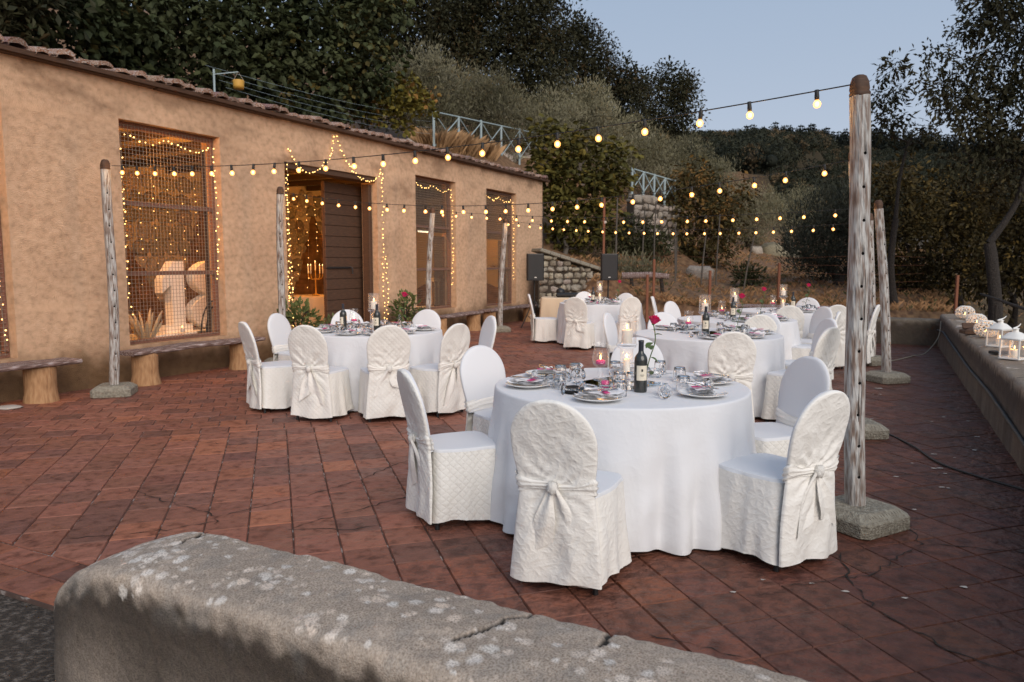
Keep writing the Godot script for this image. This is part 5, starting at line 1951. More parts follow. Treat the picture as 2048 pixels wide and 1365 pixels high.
func fold(k: int, x: float, y: float, z: float) -> float:
	return noise_a.get_noise_3d(x * 2.6 + k * 13.0, y * 2.2, z * 2.6)

func chair_parts(k: int) -> Dictionary:
	# front towards -z, origin on the floor under the seat
	var out := {}
	# back: outer cloth (behind) and smooth inner cloth
	var ys := []
	for j in 34:
		ys.append(0.048 + 0.452 * j / 33.0)
	for j in range(1, 22):
		ys.append(0.5 + 0.215 * j / 21.0)
	for j in range(1, 24):
		ys.append(0.715 + 0.2 * sin(PI * 0.5 * j / 23.0))
	var n := 31
	for side in 2:
		var mb := MB.new()
		var p := PackedVector3Array()
		var uv := PackedVector2Array()
		var lo := 0 if side == 0 else 30
		for j in range(lo, ys.size()):
			var y: float = ys[j]
			var w := back_half(y)
			if k == 3:
				w *= 1.0
			var th := lerpf(0.03, 0.024, smoothstep(0.4, 0.6, y)) * minf(1.0, w / 0.07)
			for i in n:
				var a := PI * i / (n - 1.0)
				var cx := cos(a)
				var sx := sin(a)
				var x := w * signf(cx) * pow(absf(cx), 0.75)
				var z := th * pow(sx, 0.55)
				var d := 0.0
				if side == 0:
					# creases that fan out from the knot, and soft crumples
					var dx := x
					var dy := y - 0.5
					var rr := sqrt(dx * dx + dy * dy)
					var ang := atan2(dy, dx)
					var fan := sin(ang * 13.0 + 3.0 * noise_b.get_noise_2d(rr * 6.0, k * 3.0)) * smoothstep(0.0, 0.05, rr) * smoothstep(0.34, 0.08, rr) * 0.006
					d = fan * sx * (0.6 + 0.15 * k) + 0.016 * fold(k, x, y, 0.4) * sx + 0.006 * (0.35 - absf(noise_b.get_noise_3d(x * 7.0 + k * 3.0, y * 5.0, 2.0))) * sx
					if y < 0.48:
						d += (0.014 * sin(x * 26.0 + k * 2.0 + 2.0 * noise_b.get_noise_2d(x * 3.0, y * 2.0)) * smoothstep(0.48, 0.1, y)) * sx
				else:
					d = 0.004 * fold(k + 20, x, y, 0.0) * sx
				p.push_back(Vector3(x, y + (0.01 * sin(x * 12.0 + k) if j == 0 else 0.0), back_z(y) + (z + d if side == 0 else -z - d)))
				uv.push_back(Vector2(x + w * 0.0, y))
		mb.grid(p, n, ys.size() - lo, false, side == 0, uv)
		out["back" if side == 0 else "front"] = mb.mesh()
	# skirt and seat
	var nu := 92
	var lev := 22
	var sk := PackedVector3Array()
	var suv := PackedVector2Array()
	var seat := PackedVector3Array()
	for j in lev + 9:
		var t := minf(j / float(lev), 1.0)
		var y := lerpf(0.048, 0.447, t)
		var arc := 0.0
		var prev := Vector3.ZERO
		for i in nu + 1:
			var a := PI / 2 + TAU * (i % nu) / nu
			var c := Vector2(cos(a), sin(a))
			var e := 1.0 / pow(pow(absf(c.x), 6.0) + pow(absf(c.y), 6.0), 1.0 / 6.0)
			var hx := lerpf(0.238, 0.208, pow(t, 0.7))
			hx = lerpf(hx, back_half(y) + 0.003, smoothstep(0.05, 0.7, c.y))
			var hz := lerpf(0.245, 0.22, pow(t, 0.7))
			var shrink := 1.0
			var yy := y
			if j > lev:
				var q := (j - lev) / 8.0
				shrink = 1.0 - 0.06 * sin(q * PI * 0.5) if q < 0.4 else lerpf(0.965, 0.0, (q - 0.4) / 0.6)
				yy = y + 0.018 * sin(minf(q / 0.4, 1.0) * PI * 0.5) + 0.008 * maxf(0.0, q - 0.4)
			var d := 0.02 * noise_a.get_noise_3d(c.x * 1.7 + k * 7.0, c.y * 1.7, t * 0.7) * (1.0 - t * 0.75) + 0.013 * sin(a * 9.0 + k * 1.9 + 1.5 * noise_b.get_noise_2d(a, k)) * pow(1.0 - t, 1.4)
			d += 0.008 * fold(k + 5, c.x * 0.8, y, c.y * 0.8)
			if j > lev:
				d *= 0.15
			var back_in := 0.018 if c.y > 0.5 else 0.0
			if j > lev:
				d *= shrink
			var w := Vector3(c.x * e * hx * shrink + c.x * d, yy + (0.012 * sin(a * 4.0 + k) * (1.0 - t) if j < 3 else 0.0), (c.y * e * (hz - back_in)) * shrink + c.y * d)
			if j <= lev:
				sk.push_back(w)
				if i > 0:
					arc += 0.0162
				suv.push_back(Vector2(arc, y))
			if j >= lev:
				seat.push_back(w)
	var s1 := MB.new()
	s1.grid(sk, nu + 1, lev + 1, false, true, suv)
	out["skirt"] = s1.mesh()
	var s2 := MB.new()
	s2.grid(seat, nu + 1, 9, false, true)
	out["seat"] = s2.mesh()
	# sash round the waist
	var bd := MB.new()
	var bp := PackedVector3Array()
	var buv := PackedVector2Array()
	var m := 48
	for j in 9:
		var t := j / 8.0
		for i in m:
			var a := TAU * i / m
			var y := 0.462 + 0.078 * t + 0.012 * sin(a * 2.0 + k) + 0.01 * absf(cos(a))
			var w := back_half(y) + 0.007
			var cx := cos(a)
			var sx := sin(a)
			var pinch := smoothstep(0.5, 0.95, sx)
			y = lerpf(y, 0.505, pinch * 0.45)
			var bulge := 0.008 * sin(t * PI) + 0.0045 * sin(t * 17.0 + a * 3.0 + k) 
			bp.push_back(Vector3((w + bulge) * signf(cx) * pow(absf(cx), 0.75), y, back_z(y) + signf(sx) * (0.027 + bulge) * pow(absf(sx), 0.55)))
			buv.push_back(Vector2(a * 0.12, y * 1.0))
	bd.grid(bp, m, 9, true, true, buv)
	out["sash"] = bd.mesh()
	var kn := MB.new()
	kn.ball(Vector3(0, 0.503, back_z(0.5) + 0.048), Vector3(0.028, 0.034, 0.022), 14, 9, noise_b, 0.25, 1.4)
	out["knot"] = kn.mesh()
	for q in 2:
		var sg := -1.0 if q == 0 else 1.0
		var tp := PackedVector3Array()
		var tuv := PackedVector2Array()
		var len: float = [0.3, 0.34, 0.24, 0.29, 0.27, 0.36][k % 6] * (1.0 if q == 0 else [0.92, 1.12, 0.8, 1.0, 1.15, 0.85][k % 6])
		var ang: float = [0.2, 0.12, 0.34, 0.24, 0.16, 0.28][k % 6] * sg + (0.08 if q else 0.0)
		for j in 16:
			var t := j / 15.0
			var half := lerpf(0.017, 0.052, smoothstep(0.0, 0.6, t))
			for i in 9:
				var s := i / 8.0 * 2.0 - 1.0
				var along := len * t + (0.045 * s * sg if j == 15 else 0.045 * s * sg * t * t)
				var x := sg * 0.012 + sin(ang) * along + cos(ang) * half * s
				var y := 0.495 - cos(ang) * along + sin(ang) * half * s
				var z := back_z(maxf(y, 0.05)) + 0.045 + 0.012 * sin(t * 4.0 + q * 2.0 + k) + 0.011 * sin(s * 3.0 + t * 2.0 + k) * (1.0 - 0.5 * t) - 0.012 * t
				tp.push_back(Vector3(x, y, z))
				tuv.push_back(Vector2(x * 1.3 + q * 0.3, y))
		var tb := MB.new()
		tb.grid(tp, 9, 16, false, true, tuv)
		var bp2 := PackedVector3Array()
		for v in tp:
			bp2.push_back(v - Vector3(0, 0, 0.004))
		tb.grid(bp2, 9, 16, false, false, tuv)
		out["tail%d" % q] = tb.mesh()
	return out

var chair_kinds := []
var leg_mesh: ArrayMesh

func chair(label: String, at: Vector3, facing: float, k: int, linen := false) -> Node3D:
	# facing: angle of the front, 0 is -z, turning left
	if chair_kinds.is_empty():
		for q in 6:
			chair_kinds.append(chair_parts(q))
		var lm := MB.new()
		lm.tube([Vector3(0, 0, 0), Vector3(0, 0.07, 0)], [0.014, 0.012], 8)
		leg_mesh = lm.mesh()
	var c = chair_kinds[(k + int(absf(at.x * 7.0)) + int(absf(at.z * 3.0))) % 6]
	var root := thing("banquet_chair", label, "chair", at, facing, "covered banquet chairs round the tables")
	var vary := sin(at.x * 12.9 + at.z * 7.3)
	root.scale = Vector3(1.0 + 0.02 * vary, 1.0 + 0.018 * sin(at.z * 9.1 + at.x), 1.0 + 0.02 * cos(at.x * 5.0))
	var outer: Material = M.linen if linen else M.quilt
	part("back_cover", c.back, outer, root)
	part("front_cover", c.front, M.seat_cloth, root)
	part("skirt", c.skirt, outer, root)
	part("seat", c.seat, M.seat_cloth, root)
	var sash := part("sash", c.sash, M.linen, root)
	part("knot", c.knot, M.linen, sash)
	part("tail", c.tail0, M.linen, sash)
	part("tail", c.tail1, M.linen, sash)
	for x in [-0.178, 0.178]:
		for z in [-0.185, 0.188]:
			part("leg", leg_mesh, M.black, root, Vector3(x, 0, z))
	return root

# ---------------------------------------------------------------- tables
const TABLE_H := 0.762
const TABLE_R := 0.765

func cloth_mesh(sd: int) -> ArrayMesh:
	var mb := MB.new()
	var p := PackedVector3Array()
	var nu := 300
	var rings := [0.0, 0.25, 0.5, 0.75, 0.93]
	# pleats: where, how wide, how deep, how far down they start, which way they lean
	var rg := RandomNumberGenerator.new()
	rg.seed = sd * 17 + 3
	var pleats := []
	for k in 19:
		pleats.append([TAU * (k + rg.randf_range(-0.4, 0.4)) / 19.0, rg.randf_range(0.05, 0.11), rg.randf_range(0.025, 0.075), rg.randf_range(0.0, 0.35), rg.randf_range(-0.12, 0.12)])
	for r in rings:
		for i in nu:
			var a := TAU * i / nu
			p.push_back(Vector3(cos(a) * TABLE_R * r, TABLE_H + 0.001 * noise_a.get_noise_2d(cos(a) * r * 3.0, sin(a) * r * 3.0), -sin(a) * TABLE_R * r))
	for j in 6:
		var b := PI * 0.5 * j / 5.0
		for i in nu:
			var a := TAU * i / nu
			var r := TABLE_R - 0.014 + 0.014 * sin(b)
			p.push_back(Vector3(cos(a) * r, TABLE_H - 0.014 + 0.014 * cos(b), -sin(a) * r))
	var m := 30
	for j in range(1, m + 1):
		var t := float(j) / m
		for i in nu:
			var a := TAU * i / nu
			var c := Vector2(cos(a), sin(a))
			var f := sin(a * 7.0 + sd + 2.2 * noise_b.get_noise_2d(c.x * 1.4 + sd, c.y * 1.4)) * 0.6 + sin(a * 12.0 + sd * 2.3 + 2.5 * noise_b.get_noise_2d(c.x * 2.0, c.y * 2.0 + sd)) * 0.4
			f = f * (0.75 + 0.25 * absf(f)) + 0.12 * sin(a * 23.0 + sd + 3.0 * noise_b.get_noise_2d(c.x * 3.0, c.y * 3.0))
			var amp := 0.04 * pow(t, 0.9)
			var r := TABLE_R + 0.05 * pow(t, 0.85) + amp * (f + 0.25) + 0.02 * noise_a.get_noise_3d(c.x * 1.8 + sd, c.y * 1.8, t * 1.4) * t
			for q in pleats:
				var off: float = wrapf(a - q[0] - q[4] * t, -PI, PI) / q[1]
				if absf(off) < 3.0:
					var g := exp(-off * off) - 0.55 * exp(-pow(off + 1.35, 2.0) * 2.2)
					r += q[2] * g * pow(clampf((t - q[3]) / (1.0 - q[3]), 0.0, 1.0), 0.8)
			# shallow slanting creases from folding
			r += 0.0035 * sin((a * 2.2 + t * 3.1) * 5.0 + sd) * smoothstep(0.1, 0.5, t)
			var y := lerpf(TABLE_H - 0.014, 0.03 + 0.012 * sin(a * 3.0 + sd) + 0.012 * f, t)
			p.push_back(Vector3(c.x * r, y, -c.y * r))
	mb.grid(p, nu, rings.size() + 6 + m, true, true)
	return mb.mesh()

var plate_m: ArrayMesh
var napkin_m := []
var knife_m: ArrayMesh
var fork_m: ArrayMesh
var tumbler_m: ArrayMesh
var wine_m: ArrayMesh
var ribbon_m: ArrayMesh

func make_ware() -> void:
	var mb := MB.new()
	mb.lathe([Vector2(0.075, 0.0), Vector2(0.085, 0.003), Vector2(0.1, 0.01), Vector2(0.135, 0.019), Vector2(0.137, 0.0215), Vector2(0.133, 0.0225), Vector2(0.1, 0.014), Vector2(0.085, 0.0075), Vector2(0.0, 0.006)], 40)
	plate_m = mb.mesh()
	for k in 3:
		mb = MB.new()
		for layer in 3:
			var p := PackedVector3Array()
			for j in 8:
				for i in 14:
					var s := i / 13.0 - 0.5
					var t := j / 7.0 - 0.5
					var lift := 0.02 * pow(absf(s) * 2.0, 3.0) * (1.0 if s > 0 else 0.6) + 0.007 * noise_a.get_noise_2d(s * 3.0 + k * 5.0, t * 3.0 + layer)
					p.push_back(Vector3(s * (0.25 - 0.02 * layer) + 0.012 * layer, 0.024 + 0.007 * layer + lift, t * (0.1 - 0.008 * layer) * (1.0 + 0.25 * sin(s * 3.0 + k)) + 0.02 * s))
			mb.grid(p, 14, 8, false, true)
			var q := PackedVector3Array()
			for v in p:
				q.push_back(v - Vector3(0, 0.004, 0))
			mb.grid(q, 14, 8, false, false)
		napkin_m.append(mb.mesh())
	mb = MB.new()
	mb.box(Vector3(0, 0.0, 0.06), Vector3(0.012, 0.006, 0.1), 0.002)
	mb.box(Vector3(0.001, 0, -0.05), Vector3(0.02, 0.003, 0.12), 0.001)
	knife_m = mb.mesh()
	mb = MB.new()
	mb.box(Vector3(0, 0, 0.05), Vector3(0.011, 0.005, 0.11), 0.002)
	mb.box(Vector3(0, 0, -0.03), Vector3(0.007, 0.004, 0.06), 0.001)
	mb.box(Vector3(0, 0, -0.066), Vector3(0.022, 0.003, 0.02), 0.001)
	for x in 4:
		mb.box(Vector3(-0.009 + 0.006 * x, 0, -0.095), Vector3(0.0025, 0.0025, 0.045))
	fork_m = mb.mesh()
	# tumbler standing on its rim
	mb = MB.new()
	mb.lathe([Vector2(0.041, 0.0), Vector2(0.041, 0.02), Vector2(0.039, 0.05), Vector2(0.036, 0.082), Vector2(0.032, 0.09), Vector2(0.0, 0.09)], 24)
	mb.lathe([Vector2(0.041, 0.0), Vector2(0.0383, 0.0), Vector2(0.0381, 0.02), Vector2(0.036, 0.05), Vector2(0.033, 0.074), Vector2(0.028, 0.077), Vector2(0.0, 0.077)], 24, true)
	tumbler_m = mb.mesh()
	# wine glass lying on its side along x
	mb = MB.new()
	mb.xf = Transform3D(Basis(Vector3(0, 0, 1), -PI / 2 - 0.11), Vector3(-0.1, 0.036, 0))
	mb.lathe([Vector2(0.0, 0.0), Vector2(0.034, 0.0), Vector2(0.034, 0.002), Vector2(0.008, 0.006), Vector2(0.0045, 0.02), Vector2(0.0045, 0.075), Vector2(0.012, 0.086), Vector2(0.034, 0.108), Vector2(0.041, 0.135), Vector2(0.039, 0.165), Vector2(0.034, 0.195), Vector2(0.0325, 0.1955), Vector2(0.0372, 0.165), Vector2(0.0388, 0.136), Vector2(0.032, 0.111), Vector2(0.01, 0.092), Vector2(0.0, 0.091)], 26)
	wine_m = mb.mesh()
	mb = MB.new()
	mb.box(Vector3(0, 0, 0), Vector3(0.03, 0.003, 0.11), 0.001)
	ribbon_m = mb.mesh()

func place_setting(ctr: Vector3, ang: float, who: String, full: bool, k: int, tname: String) -> void:
	# ang: direction from the table's middle to the seat, 0 towards +z
	var d := Vector3(sin(ang), 0, cos(ang))
	var s := Vector3(cos(ang), 0, -sin(ang))
	var top := ctr + Vector3(0, TABLE_H + 0.0025, 0)
	var p := top + d * 0.57 + s * 0.02 * sin(k * 2.0)
	solo("dinner_plate", plate_m, M.porcelain, "white dinner plate %s" % who, "plate", p, Basis.IDENTITY, "dinner plates on the tables")
	var tw := ang + 0.5 + 0.5 * sin(k * 1.7)
	var nap := solo("napkin", napkin_m[k % 3], M.napkin, "white folded napkin %s" % who, "napkin", p + Vector3(0, 0.0, 0), Basis(Vector3.UP, tw), "napkins on the plates")
	part("ribbon", ribbon_m, M.pink, nap, Vector3(0.035, 0.048, 0.004))
	if full:
		var bas := Basis(Vector3.UP, tw + PI / 2 + 0.15)
		solo("knife", knife_m, M.steel, "steel knife on the napkin %s" % who, "knife", p + Vector3(0, 0.056, 0) + Basis(Vector3.UP, tw) * Vector3(0, 0, 0.022), bas, "knives on the napkins")
		solo("fork", fork_m, M.steel, "steel fork on the napkin %s" % who, "fork", p + Vector3(0, 0.057, 0) + Basis(Vector3.UP, tw) * Vector3(0.01, 0, -0.02), bas * Basis(Vector3.UP, 0.15), "forks on the napkins")
	solo("wine_glass", wine_m, M.solid_glass, "wine glass on its side %s" % who, "wine glass", top + d * 0.43 - s * 0.14, Basis(Vector3.UP, ang + 0.6 + 0.4 * sin(k * 3.1)), "wine glasses lying on the tables")
	solo("tumbler", tumbler_m, M.solid_glass, "upturned clear tumbler %s" % who, "tumbler", top + d * 0.4 + s * 0.08, Basis.IDENTITY, "upturned tumblers on the tables")

func candle(parent: Node3D, at: Vector3, r: float, h: float, wax: Material, energy: float) -> void:
	var mb := MB.new()
	mb.lathe([Vector2(0.0, 0.0), Vector2(r, 0.0), Vector2(r, h - 0.004), Vector2(r - 0.003, h), Vector2(r * 0.7, h - 0.004), Vector2(0, h - 0.006)], 20)
	var c := part("candle", mb.mesh(), wax, parent, at)
	var f := MB.new()
	f.lathe([Vector2(0, 0.0), Vector2(0.0035, 0.004), Vector2(0.0052, 0.011), Vector2(0.0042, 0.02), Vector2(0.0018, 0.029), Vector2(0, 0.035)], 10)
	part("flame", f.mesh(), M.flame, c, Vector3(0, h + 0.004, 0))
	var w := MB.new()
	w.tube([Vector3(0, h - 0.008, 0), Vector3(0.0005, h + 0.006, 0)], [0.0012], 5)
	part("wick", w.mesh(), M.wick, c)
	lamp(at + Vector3(0, h + 0.017, 0), energy, Color(1.0, 0.68, 0.32), parent, 0.01)

func rose_mesh() -> Array:
	var rg := RandomNumberGenerator.new()
	rg.seed = 6
	var bl := MB.new()
	for k in 17:
		var t := k / 16.0
		var a := k * 2.4
		var open := lerpf(0.008, 0.03, t)
		var hgt := lerpf(0.05, 0.036, t)
		var p := PackedVector3Array()
		for j in 7:
			var v := j / 6.0
			for i in 9:
				var s := i / 8.0 * 2.0 - 1.0
				var spread := lerpf(1.0, 0.72, t) * 1.15
				var aa := a + s * spread * (0.55 + 0.45 * sin(v * PI * 0.8 + 0.3))
				var rr := open * (0.35 + 0.65 * sin(v * 1.75)) + 0.009 * t * pow(v, 5.0) + 0.0015 * sin(s * 5.0 + k)
				var y := hgt * v * (1.0 - 0.12 * s * s) - 0.006 * t * pow(v, 6.0)
				p.push_back(Vector3(cos(aa) * rr, y, -sin(aa) * rr))
		bl.grid(p, 9, 7)
	var st := MB.new()
	st.tube(smooth([Vector3(0, 0, 0), Vector3(0.012, -0.1, 0.01), Vector3(-0.02, -0.22, 0.0), Vector3(-0.045, -0.34, 0)], 4), [0.0032], 6)
	st.ball(Vector3(0, 0.002, 0), Vector3(0.011, 0.012, 0.011), 8, 6)
	var leaves := []
	for k in 6:
		var lf := MB.new()
		var y := -0.07 - 0.045 * k
		var a := k * 2.3
		var d := Vector3(cos(a), 0.35 - 0.5 * (k % 2), sin(a)).normalized()
		var s := d.cross(Vector3.UP).normalized()
		var o := Vector3(0.006 - 0.008 * k, y, 0)
		var l := 0.055 + 0.02 * (k % 3)
		var p := PackedVector3Array()
		for j in 7:
			var v := j / 6.0
			for i in 3:
				var w := l * 0.3 * sin(v * PI * 0.93 + 0.1) * (i - 1)
				p.push_back(o + d * l * v + s * w + Vector3(0, absf(w) * 0.35 - 0.018 * v * v, 0))
		lf.grid(p, 3, 7)
		leaves.append(lf.mesh())
	return [bl.mesh(), st.mesh(), leaves]

func table_set(ctr: Vector3, tname: String, k: int, seats: Array, near: bool) -> void:
	# seats: [angle to the seat from the middle, distance of its middle, extra turn, variant, words]
	var tb := thing("round_table", "round folding table under the cloth of the %s" % tname, "table", ctr, 0.0, "round tables")
	var mb := MB.new()
	mb.lathe([Vector2(0, TABLE_H - 0.03), Vector2(TABLE_R - 0.012, TABLE_H - 0.03), Vector2(TABLE_R - 0.012, TABLE_H - 0.006), Vector2(0, TABLE_H - 0.006)], 48)
	part("tabletop", mb.mesh(), M.red_wood, tb)
	for q in 4:
		mb = MB.new()
		var a := q * PI / 2 + 0.4
		mb.tube([Vector3(cos(a) * 0.45, 0, sin(a) * 0.45), Vector3(cos(a) * 0.4, TABLE_H - 0.03, sin(a) * 0.4)], [0.018], 8)
		part("leg", mb.mesh(), M.black, tb)
	solo("tablecloth", cloth_mesh(k * 3 + 1), M.cloth, "long white cloth of the %s" % tname, "tablecloth", ctr, Basis.IDENTITY, "white round tablecloths")
	for q in seats.size():
		var s = seats[q]
		var a := deg_to_rad(s[0])
		var d := Vector3(sin(a), 0, cos(a))
		var words := "%s of the %s" % [s[4], tname]
		var look: String = "linen-backed chair" if s.size() > 5 else "quilted chair"
		chair("white %s, %s" % [look, words], ctr + d * s[1], a + deg_to_rad(s[2]), s[3], s.size() > 5)
		place_setting(ctr, a, "at the %s seat, %s" % [s[4].replace(" chair", ""), tname], near, q + k, tname)
	# centrepiece
	var top := ctr + Vector3(0, TABLE_H + 0.002, 0)
	var turn := 0.5 + k * 0.7 if not near else 0.72
	mb = MB.new()
	mb.box(Vector3(0, 0.002, 0), Vector3(0.42, 0.004, 0.42), 0.001)
	solo("mirror_tile", mb.mesh(), M.mirror, "square mirror under the candles of the %s" % tname, "mirror", top + (Vector3(0.0, 0, -0.03) if near else Vector3.ZERO), Basis(Vector3.UP, turn), "mirror tiles under the centrepieces")
	var up := top + Vector3(0, 0.0045, 0)
	var off := Vector3(0.075, 0, -0.24) if near else Vector3(0, 0, -0.1)
	var h := thing("candle_holder", "two-tier glass holder with lit pillar candles on the %s" % tname, "candle holder", up + off, 0.0, "two-tier glass candle holders")
	mb = MB.new()
	mb.lathe([Vector2(0.0, 0.0), Vector2(0.052, 0.0), Vector2(0.052, 0.008), Vector2(0.043, 0.014), Vector2(0.042, 0.19), Vector2(0.058, 0.198), Vector2(0.06, 0.206)], 28)
	mb.lathe([Vector2(0.0, 0.016), Vector2(0.038, 0.016), Vector2(0.038, 0.186)], 24, true)
	part("lower_cylinder", mb.mesh(), M.glass, h)
	mb = MB.new()
	mb.lathe([Vector2(0.0, 0.207), Vector2(0.066, 0.207), Vector2(0.0665, 0.22), Vector2(0.0605, 0.224), Vector2(0.0605, 0.4)], 28)
	mb.lathe([Vector2(0.0, 0.224), Vector2(0.057, 0.224), Vector2(0.057, 0.398), Vector2(0.0605, 0.4)], 28, true)
	part("upper_cylinder", mb.mesh(), M.glass, h)
	candle(h, Vector3(0, 0.017, 0), 0.023, 0.105, M.wax, 0.005)
	candle(h, Vector3(0, 0.225, 0), 0.034, 0.085, M.wax, 0.006)
	off = Vector3(-0.1, 0, -0.18) if near else Vector3(-0.2, 0, 0.02)
	var g := thing("stem_hurricane", "stemmed hurricane glass with a pink candle on the %s" % tname, "hurricane lamp", up + off, 0.0, "stemmed hurricane lamps")
	mb = MB.new()
	mb.lathe([Vector2(0.0, 0.0), Vector2(0.045, 0.0), Vector2(0.045, 0.004), Vector2(0.014, 0.012), Vector2(0.012, 0.03), Vector2(0.02, 0.045), Vector2(0.012, 0.06), Vector2(0.016, 0.075), Vector2(0.04, 0.09), Vector2(0.052, 0.115), Vector2(0.05, 0.15), Vector2(0.041, 0.19), Vector2(0.043, 0.215), Vector2(0.049, 0.235)], 28)
	part("glass", mb.mesh(), M.glass, g)
	candle(g, Vector3(0, 0.098, 0), 0.03, 0.022, M.pink, 0.004)
	off = Vector3(0.08, 0, 0.26) if near else Vector3(0.16 * cos(k), 0, 0.2)
	var side := "" if near else "near side "
	bottle(top + off, "dark wine bottle with a cream label on the %s%s" % [side, tname], 0.5 if near else 0.2)
	if k == 1:
		bottle(top + Vector3(-0.3, 0, 0.1), "second wine bottle, left of the candles on the %s" % tname, -0.2)
	var rs := rose_mesh()
	off = Vector3(0.15, 0, -0.02) if near else Vector3(0.3, 0, 0.0)
	var vs := MB.new()
	vs.lathe([Vector2(0.0, 0.0), Vector2(0.03, 0.0), Vector2(0.032, 0.01), Vector2(0.032, 0.08), Vector2(0.014, 0.12), Vector2(0.012, 0.17), Vector2(0.015, 0.175)], 20)
	solo("bud_vase", vs.mesh(), M.glass, "clear glass bottle vase holding the rose on the %s" % tname, "vase", top + off, Basis.IDENTITY, "bud vases")
	var ro := thing("rose", "single magenta rose in the vase on the %s" % tname, "rose", top + off + Vector3(0.05, 0.37, 0), 0.0, "roses in bud vases")
	part("bloom", rs[0], M.rose, ro, Vector3.ZERO, Basis(Vector3(0, 0, 1), -0.25) * Basis.from_scale(Vector3.ONE * 1.15))
	part("stem", rs[1], M.stem, ro)
	for m in rs[2]:
		part("leaf", m, M.stem, ro)
	var tl := thing("tealight_glass", "small clear glass with a pink tealight on the %s" % tname, "tealight", top + (Vector3(-0.1, 0.0, 0.07) if near else Vector3(-0.08, 0.0, 0.16)), 0.0, "pink tealight glasses")
	mb = MB.new()
	mb.lathe([Vector2(0.0, 0.005), Vector2(0.036, 0.005), Vector2(0.04, 0.02), Vector2(0.041, 0.06)], 22)
	part("glass", mb.mesh(), M.glass, tl)
	mb = MB.new()
	for q in 7:
		var a := TAU * q / 7
		mb.ball(Vector3(cos(a) * 0.014, 0.022, sin(a) * 0.014), Vector3(0.012, 0.014, 0.012), 8, 6)
	part("wax_flower", mb.mesh(), M.pink, tl)

func bottle(at: Vector3, label: String, turn: float) -> void:
	var b := thing("wine_bottle", label, "wine bottle", at, turn, "wine bottles on the tables")
	var mb := MB.new()
	mb.lathe([Vector2(0.0, 0.002), Vector2(0.034, 0.0), Vector2(0.0375, 0.005), Vector2(0.038, 0.18), Vector2(0.036, 0.198), Vector2(0.028, 0.213), Vector2(0.018, 0.225), Vector2(0.0145, 0.238), Vector2(0.0138, 0.292), Vector2(0.0, 0.296)], 32)
	part("glass", mb.mesh(), M.bottle, b)
	mb = MB.new()
	mb.lathe([Vector2(0.0149, 0.234), Vector2(0.0147, 0.285), Vector2(0.0158, 0.287), Vector2(0.0158, 0.298), Vector2(0.0, 0.299)], 20)
	part("capsule", mb.mesh(), M.foil, b)
	mb = MB.new()
	var p := PackedVector3Array()
	for j in 2:
		for i in 13:
			var a := -PI / 2 - 0.85 + 1.7 * i / 12.0 - 0.45
			p.push_back(Vector3(cos(a) * 0.0386, 0.07 + 0.085 * j, -sin(a) * 0.0386))
	mb.grid(p, 13, 2)
	var lb := part("label", mb.mesh(), M.label, b)
	mb = MB.new()
	mb.box(Vector3(0, 0.128, 0.039), Vector3(0.01, 0.014, 0.002), 0.0005, Basis(Vector3.UP, 0.0))
	mb.box(Vector3(0, 0.102, 0.0395), Vector3(0.022, 0.0025, 0.0012))
	mb.box(Vector3(0, 0.094, 0.0395), Vector3(0.016, 0.0016, 0.0012))
	part("emblem", mb.mesh(), M.black, lb, Vector3.ZERO, Basis(Vector3.UP, -0.45))

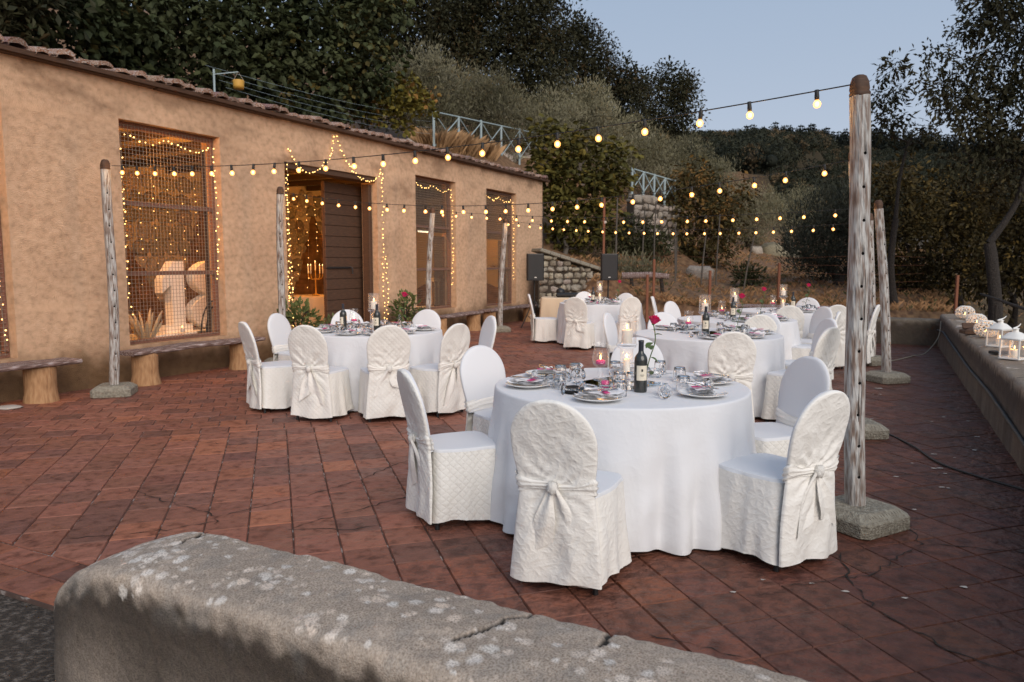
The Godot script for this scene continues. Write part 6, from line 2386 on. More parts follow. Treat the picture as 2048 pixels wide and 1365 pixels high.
func make_tables_and_chairs() -> void:
	make_ware()
	var c1 := Vector3(0.66, 0, -4.53)
	table_set(c1, "foreground table", 0, [
		[-20.0, 1.07, -4.0, 0, "nearest chair", true],
		[43.0, 1.0, -10.0, 1, "right front chair", true],
		[96.0, 0.96, 16.0, 2, "right rear chair"],
		[165.0, 0.98, 4.0, 3, "far chair"],
		[-132.0, 0.92, -6.0, 2, "left rear chair"],
		[-80.0, 1.0, 14.0, 3, "left side chair"]], true)
	var c2 := Vector3(-1.54, 0, -8.26)
	table_set(c2, "left table by the doorway", 1, [
		[-17.0, 1.06, 3.0, 1, "left front chair"], [16.0, 1.06, 4.0, 3, "right front chair"], [45.0, 1.1, 6.0, 2, "near right side chair"], [85.0, 1.03, 28.0, 0, "far right side chair"],
		[159.0, 1.02, 3.0, 1, "back right chair"], [205.0, 0.98, 0.0, 2, "back left chair"], [-115.0, 1.03, 4.0, 3, "left rear chair"], [-58.0, 1.06, 4.0, 0, "left side chair"]], false)
	var c3 := Vector3(2.05, 0, -7.86)
	table_set(c3, "middle table", 2, [
		[-6.0, 1.1, 3.0, 2, "nearest chair", true], [36.0, 1.08, 3.0, 0, "right front chair"], [84.0, 0.96, 14.0, 1, "right side chair"], [134.0, 1.0, 2.0, 3, "right rear chair"],
		[190.0, 0.96, 0.0, 1, "back chair"], [-146.0, 1.12, 30.0, 2, "left rear chair"]], false)
	var c4 := Vector3(1.66, 0, -14.1)
	table_set(c4, "far table by the loudspeakers", 3, [
		[-26.0, 1.05, 4.0, 3, "left front chair"], [17.0, 1.0, 2.0, 1, "right front chair"], [-98.0, 1.04, 8.0, 0, "left side chair"], [150.0, 1.0, 0.0, 2, "back right chair"], [188.0, 1.0, 0.0, 1, "back left chair"]], false)
	var c5 := Vector3(2.99, 0, -9.98)
	table_set(c5, "table behind the middle one", 4, [
		[-6.0, 1.05, 3.0, 1, "nearest chair"], [56.0, 0.95, 6.0, 3, "right front chair"], [96.0, 0.95, 10.0, 2, "right side chair"], [198.0, 1.2, 26.0, 0, "left rear chair"]], false)
	var c6 := Vector3(4.3, 0, -11.8)
	table_set(c6, "farthest right table", 5, [
		[-18.0, 1.05, 3.0, 0, "left front chair"], [12.0, 1.05, -6.0, 2, "front chair"], [50.0, 1.03, 6.0, 1, "right front chair"], [90.0, 0.92, -4.0, 3, "right side chair"], [144.0, 1.02, 0.0, 2, "back chair"]], false)
	chair("white quilted chair with bow turned away from the far table, facing right", Vector3(2.85, 0, -13.5), -PI / 2 - 0.25, 2)
	var at := c1 + Vector3(0, TABLE_H + 0.002, 0)
	# ashtray
	var mb := MB.new()
	mb.lathe([Vector2(0.0, 0.0), Vector2(0.07, 0.0), Vector2(0.062, 0.034), Vector2(0.046, 0.034), Vector2(0.042, 0.014), Vector2(0.0, 0.014)], 6)
	solo("ashtray", mb.mesh(), M.black, "black six-sided ashtray on the foreground table", "ashtray", at + Vector3(-0.31, 0, 0.29), Basis(Vector3.UP, 0.3))
	# loose glasses round the centre
	var loose := [[-0.25, -0.3, true, "tumbler at the back left of the foreground table's mirror"], [0.33, -0.44, true, "tumbler right of the foreground table's rose"], [-0.02, 0.12, true, "tumbler just in front of the foreground table's candles"], [0.06, 0.1, true, "tumbler between bottle and candles of the foreground table"], [-0.37, 0.03, false, "wine glass tipped over left of the foreground table's mirror"], [-0.3, -0.14, false, "wine glass tipped over behind the foreground table's mirror"], [0.3, -0.28, false, "wine glass tipped over behind the rose on the foreground table"]]
	for q in loose:
		solo("tumbler" if q[2] else "wine_glass", tumbler_m if q[2] else wine_m, M.solid_glass, "clear " + q[3], "tumbler" if q[2] else "wine glass", at + Vector3(q[0], 0.0045 if absf(q[0]) < 0.2 else 0.0005, q[1]), Basis(Vector3.UP, q[0] * 9.0), "upturned tumblers on the tables" if q[2] else "wine glasses lying on the tables")
	mb = MB.new()
	mb.box(Vector3(0, 0.006, 0), Vector3(0.24, 0.012, 0.17), 0.003)
	solo("menu_board", mb.mesh(), M.foil, "dark red menu folder lying on the table behind the middle one", "menu", c5 + Vector3(0.3, TABLE_H + 0.002, 0.4), Basis(Vector3.UP, 0.2))
	# buffet behind the far table
	var bt := thing("buffet_table", "rectangular buffet table under the cream cloth by the building end", "table", Vector3(1.35, 0, -16.6), -0.1)
	mb = MB.new()
	mb.box(Vector3(0, 0.73, 0), Vector3(1.36, 0.03, 0.66), 0.004)
	part("tabletop", mb.mesh(), M.red_wood, bt)
	for x in [-0.6, 0.6]:
		for z in [-0.26, 0.26]:
			mb = MB.new()
			mb.box(Vector3(x, 0.357, z), Vector3(0.05, 0.714, 0.05))
			part("leg", mb.mesh(), M.dark_wood, bt)
	var cp := PackedVector3Array()
	var prof := [Vector2(0.0, 0.752), Vector2(0.5, 0.753), Vector2(0.97, 0.753), Vector2(1.0, 0.748), Vector2(1.01, 0.73), Vector2(1.02, 0.5), Vector2(1.035, 0.25), Vector2(1.05, 0.03)]
	for q in prof:
		for i in 120:
			var a := TAU * i / 120
			var c := Vector2(cos(a), sin(a))
			var e: float = q.x / pow(pow(absf(c.x), 12.0) + pow(absf(c.y), 12.0), 1.0 / 12.0)
			var f := 0.03 * sin(a * 26.0 + sin(a * 5.0)) * clampf((0.72 - q.y) * 1.3, 0, 1)
			cp.push_back(Vector3(c.x * (e * 0.7 + f), q.y, -c.y * (e * 0.35 + f)))
	mb = MB.new()
	mb.grid(cp, 120, prof.size(), true, true)
	solo("tablecloth", mb.mesh(), M.cream_cloth, "cream cloth of the buffet table by the building end", "tablecloth", Vector3(1.35, 0, -16.6), Basis(Vector3.UP, -0.1))
	mb = MB.new()
	mb.box(Vector3(0, 0.05, 0), Vector3(0.75, 0.09, 0.34), 0.03)
	mb.ball(Vector3(-0.28, 0.11, 0), Vector3(0.1, 0.09, 0.1), 10, 7)
	solo("equipment_bag", mb.mesh(), M.black, "black bag of equipment on the cream buffet table", "bag", Vector3(1.35, 0.757, -16.6), Basis(Vector3.UP, -0.1))
	mb = MB.new()
	mb.box(Vector3(0, 0.26, 0), Vector3(0.34, 0.5, 0.3), 0.03)
	solo("equipment_case", mb.mesh(), M.black, "black equipment case on the floor beside the left speaker stand", "case", Vector3(0.82, 0, -17.3), Basis(Vector3.UP, 0.3))

# ---------------------------------------------------------------- lanterns on the parapet
func make_parapet_lanterns() -> void:
	var data := [["square_lantern", "nearest white metal lantern with a lit candle, at the right edge on the parapet", T(3.75, 9.66, 0.592), 0.5], ["square_lantern", "white metal lantern with a lit candle, second along the parapet from the right edge", T(4.93, 9.68, 0.592), 0.35]]
	for d in data:
		var root := thing(d[0], d[1], "lantern", d[2], d[3], "white lanterns on the parapet")
		var w := 0.085
		var mb := MB.new()
		mb.box(Vector3(0, 0.008, 0), Vector3(0.185, 0.016, 0.185), 0.003)
		for x in [-w, w]:
			for z in [-w, w]:
				mb.box(Vector3(x, 0.1, z), Vector3(0.013, 0.17, 0.013), 0.002)
		mb.box(Vector3(0, 0.19, 0), Vector3(0.188, 0.014, 0.188), 0.003)
		part("frame", mb.mesh(), M.white_metal, root)
		mb = MB.new()
		var p := PackedVector3Array()
		for q in [Vector2(0.1, 0.198), Vector2(0.094, 0.204), Vector2(0.05, 0.25), Vector2(0.022, 0.262), Vector2(0.02, 0.285), Vector2(0.028, 0.29), Vector2(0.012, 0.298), Vector2(0.0, 0.3)]:
			for i in 16:
				var a := TAU * (i + 0.5) / 16
				var c := Vector2(cos(a), sin(a))
				var s: float = q.x / pow(pow(absf(c.x), 8.0) + pow(absf(c.y), 8.0), 0.125)
				p.push_back(Vector3(c.x * s, q.y, -c.y * s))
		mb.grid(p, 16, 8, true)
		part("roof", mb.mesh(), M.white_metal, root)
		mb = MB.new()
		mb.tube(smooth([Vector3(-0.05, 0.29, 0), Vector3(0.0, 0.3, 0), Vector3(0.05, 0.315, 0), Vector3(0.08, 0.335, 0)], 3), [0.008, 0.009, 0.009, 0.008, 0.007, 0.006, 0.006, 0.005, 0.004, 0.003], 7)
		part("handle", mb.mesh(), M.white_metal, root)
		for k in 4:
			mb = MB.new()
			mb.box(Vector3(0, 0.1, 0.084), Vector3(0.154, 0.164, 0.002))
			part("pane", mb.mesh(), M.glass, root, Vector3.ZERO, Basis(Vector3.UP, k * PI / 2))
		candle(root, Vector3(0, 0.017, 0), 0.034, 0.075, M.wax, 0.01)
	var globes := [["largest white openwork globe lantern on the parapet, nearest of the three", T(6.1, 9.68, 0.592), 0.135], ["middle white openwork globe lantern on the parapet", T(7.6, 9.72, 0.592), 0.13], ["farthest white openwork globe lantern on the parapet", T(9.5, 9.74, 0.592), 0.14]]
	for g in globes:
		var r: float = g[2]
		var root := thing("globe_lantern", g[0], "lantern", g[1], 0.0, "openwork globe lanterns")
		var mb := MB.new()
		for k in 13:
			for sg in [-1.0, 1.0]:
				var path := []
				for j in 13:
					var b := lerpf(-1.25, 1.1, j / 12.0)
					var a: float = TAU * k / 13.0 + sg * j * 0.16 + 0.15 * sin(j * 2.1 + k)
					path.append(Vector3(cos(b) * cos(a) * r, r * 0.78 + sin(b) * r * 0.78, cos(b) * sin(a) * r))
				mb.tube(path, [0.0062], 5, false)
		var ring := []
		for i in 25:
			ring.append(Vector3(cos(TAU * i / 24) * r * 0.46, r * 0.78 + 0.9 * r * 0.78, sin(TAU * i / 24) * r * 0.46))
		mb.tube(ring, [0.009], 6, false)
		mb.lathe([Vector2(0, 0), Vector2(r * 0.4, 0), Vector2(r * 0.42, 0.012), Vector2(0, 0.013)], 18)
		part("shell", mb.mesh(), M.white_metal, root)
		candle(root, Vector3(0, 0.014, 0), 0.03, 0.06, M.wax, 0.012)
	var mb := MB.new()
	mb.box(Vector3(0, 0.016, 0), Vector3(0.16, 0.03, 0.1), 0.004)
	solo("ashtray", mb.mesh(), M.black, "small dark tray lying on the parapet beside the square lanterns", "ashtray", T(4.15, 9.58, 0.594), Basis(Vector3.UP, 0.4))
	mb = MB.new()
	mb.box(Vector3(0, 0.03, 0), Vector3(0.3, 0.05, 0.2), 0.006)
	mb.tri(Vector3(-0.15, 0.056, 0.1), Vector3(0.15, 0.056, 0.1), Vector3(0.12, 0.14, -0.1))
	mb.box(Vector3(0, 0.1, -0.05), Vector3(0.26, 0.09, 0.03), 0.006, Basis(Vector3.RIGHT, -0.6))
	solo("open_box", mb.mesh(), M.dark_wood, "open dark wooden box on the parapet before the largest globe lantern", "box", T(6.55, 9.6, 0.59), Basis(Vector3.UP, -0.2))

# ---------------------------------------------------------------- what one sees inside
func make_interior() -> void:
	# unseen lamps added behind the piers to light the room and the number
	var bl := MB.new()
	bl.ball(Vector3.ZERO, Vector3(0.035, 0.045, 0.035), 12, 9)
	var bulb := bl.mesh()
	var cap := MB.new()
	cap.lathe([Vector2(0.0, 0.04), Vector2(0.02, 0.04), Vector2(0.02, 0.1), Vector2(0.0, 0.1)], 10)
	cap.tube([Vector3(0, 0.1, 0), Vector3(0, 0.7, 0)], [0.004], 5)
	for k in 6:
		var at := T([1.1, 3.88, 7.5, 10.46, 13.5, -1.9][k], -0.62, 2.75)
		var root := thing("added_room_lamp", "unseen lamp added to light the room, %s" % ["between the left window and the next", "just left of the door", "just right of the door", "between the two far windows", "beyond the last window", "beyond the left edge of the picture"][k], "lamp", at, 0.0, "unseen lamps added in the room")
		part("bulb", bulb, M.bulb, root)
		part("socket", cap.mesh(), M.rubber, root)
		lamp(Vector3.ZERO, [3.4, 2.4, 2.4, 1.1, 0.5, 1.6][k], Color(1.0, 0.66, 0.29), root, 0.03)
	# the big number
	var num := thing("number_sign", "big white free-standing number 18 behind the mesh of the left window", "number sign", T(3.42, -0.98, 0.48), 0.0)
	num.transform = Transform3D(Basis(Vector3.UP, PI / 2 - atan2(-UD.z, UD.x) + 0.12 + 0.0), T(3.42, -0.98, 0.48))
	num.transform.basis = Basis(UD, Vector3.UP, VD)
	var one := PackedVector2Array()
	for q in [[0.62, 1.0], [0.33, 1.0], [0.0, 0.74], [0.0, 0.56], [0.22, 0.66], [0.26, 0.66], [0.26, 0.1], [0.06, 0.1], [0.06, 0.0], [0.82, 0.0], [0.82, 0.1], [0.62, 0.1]]:
		one.push_back(Vector2(q[0] * 0.62, q[1] * 1.05))
	var om := MB.new()
	var tri_ix := Geometry2D.triangulate_polygon(one)
	for k in range(0, tri_ix.size(), 3):
		var a := one[tri_ix[k]]
		var b := one[tri_ix[k + 1]]
		var c := one[tri_ix[k + 2]]
		if (b - a).cross(c - a) < 0.0:
			var sw := b
			b = c
			c = sw
		om.tri(Vector3(a.x, a.y, 0.08), Vector3(b.x, b.y, 0.08), Vector3(c.x, c.y, 0.08))
		om.tri(Vector3(a.x, a.y, -0.08), Vector3(c.x, c.y, -0.08), Vector3(b.x, b.y, -0.08))
	for k in one.size():
		var a := one[k]
		var b := one[(k + 1) % one.size()]
		om.quad(Vector3(a.x, a.y, 0.08), Vector3(a.x, a.y, -0.08), Vector3(b.x, b.y, -0.08), Vector3(b.x, b.y, 0.08))
	part("digit", om.mesh(), M.white_board, num, Vector3(-0.58, 0, 0))
	var tm := TextMesh.new()
	tm.text = "8"
	var f := SystemFont.new()
	f.font_names = PackedStringArray(["Droid Serif"])
	f.font_weight = 700
	tm.font = f
	tm.font_size = 128
	tm.pixel_size = 0.0113
	tm.depth = 0.16
	tm.horizontal_alignment = HORIZONTAL_ALIGNMENT_CENTER
	tm.vertical_alignment = VERTICAL_ALIGNMENT_BOTTOM
	part("digit", tm, M.white_board, num, Vector3(0.44, -0.33, 0), Basis.from_scale(Vector3(1.42, 1.0, 1.0)))
	var mb := MB.new()
	mb.xf = Transform3D(Basis(UD, Vector3.UP, VD), Vector3.ZERO)
	mb.box(Vector3(0, 0.23, 0), Vector3(1.5, 0.46, 0.5), 0.01)
	solo("plinth", mb.mesh(), M.white_board, "white plinth under the number eighteen", "plinth", T(3.25, -0.98, 0.02))
	# vase with pampas plumes
	var va := thing("pampas_vase", "vase of pale pampas plumes left of the number eighteen", "vase", T(2.42, -0.75, 0.02))
	mb = MB.new()
	mb.lathe([Vector2(0, 0), Vector2(0.1, 0), Vector2(0.13, 0.15), Vector2(0.1, 0.32), Vector2(0.11, 0.36)], 18)
	part("pot", mb.mesh(), M.white_board, va)
	var rg := RandomNumberGenerator.new()
	rg.seed = 4
	mb = MB.new()
	for k in 16:
		var a := rg.randf() * TAU
		var tip := Vector3(cos(a) * 0.22, rg.randf_range(0.6, 0.85), sin(a) * 0.22)
		mb.tube(smooth([Vector3(0, 0.3, 0), tip * 0.6 + Vector3(0, 0.12, 0), tip], 4), [0.004, 0.006, 0.01, 0.016, 0.02, 0.02, 0.016, 0.01, 0.003], 7, true, 0.3, k)
	part("plumes", mb.mesh(), M.reed_dry, va)
	var cs := thing("table_candle", "lit candle in a glass on the plinth before the number eighteen", "candle", T(2.95, -0.66, 0.5))
	candle(cs, Vector3.ZERO, 0.03, 0.06, M.wax, 0.01)
	# bentwood chair
	var ch := thing("bentwood_chair", "black bentwood chair in front of the figure eight behind the left window", "chair", T(3.28, -0.42, 0.02), 0.6)
	mb = MB.new()
	mb.lathe([Vector2(0, 0.45), Vector2(0.2, 0.45), Vector2(0.205, 0.465), Vector2(0.2, 0.48), Vector2(0, 0.48)], 24)
	part("seat", mb.mesh(), M.black, ch)
	for q in [[-0.14, -0.14], [0.14, -0.14], [-0.15, 0.15], [0.15, 0.15]]:
		mb = MB.new()
		mb.tube([Vector3(q[0], 0.45, q[1]), Vector3(q[0] * 1.3, 0, q[1] * 1.3)], [0.015, 0.011], 7)
		part("leg", mb.mesh(), M.black, ch)
	mb = MB.new()
	for s in [1.0, 0.62]:
		var path := []
		for k in 13:
			var a := PI * k / 12.0
			path.append(Vector3(cos(a) * 0.19 * s, 0.47 + sin(a) * 0.45 * (0.55 + 0.45 * s) * 1.05, 0.17 + 0.06 * sin(a)))
		mb.tube(path, [0.0115], 7)
	part("back_hoop", mb.mesh(), M.black, ch)
	# table with the candelabra in the doorway
	var dt := thing("side_table", "table under a cream cloth inside the doorway, carrying the candelabra", "table", T(7.4, -2.05, 0.02))
	mb = MB.new()
	mb.lathe([Vector2(0, 0.78), Vector2(0.6, 0.78), Vector2(0.6, 0.81), Vector2(0, 0.81)], 32)
	part("tabletop", mb.mesh(), M.red_wood, dt)
	mb = MB.new()
	mb.lathe([Vector2(0.3, 0), Vector2(0.06, 0.05), Vector2(0.06, 0.78)], 14)
	part("pedestal", mb.mesh(), M.red_wood, dt)
	mb = MB.new()
	var p := PackedVector3Array()
	for q in [Vector2(0, 0.815), Vector2(0.58, 0.816), Vector2(0.612, 0.805), Vector2(0.625, 0.6), Vector2(0.64, 0.3), Vector2(0.66, 0.03)]:
		for i in 120:
			var a := TAU * i / 120
			var r: float = q.x + 0.035 * sin(a * 19.0 + sin(a * 4.0)) * clampf((0.8 - q.y) * 1.4, 0, 1)
			p.push_back(Vector3(cos(a) * r, q.y, -sin(a) * r))
	mb.grid(p, 120, 6, true, true)
	solo("tablecloth", mb.mesh(), M.cream_cloth, "cream cloth on the table inside the doorway", "tablecloth", T(7.4, -2.05, 0.02))
	var cd := thing("candelabra", "tall candelabra with lit candles on the table in the doorway", "candelabra", T(7.42, -2.0, 0.84))
	mb = MB.new()
	mb.lathe([Vector2(0, 0), Vector2(0.08, 0), Vector2(0.08, 0.015), Vector2(0.015, 0.04), Vector2(0.011, 0.3), Vector2(0.018, 0.32), Vector2(0.009, 0.34), Vector2(0.009, 0.52), Vector2(0, 0.52)], 12)
	for k in 4:
		var a := TAU * k / 4.0 + 0.3
		var d := Vector3(cos(a), 0, sin(a))
		mb.tube(smooth([Vector3(0, 0.36, 0), d * 0.08 + Vector3(0, 0.33, 0), d * 0.16 + Vector3(0, 0.38, 0), d * 0.17 + Vector3(0, 0.45, 0)], 4), [0.008], 7)
	part("stand", mb.mesh(), M.yellow, cd)
	for k in 5:
		var a := TAU * k / 4.0 + 0.3
		candle(cd, Vector3(cos(a) * 0.17, 0.45, sin(a) * 0.17) if k < 4 else Vector3(0, 0.52, 0), 0.012, 0.16, M.wax, 0.02)
	# bright strip lamp seen through the reed window
	var sl := thing("strip_lamp", "bright strip lamp glowing inside the reed-blind window nearest the door", "lamp", T(10.75, -1.5, 2.27))
	mb = MB.new()
	mb.xf = Transform3D(Basis(UD, Vector3.UP, VD), Vector3.ZERO)
	mb.box(Vector3.ZERO, Vector3(0.44, 0.05, 0.06), 0.015)
	part("tube", mb.mesh(), M.tube, sl)
	mb = MB.new()
	mb.tube([Vector3(0, 0.026, 0), Vector3(0, 1.12, 0)], [0.008], 6)
	part("hanger", mb.mesh(), M.black, sl)
	lamp(Vector3.ZERO, 0.5, Color(1.0, 0.78, 0.5), sl, 0.02)
	# pale slatted chair behind the same window
	var wc := thing("slatted_chair", "pale slatted wooden chair behind the reed-blind window nearest the door", "chair", T(10.3, -1.1, 0.02), -0.5)
	mb = MB.new()
	mb.box(Vector3(0, 0.45, 0), Vector3(0.44, 0.035, 0.42), 0.006)
	part("seat", mb.mesh(), M.white_board, wc)
	for k in 4:
		mb = MB.new()
		mb.box(Vector3(-0.16 + 0.107 * k, 0.78, -0.2), Vector3(0.05, 0.56, 0.02), 0.004)
		part("slat", mb.mesh(), M.white_board, wc)
	mb = MB.new()
	mb.box(Vector3(0, 1.09, -0.2), Vector3(0.44, 0.09, 0.025), 0.006)
	part("top_rail", mb.mesh(), M.white_board, wc)
	for qx in [-0.19, 0.19]:
		for qz in [-0.18, 0.18]:
			mb = MB.new()
			mb.box(Vector3(qx, 0.215, qz), Vector3(0.04, 0.43, 0.04), 0.004)
			part("leg", mb.mesh(), M.white_board, wc)
	# white board seen at the left edge
	mb = MB.new()
	mb.xf = Transform3D(Basis(UD, Vector3.UP, VD), Vector3.ZERO)
	mb.box(Vector3(0, 0.55, 0), Vector3(0.5, 0.9, 0.05), 0.006)
	mb.box(Vector3(-0.2, 0.05, 0), Vector3(0.05, 0.1, 0.3), 0.004)
	mb.box(Vector3(0.2, 0.05, 0), Vector3(0.05, 0.1, 0.3), 0.004)
	solo("notice_board", mb.mesh(), M.white_board, "plain pale standing board behind the window at the left edge", "board", T(0.3, -0.95, 0.02))

# ---------------------------------------------------------------- fairy lights
func fairy(label: String, paths: Array, gap: float, sd: int, group := "") -> void:
	var rg := RandomNumberGenerator.new()
	rg.seed = sd
	var origin: Vector3 = paths[0][0]
	var root := thing("fairy_lights", label, "fairy lights", origin, 0.0, "amber fairy light strings" if group == "" else group)
	var wire := MB.new()
	var bulbs := MB.new()
	for pts in paths:
		var moved := []
		for q in pts:
			moved.append(q - origin)
		var path := smooth(moved, 6) if moved.size() > 2 else moved
		wire.tube(path, [0.0022], 4, false)
		var carry := rg.randf() * gap
		for k in path.size() - 1:
			var a: Vector3 = path[k]
			var b: Vector3 = path[k + 1]
			var l := a.distance_to(b)
			var s := carry
			while s < l:
				var p := a.lerp(b, s / l) + Vector3(rg.randf_range(-1, 1), rg.randf_range(-1, 1), rg.randf_range(-1, 1)) * 0.018
				bulbs.ball(p, Vector3.ONE * rg.randf_range(0.0075, 0.0105), 6, 5)
				s += gap * rg.randf_range(0.55, 1.45)
			carry = s - l
	part("wire", wire.mesh(), M.wire, root)
	part("tiny_bulbs", bulbs.mesh(), M.fairy, root, Vector3.ZERO, Basis.IDENTITY, true)

func make_fairy_lights() -> void:
	var o := 0.045
	fairy("fairy lights draped in a peaked crown over the door", [[T(4.5, o, 3.3), T(4.66, o, 3.08), T(4.95, o, 2.97), T(5.25, o, 3.08), T(5.5, o, 3.3), T(5.64, o, 3.68)], [T(5.7, o, 3.68), T(5.8, o, 3.42), T(6.1, o, 3.12), T(6.45, o, 2.98), T(6.75, o, 3.02), T(6.96, o, 3.26)]], 0.06, 1)
	fairy("fairy lights hanging down the left side of the doorway", [[T(4.47, o, 3.1), T(4.46, o, 2.0), T(4.5, o, 0.9), T(4.47, o, 0.15)], [T(4.58, -0.1, 2.9), T(4.6, -0.1, 1.8), T(4.57, -0.12, 0.6)], [T(4.7, -0.2, 1.2), T(4.75, -0.2, 0.6), T(4.7, -0.2, 0.1)]], 0.075, 2)
	fairy("fairy lights hanging down the wall right of the doorway", [[T(6.96, o, 3.2), T(6.98, o, 2.2), T(6.95, o, 1.3), T(7.0, o, 0.35)], [T(7.04, o, 1.7), T(7.08, o, 1.0), T(7.06, o, 0.3)]], 0.085, 3)
	for k in [1, 3, 4]:
		var h = HOLES[k]
		var u0: float = h[0] + 0.06
		var u1: float = h[1] - 0.06
		var y1: float = h[3]
		var nm: String = {1: "window with the number eighteen", 3: "reed-blind window nearest the door", 4: "last window of the building"}[k]
		fairy("fairy lights along the top and right side of the %s" % nm, [[T(u0, -0.08, y1 - 0.14), T(lerpf(u0, u1, 0.3), -0.08, y1 - 0.24), T(lerpf(u0, u1, 0.5), -0.08, y1 - 0.16), T(lerpf(u0, u1, 0.75), -0.08, y1 - 0.25), T(u1, -0.08, y1 - 0.16)], [T(u1, -0.08, y1 - 0.16), T(u1 + 0.02, -0.06, 2.3), T(u1 - 0.01, -0.06, 1.25 if k == 1 else 1.0)]], 0.085, 10 + k)
		if k == 1:
			fairy("fairy lights down the left side of the window with the number eighteen", [[T(u0, -0.08, y1 - 0.14), T(u0 + 0.01, -0.06, 2.3), T(u0 - 0.01, -0.06, 1.4), T(u0 + 0.03, -0.06, 0.8)]], 0.1, 20)
	fairy("fairy lights down the window at the left edge of the picture", [[T(0.12, -0.08, 3.15), T(0.14, -0.06, 2.2), T(0.1, -0.06, 1.4), T(0.14, -0.06, 0.6)], [T(0.02, -0.09, 3.1), T(0.03, -0.09, 2.0), T(-0.02, -0.09, 1.2)]], 0.09, 21)
	var strands := []
	for k in 26:
		var u := 2.6 + 0.34 * k
		strands.append([T(u, -4.55, 3.2), T(u + 0.02 * sin(k), -4.5, 1.9), T(u, -4.55, 0.6 + 0.5 * absf(sin(k * 1.7)))])
	fairy("curtain of fairy lights hanging before the rubble wall inside the building", strands, 0.24, 30)

# ---------------------------------------------------------------- small things
func leafy(parent: Node3D, at: Vector3, r: Vector3, n: int, size: float, cols: Array, sd: int, upright: float) -> void:
	var rg := RandomNumberGenerator.new()
	rg.seed = sd
	var mb := MB.new()
	var st := MB.new()
	for k in 12:
		var a := rg.randf() * TAU
		var tip := at + Vector3(cos(a) * r.x, rg.randf_range(0.2, 0.8) * r.y, sin(a) * r.z) * 0.8
		st.tube([at - Vector3(0, r.y * 0.6, 0), at.lerp(tip, 0.5) + Vector3(0, 0.02, 0), tip], [0.008, 0.006, 0.003], 5, false)
	part("stem", st.mesh(), M.bark, parent)
	for k in n:
		var dir := Vector3(rg.randfn(), rg.randfn() * 0.8 + 0.2, rg.randfn()).normalized()
		var o := at + dir * r * pow(rg.randf(), 0.4)
		if noise_a.get_noise_3dv(o * 5.0 + Vector3(sd, 0, 0)) < -0.15:
			continue
		var f := (dir + Vector3(0, upright, 0) + Vector3(rg.randfn(), rg.randfn(), rg.randfn()) * 0.4).normalized()
		var s := f.cross(Vector3(rg.randfn(), 1, rg.randfn())).normalized()
		var l := size * rg.randf_range(0.7, 1.3)
		var w := l * 0.3
		mb.col = cols[0].lerp(cols[1], rg.randf())
		mb.tri(o, o + f * l * 0.5 + s * w + f.cross(s) * w * 0.3, o + f * l)
		mb.tri(o, o + f * l, o + f * l * 0.5 - s * w + f.cross(s) * w * 0.3)
	part("foliage", mb.mesh(), M.leaf, parent, Vector3.ZERO, Basis.IDENTITY, true)

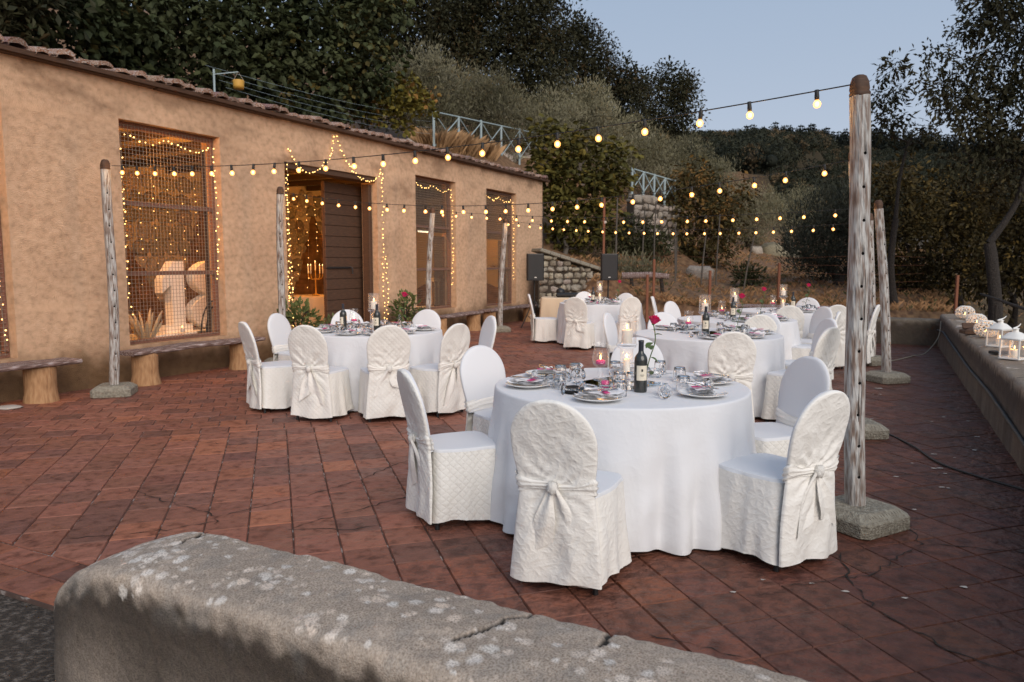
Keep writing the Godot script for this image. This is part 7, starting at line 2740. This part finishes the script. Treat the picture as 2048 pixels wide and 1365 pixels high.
func make_small_things() -> void:
	var green := [Color(0.06, 0.085, 0.03), Color(0.15, 0.17, 0.06)]
	var pl := thing("potted_plant", "bushy green plant in a terracotta pot left of the doorway, behind the left table", "potted plant", T(4.1, 0.5, 0))
	var mb := MB.new()
	mb.lathe([Vector2(0, 0), Vector2(0.15, 0), Vector2(0.2, 0.3), Vector2(0.22, 0.31), Vector2(0.22, 0.36), Vector2(0.2, 0.36), Vector2(0.18, 0.32), Vector2(0, 0.32)], 24)
	part("pot", mb.mesh(), M.terracotta, pl)
	leafy(pl, Vector3(0, 0.62, 0), Vector3(0.32, 0.32, 0.32), 520, 0.085, green, 1, 0.4)
	pl = thing("potted_plant", "low spreading plant in a terracotta bowl beside the bushy pot left of the doorway", "potted plant", T(4.75, 0.62, 0))
	mb = MB.new()
	mb.lathe([Vector2(0, 0), Vector2(0.17, 0), Vector2(0.26, 0.22), Vector2(0.27, 0.26), Vector2(0.24, 0.26), Vector2(0.2, 0.22), Vector2(0, 0.22)], 24)
	part("pot", mb.mesh(), M.terracotta, pl)
	leafy(pl, Vector3(0, 0.42, 0), Vector3(0.36, 0.22, 0.36), 420, 0.08, [Color(0.06, 0.08, 0.03), Color(0.13, 0.14, 0.06)], 2, 0.2)
	pl = thing("planter_trough", "terracotta trough of mixed greenery right of the doorway", "planter", T(7.35, 0.45, 0))
	pl.transform = frame_xf(7.35, 0.45)
	mb = MB.new()
	mb.box(Vector3(0, 0.2, 0), Vector3(0.34, 0.4, 1.1), 0.015)
	mb.box(Vector3(0, 0.385, 0), Vector3(0.39, 0.05, 1.15), 0.012)
	part("trough", mb.mesh(), M.terracotta, pl)
	leafy(pl, Vector3(0, 0.62, 0.28), Vector3(0.24, 0.34, 0.3), 420, 0.085, green, 3, 0.5)
	leafy(pl, Vector3(0, 0.48, -0.2), Vector3(0.2, 0.14, 0.4), 420, 0.06, [Color(0.07, 0.08, 0.05), Color(0.14, 0.14, 0.09)], 4, 0.4)
	# mast with the yellow pot and the clothes lines
	var ma := thing("clothes_mast", "pale steel mast with a cross arm rising behind the roof", "mast", T(3.95, -0.9, 3.66))
	mb = MB.new()
	mb.tube([Vector3(0, 0, 0), Vector3(0, 0.82, 0)], [0.017], 8)
	mb.tube([Vector3(0, 0.74, 0), Vector3(0.34, 0.8, -0.1)], [0.009], 6)
	mb.tube([Vector3(0.02, 0.45, 0), Vector3(0.26, -0.1, -0.1)], [0.007], 6)
	part("pole", mb.mesh(), M.rail, ma)
	var yb := thing("hanging_pot", "yellow pot hanging from the mast arm above the roof", "pot", T(3.95, -0.9, 3.66) + Vector3(0.34, 0.54, -0.1))
	mb = MB.new()
	mb.lathe([Vector2(0, 0), Vector2(0.075, 0.0), Vector2(0.085, 0.05), Vector2(0.08, 0.06), Vector2(0.09, 0.13), Vector2(0.08, 0.135), Vector2(0, 0.12)], 20)
	part("pot", mb.mesh(), M.yellow, yb)
	mb = MB.new()
	mb.tube([Vector3(-0.08, 0.13, 0), Vector3(0, 0.26, 0), Vector3(0.08, 0.13, 0)], [0.005], 5)
	part("handle", mb.mesh(), M.wire, yb)
	var wires := thing("clothes_lines", "thin clothes lines running from the mast to the pale railing", "clothes line", T(3.79, -0.9, 4.4))
	mb = MB.new()
	for k in 4:
		var a := Vector3(0.1 * k, 0.1 - 0.11 * k, 0)
		var b := Vector3(-2.75, 6.45 - 0.2 * k, -25.9) - T(3.79, -0.9, 4.4)
		var path := []
		for i in 9:
			var t := i / 8.0
			path.append(a.lerp(b, t) - Vector3(0, 0.5 * t * (1 - t), 0))
		mb = MB.new()
		mb.tube(path, [0.003], 4, false)
		part("line", mb.mesh(), M.rail, wires)
	# cable down the corner of the building
	mb = MB.new()
	mb.tube([T(14.38, 0.05, 3.2), T(14.37, 0.05, 1.8), T(14.39, 0.06, 0.4)], [0.011], 6)
	solo("wall_cable", mb.mesh(), M.rubber, "dark cable running down the far corner of the building", "cable")
	# flat stone by the wall foot at the left
	mb = MB.new()
	mb.ball(Vector3.ZERO, Vector3(0.14, 0.02, 0.09), 14, 7, noise_b, 0.3, 1.5)
	solo("flat_stone", mb.mesh(), M.lichen, "pale flat stone lying on the tiles at the left edge", "stone", T(-0.15, 0.42, 0.012))
